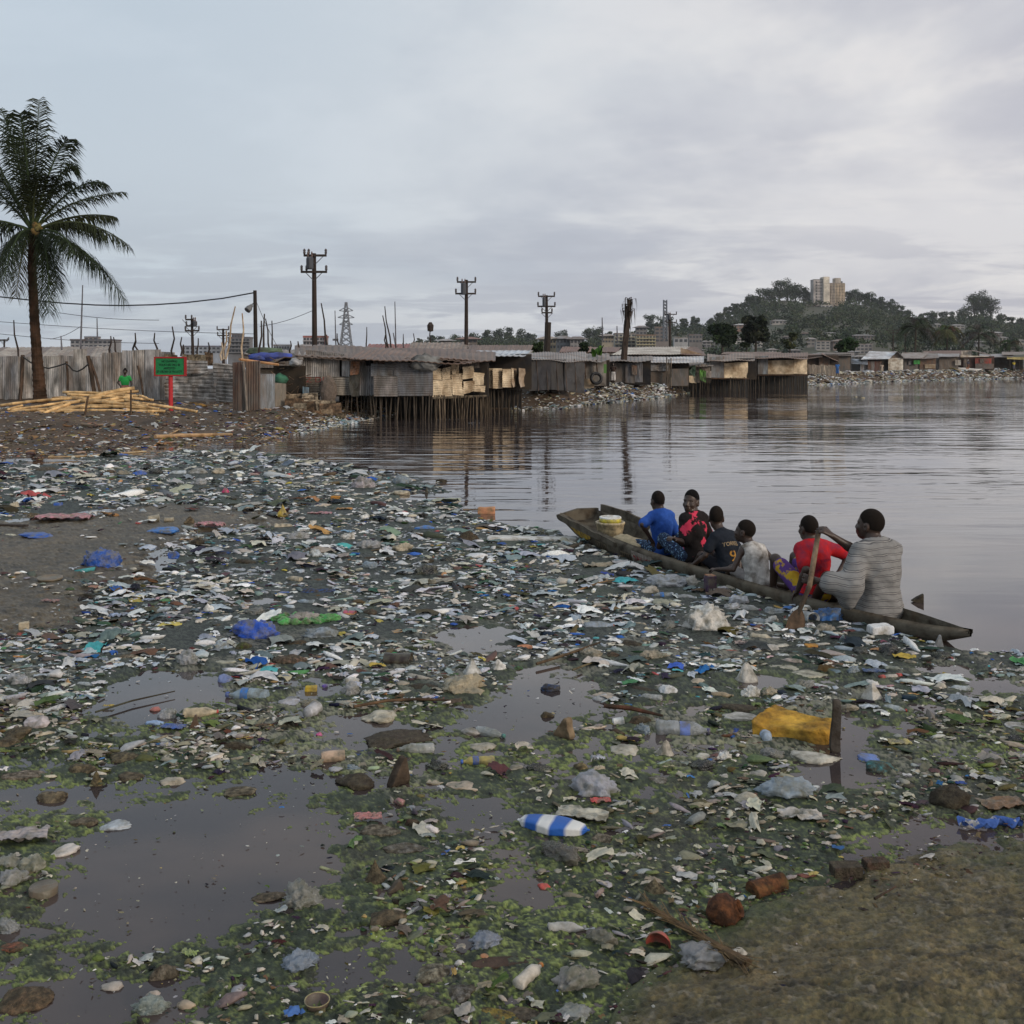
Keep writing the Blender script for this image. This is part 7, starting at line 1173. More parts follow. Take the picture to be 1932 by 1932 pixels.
 ('lump', 1041, 1302, 31, .55, 0, (.02, .07, .2), 'blue ball half sunk in the open pool', 'ball'), ('bottle', 1131, 1185, 58, 1, 2, (.32, .38, .46), 'clear blue tinted bottle with red cap below the canoe', 'bottle', RED), ('bag', 1331, 1186, 86, .58, 18, (.56, .54, .50), 'big white filled plastic bag before the canoe', 'bag'), ('lump', 1189, 1219, 46, .46, 0, (.030, .026, .026), 'dark pointed mound in the litter', 'mound'), ('lump', 1159, 1240, 26, .55, 0, (.10, .055, .035), 'rusty brown lump left of blue scraps', 'lump'), ('lump', 1186, 1242, 26, .35, -15, (.03, .08, .2), 'blue scraps below the dark mound', 'scrap'), ('slab', 1179, 1259, 27, .14, 8, YEL, 'bright yellow flake below the dark mound', 'flake'), ('lump', 1219, 1305, 56, .30, -32, (.05, .04, .035), 'dark rotten log near the white bottle', 'log'), ('lump', 1262, 1309, 33, .75, 10, (.50, .51, .52), 'white boxy bag right of the dark log', 'bag'), ('bottle', 1227, 1319, 46, 1, -22, (.46, .47, .47), 'white bottle with blue end below the dark log', 'bottle', BB), ('bottle', 1289, 1384, 104, 1, -10, (.33, .35, .37), 'large clear bottle with blue red label', 'bottle', (.06, .06, .14), (.12, .18, .45)), ('cup', 1166, 1366, 20, 1, 10, WHT, 'white cup left of the large labelled bottle', 'cup'), ('wedge', 1063, 1391, 44, .9, -40, (.18, .13, .08), 'brown wooden cone piece in the water', 'wood'), ('cup', 1446, 1396, 27, 1.4, 85, (.30, .38, .48), 'clear pale blue cup left of the yellow foam', 'cup'), ('lump', 1182, 1418, 48, .38, -10, (.40, .37, .30), 'cream bag below the white cup', 'bag'), ('cone', 1255, 1424, 34, .7, 0, (.42, .38, .32), 'cream cone shaped bag under the labelled bottle', 'bag'), ('lump', 1323, 1429, 36, .32, 0, (.48, .45, .38), 'pale flat lump right of the cream cone', 'lump'), ('bag', 1413, 1312, 34, .55, 0, WHT, 'crumpled white bag above the driftwood', 'bag'), ('cone', 1409, 1284, 36, .75, 0, (.44, .42, .38), 'dirty white tent shaped scrap', 'scrap'), ('lump', 1315, 1289, 25, .6, 0, (.42, .36, .28), 'cream ball by a small puddle', 'ball'), ('bottle', 1363, 1315, 42, 1, -8, (.24, .19, .12), 'brown stained bottle above the driftwood', 'bottle', TAN), ('lump', 1393, 1338, 62, .3, -10, (.075, .055, .04), 'brown driftwood log left of the yellow foam', 'driftwood'), ('slab', 1397, 1356, 76, .16, -8, (.44, .42, .38), 'white peeling board under the driftwood log', 'board'), ('disc', 1379, 1234, 28, .3, 0, (.30, .06, .035), 'orange red round lid', 'lid'), ('lump', 1214, 1197, 25, .4, 8, BB, 'blue scrap left of the big white bag', 'scrap'), ('lump', 1347, 1231, 24, .35, 12, (.2, .3, .5), 'blue and white scrap left of the red lid', 'scrap'), ('bottle', 1438, 1206, 44, 1, -30, (.48, .42, .31), 'cream bottle standing out below the paddle', 'bottle', CRM),
 ('sheet', 1128, 1438, 27, .8, 0, (.40, .42, .48), 'white paper with a blue patch', 'paper'), ('lump', 1095, 1452, 24, .7, 0, (.30, .24, .12), 'yellowish round crust ball', 'ball'), ('bag', 1125, 1495, 72, .5, -8, (.36, .37, .42), 'bluish clear bag above the striped cushion', 'bag'), ('sheet', 1133, 1516, 38, .3, 8, (.5, .06, .06), 'red and white wrapper below the bluish bag', 'wrapper'), ('sheet', 1100, 1544, 96, .22, -16, (.42, .40, .33), 'spread pale plastic sheet beside the striped cushion', 'sheet'), ('lump', 978, 1262, 16, .5, 0, (.03, .2, .06), 'bright green scrap by the open pool', 'scrap'), ('lump', 1031, 1352, 25, .6, 0, (.10, .075, .04), 'brown nut shell in the pool', 'shell'), ('lump', 972, 1452, 29, .45, 20, (.34, .31, .26), 'grey shell left of the yellowish ball', 'shell'), ('lump', 1404, 1512, 44, .5, -20, (.36, .32, .24), 'pale broken shell among weed right of the bag', 'shell'), ('lump', 1432, 1463, 40, .4, -25, (.34, .32, .28), 'grey ribbed shell above the broken shell', 'shell'), ('lump', 1365, 1467, 30, .35, 5, (.42, .39, .34), 'pale leaf shaped scrap left of the ribbed shell', 'scrap'), ('lump', 1242, 1474, 46, .32, -10, (.28, .27, .24), 'grey crumpled strip under the cream cone', 'strip'),
 ('cup', 1526, 1172, 30, 1, -70, (.58, .60, .60), 'white jar with teal rim facing the camera by the paddle', 'jar'), ('bag', 1562, 1172, 52, .6, -6, (.03, .15, .42), 'bright blue bag pressed against the canoe', 'bag'), ('block', 1661, 1198, 44, .55, 8, (.70, .70, .70), 'chunky white foam block against the canoe stern', 'foam block'), ('board', 1623, 1215, 44, .22, -5, WHT, 'white foam bar below the foam block', 'foam bar'), ('bottle', 1620, 1194, 40, 1, -38, (.36, .42, .50), 'pale blue bottle between blue bag and foam block', 'bottle', CLR), ('bag', 1556, 1192, 38, .5, 0, (.30, .27, .22), 'dirty crumpled bag under the bright blue bag', 'bag'), ('shard', 1540, 1202, 18, .9, 10, (.30, .32, .33), 'grey glassy shard below the jar', 'shard'), ('shard', 1588, 1212, 19, .9, -20, (.26, .34, .36), 'pale teal triangular shard left of the foam bar', 'shard'), ('shard', 1770, 1224, 22, 1.3, -8, (.20, .21, .22), 'clear pointed shard standing against the canoe stern', 'shard'), ('block', 1530, 1223, 24, .4, 15, (.45, .22, .05), 'orange sponge scrap below the jar', 'sponge'), ('bottle', 1478, 1223, 36, 1, 18, (.42, .41, .36), 'ribbed white bottle right of the cream bottle', 'bottle', CRM), ('lump', 1456, 1230, 26, .7, 0, (.40, .39, .37), 'round white bottle end below the cream bottle', 'bottle end'), ('bottle', 1493, 1251, 40, 1, -28, (.42, .34, .30), 'pinkish bottle under the ribbed white bottle', 'bottle', CRM), ('lump', 1567, 1227, 24, .5, 0, (.14, .27, .3), 'teal scrap right of the orange sponge', 'scrap'), ('lump', 1723, 1237, 30, .45, 10, (.48, .44, .42), 'white torn cup below the stern', 'cup'), ('board', 1652, 1252, 22, .15, -3, WHT, 'thin white foam chip right of centre', 'foam chip'), ('sheet', 1650, 1271, 42, .3, -6, (.05, .09, .2), 'dark blue sheet below the foam bar', 'sheet'), ('bottle', 1686, 1264, 34, 1, -10, (.24, .27, .24), 'greenish clear bottle above the red white tube', 'bottle', CLR), ('tube', 1680, 1279, 46, 1, 16, (.46, .42, .38), 'white tube with red ends', 'tube', RED),
 ('pyr', 1645, 1320, 42, .75, 30, (.48, .46, .42), 'white foam pyramid right of the driftwood post', 'foam block'), ('sheet', 1641, 1339, 36, .35, 5, (.40, .44, .48), 'white and teal wrapper below the foam pyramid', 'wrapper'), ('lump', 1774, 1301, 18, .9, 0, (.46, .42, .34), 'cream ball in the right scum', 'ball'), ('foamblock', 1503, 1384, 136, .42, -32, (.56, .33, .055), 'large broken block of yellow foam', 'foam block'), ('post', 1577, 1419, 20, 5.0, 0, (.10, .09, .08), 'grey driftwood post standing upright right of the yellow foam', 'driftwood post'), ('lump', 1662, 1452, 50, .46, -6, TEAL, 'teal round bag below the right driftwood', 'bag'), ('lump', 1639, 1432, 46, .34, -10, (.10, .17, .42), 'blue and white shoe above the teal bag', 'shoe'), ('lump', 1528, 1430, 82, .3, -4, (.44, .42, .36), 'white ribbed plastic heap below the yellow foam', 'bag'), ('bag', 1481, 1497, 92, .38, -10, (.30, .36, .42), 'clear and blue crumpled film among weed', 'film'), ('husk', 1786, 1518, 78, .7, 0, (.030, .024, .018), 'dark hairy coconut husk by the right mud', 'coconut husk'), ('sheet', 1892, 1522, 84, .2, 10, (.14, .08, .04), 'dry brown leaf beside the coconut husk', 'leaf'), ('disc', 1918, 1375, 42, .4, -20, (.40, .40, .40), 'clear plastic dish at the right frame edge', 'dish'), ('sheet', 1697, 1405, 42, .22, 4, (.46, .38, .12), 'yellow and white wrapper in the right scum', 'wrapper'), ('lump', 1710, 1432, 24, .4, 0, DRK, 'black pebble right of the blue shoe', 'pebble'), ('lump', 1701, 1506, 14, .6, 0, (.55, .12, .22), 'pink scrap left of the coconut husk', 'scrap'), ('lump', 1730, 1459, 19, .5, 10, (.42, .36, .26), 'left one of two cream pebbles', 'pebble'), ('lump', 1758, 1464, 24, .4, 0, (.46, .41, .3), 'right one of two cream pebbles', 'pebble'), ('lump', 1470, 1261, 62, .18, -4, (.34, .33, .26), 'long pale strip under the bottles', 'strip'), ('lump', 1515, 1273, 72, .18, 4, (.36, .35, .27), 'longer pale strip below the pinkish bottle', 'strip'),
 ('sheet', 39, 1588, 96, .36, 16, (.30, .27, .27), 'brown and blue striped bag at the left edge', 'bag'), ('lump', 125, 1606, 50, .42, 35, (.48, .44, .40), 'white split shell right of the striped bag', 'shell'), ('bag', 62, 1638, 46, .6, 0, (.36, .35, .28), 'pale rounded bag above the wood disc', 'bag'), ('bag', 20, 1633, 42, .5, 0, (.30, .30, .26), 'grey green bag at the left edge', 'bag'), ('bag', 22, 1667, 50, .5, 15, (.34, .33, .33), 'grey clear bag left of the wood disc', 'bag'), ('drum', 82, 1686, 52, .5, 0, (.13, .10, .07), 'round wooden disc in dark water', 'wood disc'), ('lump', 219, 1560, 50, .34, 18, (.40, .44, .48), 'white and blue mussel shaped shell', 'shell'), ('slab', 158, 1555, 52, .35, 8, (.22, .18, .13), 'tan slab left of the mussel shaped shell', 'slab'), ('slab', 24, 1791, 52, .3, 15, (.30, .10, .06), 'faded red scrap at the left edge', 'scrap'), ('husk2', 57, 1890, 98, .38, 18, (.17, .11, .065), 'big brown half husk in the lower left corner', 'husk'), ('sheet', 357, 1806, 32, .5, -20, (.30, .40, .12), 'yellow and green wrapper on weed', 'wrapper'), ('lump', 307, 1842, 48, .7, 15, (.19, .16, .12), 'tan stone below the yellow green wrapper', 'stone'), ('lump', 213, 1862, 38, .4, 0, (.34, .30, .26), 'pale lump above the lower left pool', 'lump'), ('lump', 351, 1898, 40, .4, -15, (.36, .28, .2), 'cream pebble right of the grey crumple', 'pebble'), ('lump', 288, 1879, 28, .5, 35, (.36, .31, .27), 'pinkish chip under the tan stone', 'chip'), ('bag', 281, 1906, 56, .5, 0, (.22, .26, .24), 'grey green crumple at the bottom', 'bag'), ('bag', 16, 1757, 34, .7, 0, (.24, .25, .26), 'grey bag above the faded red scrap', 'bag'),
 ('sheet', 694, 1548, 52, .3, 8, (.42, .16, .16), 'red and white carton scrap with blue end', 'carton'), ('husk', 777, 1560, 30, .8, 0, (.06, .03, .02), 'small reddish brown husk in the pool', 'husk'), ('slab', 717, 1573, 78, .22, -4, (.25, .22, .17), 'grey pitted slab under the red white carton', 'slab'), ('slab', 764, 1606, 82, .18, 4, (.24, .23, .21), 'long grey flaky slab', 'slab'), ('lump', 901, 1606, 27, .42, -8, (.56, .53, .50), 'clean white shell in the centre pool', 'shell'), ('bag', 569, 1704, 62, .6, 30, (.22, .22, .2), 'grey green bag over weed', 'bag'), ('lump', 509, 1694, 60, .26, 8, (.17, .13, .09), 'tan log left of the grey green bag', 'log'), ('plank', 621, 1642, 44, .14, -28, (.40, .42, .24), 'pale lime rod by the big pool', 'rod'), ('cone', 707, 1664, 38, .7, 0, (.16, .12, .07), 'brown bud shaped cup in the weed', 'husk'), ('wedge', 746, 1682, 34, .6, 20, (.16, .13, .10), 'grey brown tube end right of the bud cup', 'tube'), ('lump', 725, 1734, 66, .45, 12, (.16, .12, .075), 'tan and brown lump in dark water', 'lump'), ('bag', 566, 1824, 72, .45, 30, (.20, .24, .30), 'blue grey crumpled rag on weed', 'rag'), ('bowl', 598, 1902, 48, .45, 0, (.09, .05, .045), 'round dark bowl with a pale rim', 'bowl'), ('slab', 676, 1874, 58, .14, 22, (.30, .34, .10), 'yellow green torn sheet right of the bowl', 'sheet'), ('plankt', 965, 1818, 152, .08, 9, (.075, .048, .036), 'long tapered brown board near the capped bottle', 'board'), ('bag', 918, 1783, 62, .42, -14, (.22, .25, .32), 'blue and white wet bag above the brown board', 'bag'), ('lump', 815, 1842, 62, .42, 25, (.28, .26, .2), 'pale folded shells left of the brown board', 'shell'), ('lump', 871, 1876, 64, .4, 14, (.26, .25, .24), 'grey twisted bag under the brown board', 'bag'), ('lump', 803, 1893, 46, .42, -12, (.28, .25, .2), 'buff pebble left of the grey twisted bag', 'pebble'), ('slab', 824, 1917, 58, .35, 24, (.22, .20, .14), 'grey plank end at the bottom edge', 'plank'), ('lump', 941, 1918, 82, .28, -12, (.30, .22, .04), 'yellow and black blotched fish shaped piece', 'peel'), ('lump', 913, 1810, 19, .7, 0, (.50, .20, .08), 'orange cap resting on the brown board', 'cap'), ('lump', 868, 1820, 20, .6, 0, (.46, .44, .42), 'upper white chip left of the orange cap', 'chip'), ('lump', 879, 1849, 28, .35, 0, (.38, .36, .28), 'lower white chip below the brown board', 'chip'),
 ('pillow', 1044, 1566, 142, .26, -17, (.02, .10, .38), 'blue and white striped cushion afloat', 'cushion'), ('bag', 1058, 1620, 72, .5, -40, (.10, .09, .08), 'thin dark triangular bag under the striped cushion', 'bag'), ('lump', 1026, 1674, 21, .55, 0, (.5, .05, .04), 'red tipped scrap in dark water', 'scrap'), ('board', 1190, 1615, 58, .1, -4, WHT, 'white foam rod right of the striped cushion', 'foam rod'), ('bottle', 1070, 1755, 74, .9, 2, (.36, .35, .33), 'crushed pale bottle without a cap', 'bottle', (.3, .3, .3)), ('bag', 1136, 1780, 52, .5, -10, (.16, .15, .12), 'grey brown crumple right of the crushed bottle', 'bag'), ('bottle', 1000, 1846, 84, 1.1, 56, (.46, .42, .36), 'stained white bottle with an orange cap', 'bottle', (.62, .20, .02)), ('bag', 1094, 1859, 76, .5, 14, (.30, .28, .26), 'grey crushed bag right of the orange capped bottle', 'bag'), ('bowl2', 1245, 1784, 48, .55, -20, (.34, .07, .05), 'broken red cup half on the mud', 'cup'), ('bag', 1326, 1812, 86, .36, 6, (.24, .24, .25), 'clear limp bag by the dry palm stalk', 'bag'), ('lump', 1393, 1806, 42, .6, 0, (.50, .46, .40), 'white fluff at the end of the palm stalk', 'fluff'), ('pot', 1366, 1738, 72, .6, -25, (.11, .045, .03), 'rusty round pot with an open mouth', 'pot'), ('canister', 1448, 1684, 76, 1, 28, (.10, .075, .03), 'rusty tin canister at the mud edge', 'canister'), ('lump', 1383, 1853, 15, .5, 35, (.5, .25, .1), 'orange peel on the mud', 'peel'), ('bag', 1078, 1914, 56, .35, 0, (.28, .29, .28), 'clear film at the bottom edge', 'film'), ('slab', 987, 1918, 76, .2, -8, (.15, .12, .09), 'flat brown slab at the bottom edge', 'slab'), ('cone', 1235, 1686, 42, .5, -10, (.30, .25, .15), 'cream twisted scrap left of the rusty pot', 'scrap'), ('lump', 1136, 1585, 42, .42, -20, (.30, .26, .2), 'buff shell right of the striped cushion', 'shell'), ('brick', 1596, 1654, 56, .55, 4, (.07, .05, .04), 'mud caked brick at the mud edge', 'brick'), ('brick', 1652, 1643, 46, .6, 8, (.08, .042, .03), 'brown brick right of the mud caked brick', 'brick'), ('twist', 1869, 1562, 116, .16, 6, (.30, .36, .50), 'blue and white twisted cloth strip by the mud', 'cloth strip'), ('leafy', 1611, 1850, 84, .12, 12, (.13, .12, .075), 'big dull green leaf lying on the mud', 'leaf'), ('sheet', 1510, 1546, 82, .3, -8, (.46, .43, .40), 'white crumpled plastic above the rusty canister', 'bag'), ('carton', 1340, 1120, 30, 1, 20, (.05, .02, .06), 'dark purple drink carton with white panels by the canoe', 'carton'), ('bottle', 1170, 1060, 24, 1, 0, (.36, .42, .46), 'small clear bottle by the canoe side', 'bottle', CLR), ('bag', 1262, 1104, 70, .34, -16, (.40, .42, .46), 'long pale plastic bag along the canoe side', 'bag'), ('bottle', 1250, 1127, 42, 1, -2, (.40, .44, .48), 'clear bottle with a blue label below the canoe', 'bottle', BLUE, BB), ('lump', 1226, 1120, 30, .7, 0, (.40, .36, .3), 'round pale bottle end left of the blue labelled bottle', 'bottle end'), ('bottle', 1296, 1130, 38, 1, -12, (.40, .42, .44), 'clear bottle right of the blue labelled bottle', 'bottle', CLR), ('bag', 1306, 1107, 26, .7, 0, (.44, .42, .38), 'cream peaked bag touching the canoe', 'bag'), ('lump', 1363, 1116, 26, .55, 0, (.44, .43, .46), 'pale bag right of the purple carton', 'bag'), ('bag', 1395, 1140, 34, .5, -10, (.48, .50, .55), 'white and blue foam wrap below the canoe', 'wrap'), ('bottle', 1412, 1152, 50, 1, -32, (.42, .42, .42), 'clear bottle with a magenta cap', 'bottle', (.22, .02, .09)), ('bag', 1384, 1150, 36, .4, 15, (.50, .50, .52), 'white bag left of the magenta capped bottle', 'bag'), ('lump', 1460, 1146, 34, .28, -6, (.45, .28, .05), 'yellow foam strip below the canoe', 'foam strip'), ('lump', 1492, 1150, 24, .5, 0, BB, 'blue crumpled bag left of the paddle', 'bag'), ('bag', 1460, 1157, 40, .35, 0, (.38, .42, .45), 'clear bag under the yellow foam strip', 'bag'), ('sheet', 1130, 1070, 60, .25, 8, (.30, .25, .17), 'tan leafy heap below the canoe bow', 'heap'), ('lump', 1113, 1040, 20, .9, 0, (.12, .12, .12), 'grey net bundle hanging at the canoe bow', 'bundle')]
def extras():
    "more bags and bottles between the hand-placed ones, each named by its neighbour"
    r = random.Random(77); land = [it for it in ITEMS if len(it[7].split()) <= 8 and it[3] > 17 and it[2] < 1480]; used = set(); KC = [('bottle', 'clear', CLR, 'bottle'), ('bottle', 'cream', CRM, 'bottle'), ('bag', 'pale grey', (.38, .38, .39), 'bag'), ('bag', 'white', WHT, 'bag'), ('bag', 'beige', (.36, .31, .23), 'bag'), ('bag', 'bluish', (.26, .32, .38), 'bag'), ('bag', 'black', (.02, .02, .022), 'bag'), ('lump', 'brown', BRN, 'clod'), ('bag', 'dusty grey', (.22, .22, .21), 'bag')]
    n = 0; t = 0
    while n < 58 and t < 4000:
        t += 1; L = r.choice(land); a, b, w1 = r.choice([('left of', -1, 0), ('right of', 1, 0), ('just above', 0, -1), ('just below', 0, 1)]), 0, L[3]; kd, cn, col, cat = r.choice(KC); w = r.uniform(22, 46)*(1.0 if L[2] > 1000 else .75)
        u = L[1]+a[1]*(w1*.55+w*.7)+r.uniform(-4, 4); v = L[2]+a[2]*(w1*.18+w*.42)+r.uniform(-2, 2)
        if (a[0], L[7]) in used or u < 8 or u > 1920 or v < 890 or v > 1460 or any(abs(u-q[1]) < (w+q[3])*.52 and abs(v-q[2]) < (w+q[3])*.20 for q in ITEMS): continue
        if float(density(np.array([u]), np.array([v]))[0]) < .12 or float(mudl(np.array([u]), np.array([v]))[0]) > -.1: continue
        used.add((a[0], L[7])); it = (kd, u, v, w, r.uniform(.38, .6) if kd != 'bottle' else 1, r.uniform(-35, 35), vary(col, .85, 1.15), f'{cn} {cat} {a[0]} the {L[7]}', cat); ITEMS.append(it+((r.choice([BLUE, RED, CRM, CLR]),) if kd == 'bottle' else ())); n += 1
extras()
scatter_mat()
def unit(kind, r, w, h, col):
    "returns parts: (name, verts, faces, material, colour, smooth)"
    out = []
    def lathe(prof, n=20, M=None):
        B = MB(); B.lathe(prof, n, None, M); return np.array(B.v), B.f
    def crump(v, amt, fr, sd):
        n = np.stack([fbm(v[:, 0]*fr+sd+i*7, v[:, 1]*fr, v[:, 2]*fr, o=3, s=sd % 90+i) for i in range(3)], -1)-.5; return v+n*amt
    sd = int(r.integers(0, 1000)); RX = np.array(Matrix.Rotation(math.pi/2, 3, 'Y'))
    if kind in ('lump', 'husk', 'bag', 'cone', 'husk2'):
        v, f = ico(4 if w > .09 or kind == 'bag' else 3); fr = 1.6
        npl = {'bag': 16, 'lump': 16, 'cone': 14}.get(kind, 40); pn = r.normal(0, 1, (npl, 3)); pn /= np.linalg.norm(pn, axis=1)[:, None]; ph = r.uniform(.62, 1.0, npl); q = v @ pn.T
        d = (np.where(q > .12, ph/np.maximum(q, .12), 9)); d.sort(axis=1); d = .7*d[:, 0]+.3*d[:, 1]; d = np.minimum(d, 1.12)
        n1 = fbm(v[:, 0]*fr+sd, v[:, 1]*fr+sd*.3, v[:, 2]*fr, o=3, s=sd % 50); rd = np.abs(2*fbm(v[:, 0]*4.2+sd*2, v[:, 1]*4.2, v[:, 2]*4.2, o=3, s=sd % 37)-1)
        if kind == 'bag': w1 = .5*vnoise(v[:, 0]*3+sd, v[:, 1]*3, v[:, 2]*3); rg_ = lambda q, ss: (1-np.abs(2*fbm(v[:, 0]*q+w1*2+sd, v[:, 1]*q*1.3+w1, v[:, 2]*q*.8, o=2, s=ss)-1))**5; rd = rg_(1.9, 3)+.55*rg_(4.1, 8)
        amp = {'lump': (.5, .22), 'husk': (.25, .1), 'bag': (.6, .34), 'cone': (.5, .2), 'husk2': (.35, .1)}[kind]; d = (d*.85 if kind == 'bag' else d)*(1+amp[0]*(n1-.5))+amp[1]*(rd-.25)
        if kind in ('husk', 'husk2'): d = d+.09*vnoise(v[:, 0]*26, v[:, 1]*26, v[:, 2]*9)
        v = v*d[:, None]; h = (max((h-.10)*1.15, .1) if kind == 'bag' else max((h-.18)*1.05, .09)) if kind != 'cone' else h
        if kind == 'cone': t = np.clip(v[:, 2], 0, 1); v[:, :2] *= (1-.75*t)[:, None]; v[:, 2] *= 1.5
        asp = r.uniform(.5, .85); v = v*np.array([.56*w, .56*w*asp, .62*w*h*1.35]); z = v[:, 2]; v[:, 2] = np.where(z < -.1*w*h, -.1*w*h+(z+.1*w*h)*.3, z)+.12*w*h
        out.append(('body', v, f, {'bag': 'film' if (max(col)-min(col) > .12 or max(col) > .5) else 'clear', 'husk': 'rubbish', 'husk2': 'rubbish'}.get(kind, 'plastic' if max(col) > .3 else 'rubbish'), col, True))
    elif kind == 'bottle':
        R = w*.15*h; L = w; p = [(0, -.5*L), (R*.7, -.5*L), (R*.98, -.47*L), (R, -.40*L), (R*.94, -.3*L), (R, -.26*L), (R, -.1*L), (R*.93, -.06*L), (R, -.02*L), (R, .12*L), (R*.9, .2*L), (R*.6, .3*L), (R*.36, .36*L), (R*.33, .42*L)]
        v, f = lathe(p, 22); v = crump(v/w, .10, 5, sd)*w; out.append(('body', v @ RX.T, f, 'clear' if col[2] >= col[0] else 'plastic', col, True))
        v, f = lathe([(R*.33, .405*L), (R*.42, .41*L), (R*.42, .475*L), (R*.36, .485*L), (0, .485*L)], 14); out.append(('cap', v @ RX.T, f, 'plastic', None, True))
        v, f = lathe([(R*1.03, -.05*L), (R*1.05, 0), (R*1.05, .10*L), (R*1.02, .13*L)], 22); v = crump(v/w, .06, 5, sd)*w; out.append(('label_band', v @ RX.T, f, 'plastic', 'band', True))
        for i, q in enumerate(out): q[1][:, 2] += R*.45
    elif kind in ('can', 'canister', 'tube', 'drum', 'cup', 'pot', 'bowl', 'bowl2', 'disc'):
        L = w
        if kind == 'can': R = w*.26; p = [(0, -.5*L), (R*.92, -.5*L), (R, -.47*L), (R*.97, -.2*L), (R, .1*L), (R*.98, .46*L), (R*1.03, .5*L), (R*.93, .49*L), (R*.88, .3*L), (R*.85, -.3*L), (0, -.32*L)]
        elif kind == 'canister': R = w*.24; p = [(0, -.5*L), (R, -.5*L), (R*1.04, -.47*L), (R*.98, -.44*L), (R, .44*L), (R*1.04, .47*L), (R, .5*L), (R*.8, .49*L), (R*.78, .46*L), (0, .46*L)]
        elif kind == 'tube': R = w*.09; p = [(0, -.32*L), (R, -.32*L), (R*.95, 0), (R, .32*L), (0, .32*L)]
        elif kind == 'drum': R = w*.5; p = [(0, .30*L), (R*.25, .305*L), (R*.28, .292*L), (R*.55, .30*L), (R*.6, .288*L), (R*.95, .29*L), (R, .26*L), (R*.98, .0), (R, -.2*L)]
        elif kind == 'cup': R = w*.42; p = [(0, -.5*L), (R*.72, -.5*L), (R*.78, -.45*L), (R, .5*L), (R*1.05, .5*L), (R*1.05, .46*L), (R*.95, .46*L), (R*.7, -.42*L), (0, -.42*L)]
        elif kind == 'pot': R = w*.48; p = [(0, -.42*L), (R*.5, -.40*L), (R*.85, -.25*L), (R, 0), (R*.9, .22*L), (R*.6, .36*L), (R*.42, .40*L), (R*.46, .47*L), (R*.40, .47*L), (R*.34, .38*L), (R*.3, 0), (0, -.1*L)]
        elif kind in ('bowl', 'bowl2'): R = w*.5; p = [(0, -.08*L), (R*.5, -.06*L), (R*.86, .1*L), (R, .30*L), (R*.98, .33*L), (R*.92, .31*L), (R*.78, .16*L), (R*.4, .04*L), (0, .03*L)]
        else: R = w*.5; p = [(0, .03*L), (R*.8, .04*L), (R*.92, .075*L), (R, .07*L), (R, .02*L), (R*.9, -.03*L), (0, -.03*L)]
        v, f = lathe(p, 26); v = crump(v/w, .05, 4, sd)*w
        if kind in ('can', 'canister', 'tube', 'cup'): v = v @ RX.T; v[:, 2] += R*.55
        if kind == 'pot': v = v @ np.array(Matrix.Rotation(1.1, 3, 'Y')).T; v[:, 2] += w*.22
        if kind == 'bowl2': v = v @ np.array(Matrix.Rotation(-.8, 3, 'X') @ Matrix.Rotation(2.6, 3, 'X')).T; v[:, 2] += w*.3
        if kind == 'disc': v[:, 1] *= .75; v = v @ np.array(Matrix.Rotation(.12, 3, 'X')).T; v[:, 2] += .01
        out.append(('body', v, f, 'rust' if kind in ('canister', 'pot') else 'plastic', col, True))
        if kind == 'tube':
            for sg in (-1, 1): v, f = lathe([(0, sg*.3*L), (R*1.25, sg*.3*L), (R*1.25, sg*.5*L), (0, sg*.5*L)][::sg], 14); v = v @ RX.T; v[:, 2] += R*.55; out.append(('end', v, f, 'plastic', None, True))
        if kind == 'bowl': v, f = lathe([(R*.99, .31*L), (R*1.02, .335*L), (R*.96, .345*L), (R*.92, .32*L)], 26); v = crump(v/w, .03, 4, sd)*w; out.append(('rim', v, f, 'plastic', (.34, .28, .12), True))
    elif kind in ('block', 'brick', 'foamblock', 'pyr', 'carton', 'board', 'plank', 'plankt', 'slab', 'post', 'wedge', 'shard', 'pillow', 'leafy'):
        n = 14; dims = {'block': (1, .6, h), 'brick': (1, .55, h), 'foamblock': (1, .72, .22), 'pyr': (.8, .8, h), 'carton': (.6, .6, 1.15), 'board': (1, .22 if w > .3 else .3, max(h, .05)), 'plank': (1, .16, .07), 'plankt': (1, .22, .05), 'slab': (1, .5, max(h*.6, .05)), 'post': (1, .55, h), 'wedge': (1, .4, h), 'shard': (1, .22, h), 'pillow': (1, .42, .22), 'leafy': (1, .34, .06)}[kind]
        g = []; F_ = []; B = MB()
        import itertools
        for ax_, sgn in itertools.product(range(3), (-1, 1)):
            a, b = [(1, 2), (2, 0), (0, 1)][ax_]
            def fn(s, t, ax_=ax_, sgn=sgn, a=a, b=b):
                q = [0, 0, 0]; q[ax_] = sgn; q[a] = (s*2-1)*sgn; q[b] = t*2-1; return q
            B.grid(fn, n, n)
        v = np.array(B.v)*.5; f = B.f; x = v[:, 0].copy()
        edge = 1-.06*np.maximum(0, (np.abs(v*2)**8).sum(1)-1)[:, None]*(.6 if kind in ('carton', 'brick') else 1); v = v*edge
        if kind in ('slab', 'leafy'): v[:, 1] *= np.sqrt(np.clip(1-(2*x)**2*.9, .02, 1)); v[:, 2] *= np.sqrt(np.clip(1-(2*x)**2*.8, .1, 1))
        if kind == 'plankt': v[:, 1] *= np.interp(x, [-.5, -.3, .2, .5], [.55, 1, .8, .25])
        if kind == 'pillow': v[:, 1] *= np.interp(x, [-.5, -.42, 0, .42, .5], [.12, .5, 1, .5, .1]); v[:, 2] *= np.interp(x, [-.5, -.42, 0, .42, .5], [.1, .5, 1, .5, .1])*np.clip(1-(2*v[:, 1])**2*.55, .2, 1)
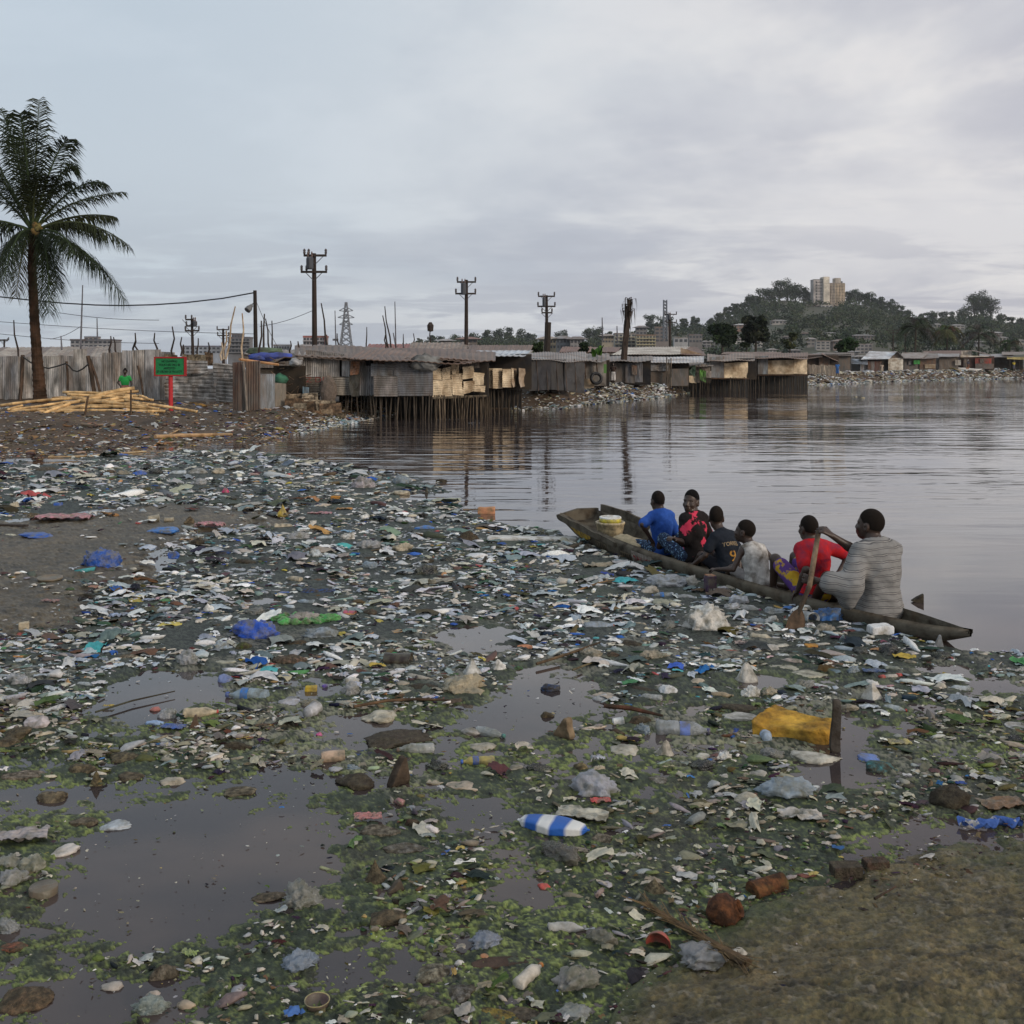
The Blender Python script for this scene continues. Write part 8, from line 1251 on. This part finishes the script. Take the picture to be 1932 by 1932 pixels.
        if kind in ('wedge', 'shard'): t = v[:, 2]+.5; v[:, 0] = v[:, 0]*(1-.85*t)+(.22*t if kind == 'wedge' else .15*t)
        if kind == 'pyr': v[:, :2] *= (1-.85*(v[:, 2]+.5))[:, None]
        if kind == 'post': v[:, 0] += .10*np.sin(v[:, 2]*5); v[:, :2] *= (1-.28*(v[:, 2]+.5))[:, None]
        if kind == 'foamblock': v[:, 1] *= np.interp(x, [-.5, .5], [1.25, .7]); v[:, 2] += np.where((x < -.28) & (v[:, 2] > 0), .5*np.clip(-.28-x, 0, .2), 0)*2
        amt = {'block': .12, 'brick': .05, 'foamblock': .17, 'pyr': .04, 'carton': .05, 'board': .03, 'plank': .05, 'plankt': .05, 'slab': .14, 'post': .10, 'wedge': .12, 'shard': .08, 'pillow': .05, 'leafy': .08}[kind]
        v = crump(v*np.array(dims), amt, 3.2, sd)
        if kind == 'foamblock': v = crump(v, .05, 14, sd+5)
        v = v*w; v[:, 2] += w*dims[2]*(.5 if kind in ('post', 'wedge', 'shard', 'pyr', 'carton') else .28)-.01*(kind == 'shard')
        m = {'block': 'foam', 'brick': 'rubbish', 'foamblock': 'yellowfoam', 'pyr': 'foam', 'carton': 'plastic', 'board': 'foam', 'plank': 'wood', 'plankt': 'wood', 'slab': 'plastic' if max(col) > .3 else 'rubbish', 'post': 'wood', 'wedge': 'wood', 'shard': 'plastic', 'pillow': 'strippillow', 'leafy': 'rubbish'}[kind]
        out.append(('body', v, f, m, col, True))
        if kind == 'carton':
            for (xx, zz, ww, hh) in ((-.17, .25, .2, .24), (.14, .25, .2, .24)): B = MB(); B.box((xx*w, -.31*w, (zz)*w), (ww*w, .03*w, hh*w)); out.append(('white_panel', np.array(B.v), B.f, 'plastic', (.55, .54, .52), False))
            B = MB(); B.box((0, 0, 1.12*w), (.5*w, .5*w, .12*w), .1, jit=.03*w); out.append(('torn_top', np.array(B.v), B.f, 'plastic', (.42, .16, .06), False))
    elif kind in ('sheet', 'twist'):
        n = 26; B = MB(); B.grid(lambda a, b: (a-.5, b-.5, 0), n, n); v = np.array(B.v); f = list(B.f); x, y = v[:, 0].copy(), v[:, 1].copy()
        if kind == 'sheet': v[:, 1] *= .5; ed = .12*(vnoise(np.arctan2(y, x)*2.2+sd, np.full(len(x), 3.3))-.5); v[:, 0] *= 1+ed; v[:, 1] *= 1+ed*3; rd = 1-np.abs(2*fbm(x*4+sd, y*3, o=3, s=sd % 40)-1); v[:, 2] = (rd-.45)*h*.62+.06*h*(1-(2*x)**2)
        else: v[:, 1] = y*.16*(1+.5*np.sin(x*24)); v[:, 2] = .06*np.cos(y*6+x*20)+.05; v[:, 1] += .05*np.sin(x*9)
        nb = len(v); v2 = v-np.array([0, 0, .015]); v = np.concatenate([v, v2]); f = f+[tuple(i+nb for i in reversed(q)) for q in f]; v = v*w; v[:, 2] = np.maximum(v[:, 2], -.01)+.012
        out.append(('body', v, f, {'twist': 'striptwist'}.get(kind, 'film' if kind == 'sheet' and max(col)-min(col) > .12 else 'plastic'), col, True))
    elif kind == 'ring':
        n, m = 90, 10; V = []; F_ = []
        for i in range(n):
            a = 2*math.pi*i/n; R0 = .5*(1+.12*math.sin(3*a+1)+.06*math.sin(11*a)); ww = .10*(1+.5*math.sin(5*a)+.3*math.sin(13*a))
            for j in range(m): b = 2*math.pi*j/m; V.append(((R0-.1+ww*math.cos(b))*math.cos(a), (R0-.1+ww*math.cos(b))*math.sin(a)*.5, .05*math.sin(b)*(1+.6*math.sin(17*a)))); F_.append((i*m+j, i*m+(j+1) % m, ((i+1) % n)*m+(j+1) % m, ((i+1) % n)*m+j))
        v = crump(np.array(V), .10, 7, sd)*w; v[:, 2] += .035; out.append(('body', v, F_, 'film', col, False))
    elif kind == 'twigs':
        B = MB(); rr = random.Random(sd)
        for i in range(46): a = rr.uniform(-.5, .5); p = Vector((rr.uniform(-.4, .4), rr.uniform(-.2, .2), rr.uniform(0, .10))); q = p+Vector((math.cos(a), math.sin(a), rr.uniform(-.1, .35)))*rr.uniform(.2, .5); B.tube([p*w, (p+q)*.5*w+Vector((0, 0, .02*w)), q*w], .008*w, 4)
        out.append(('body', np.array(B.v), B.f, 'rubbish', col, False))
    return out
mat('yellowfoam', src='obj', rough=.85, spec=.15, dirt=[(.36, .17, .02), (.06, .04, .02)], damt=.22, dscale=5, dsoft=.3, var=.25, vscale=14, bump=.8, bscale=22)
mat('strippillow', base=(.02, .095, .36), rough=.5, spec=.3, stripes=[(0, 7.4, .24, (.58, .58, .57))], var=.1, bump=.2, bscale=40)
mat('striptwist', base=(.44, .42, .40), rough=.8, spec=.15, dirt=[(.03, .10, .36)], damt=.32, dscale=13, dsoft=.04, var=.2, bump=.4)
NAMES = {'ball': 'ball', 'bottle end': 'bottle_end'}
def ground_at(u, v):
    p = G(u, v); z = 0.0; ml = float(mudl(np.array([u]), np.array([v]))[0]); mr = float(mudr(np.array([u]), np.array([v]))[0])
    if ml > .1: z = .035
    if mr > .2: z = .03+.10*float(sstep(0, 6, mr))
    return G(u, v, z)
def litter():
    for i, it in enumerate(ITEMS):
        kind, u, v, wpx, h, rot, col, lab, cat = it[:9]; extra = it[9:]; r = np.random.default_rng(900+i)
        p = ground_at(u, v); w = wpx*p.y/F; parts = unit(kind, r, w, h, col); name = cat.replace(' ', '_'); rz = math.radians(rot)
        if kind in ('bottle',) : rz += math.pi if (i % 3 == 0 and 'magenta' not in lab and 'orange' not in lab and 'tan bottle' not in lab and 'teal' not in lab) else 0
        if lab.startswith('large clear bottle with blue cap'): rz = math.radians(176)
        if 'left' in lab and 'brown cap' in lab: rz = math.pi
        if len(parts) == 1:
            _, vv, f, m, c, sm = parts[0]; o = link(name, mesh_data(name, vv, f if isinstance(f, np.ndarray) else f, None, sm), M_(m), None, c); o.location = p; o.rotation_euler.z = rz; tag(o, lab, cat, 'litter in the lagoon')
        else:
            o = empty(name, p, lab, cat, 'litter in the lagoon', rz)
            for (pn, vv, f, m, c, sm) in parts:
                if c is None: c = extra[0] if extra else col
                if isinstance(c, str):
                    if len(extra) < 2: continue
                    c = extra[1]
                link(pn, mesh_data(pn, vv, f, None, sm), M_(m), o, c)
    def stick(lab, pts, r, c, cat='stick', nm='stick', z=.02, m='wood'):
        B = MB(); B.tube([ground_at(u, v)+Vector((0, 0, z+r+dz)) for (u, v, dz) in pts], [r]*(len(pts)-1)+[r*.6], 7, wob=.12); tag(B.build(nm, M_(m), None, c), lab, cat, 'sticks floating in the litter')
    stick('long thin brown stick across the middle litter', [(668, 1342, 0), (730, 1334, .01), (790, 1331, .01), (848, 1330, 0)], .009, (.13, .075, .04)); stick('brown reed slanting left of the dark pointed mound', [(1012, 1261, 0), (1070, 1245, .01), (1132, 1225, .02)], .010, (.17, .11, .06)); stick('pale short reed below the slanting brown reed', [(1080, 1272, 0), (1132, 1252, 0)], .008, (.34, .28, .15)); stick('red brown stick left of the large labelled bottle', [(1140, 1345, .01), (1190, 1350, .01), (1250, 1361, 0)], .013, (.12, .045, .025)); stick('thin tan twig in the grey litter right of centre', [(1088, 1120, 0), (1130, 1105, 0), (1168, 1098, 0)], .008, (.2, .13, .07)); stick('thin brown twig lying on the mud by the bricks', [(1650, 1708, 0), (1690, 1690, .01)], .005, (.12, .07, .05)); stick('dark reed along the left water edge', [(180, 1352, 0), (250, 1330, 0), (330, 1312, 0)], .006, (.05, .05, .03))
    o = empty('palm_stalk', ground_at(1310, 1775), 'dry brown palm stalk lying across the mud edge', 'palm stalk'); L = o.location; rg = random.Random(4); B = MB()
    ps = [ground_at(u, v)+Vector((0, 0, .03)) for u, v in ((1216, 1718), (1262, 1748), (1310, 1776), (1360, 1806), (1408, 1834))]; B.tube([p-L for p in ps], [.006, .011, .016, .018, .022], 7, wob=.2, sq=.7); B.build('stalk', M_('wood'), o, (.19, .115, .055)); B = MB()
    for i in range(150):
        t = rg.uniform(.05, 1); k = min(3, int(t*4)); p = ps[k].lerp(ps[k+1], t*4-k)-L; d = (ps[4]-ps[0]).normalized()*(-1 if t < .7 else rg.choice([-1, 1])); s = Vector((-d.y, d.x, 0))*rg.uniform(-1, 1); q = p+(d+s*.5+Vector((0, 0, rg.uniform(-.05, .25)))).normalized()*rg.uniform(.03, .14); B.tube([p, q], [.0028, .001], 4)
    B.build('dry_fibres', M_('wood'), o, (.26, .17, .08))
litter()
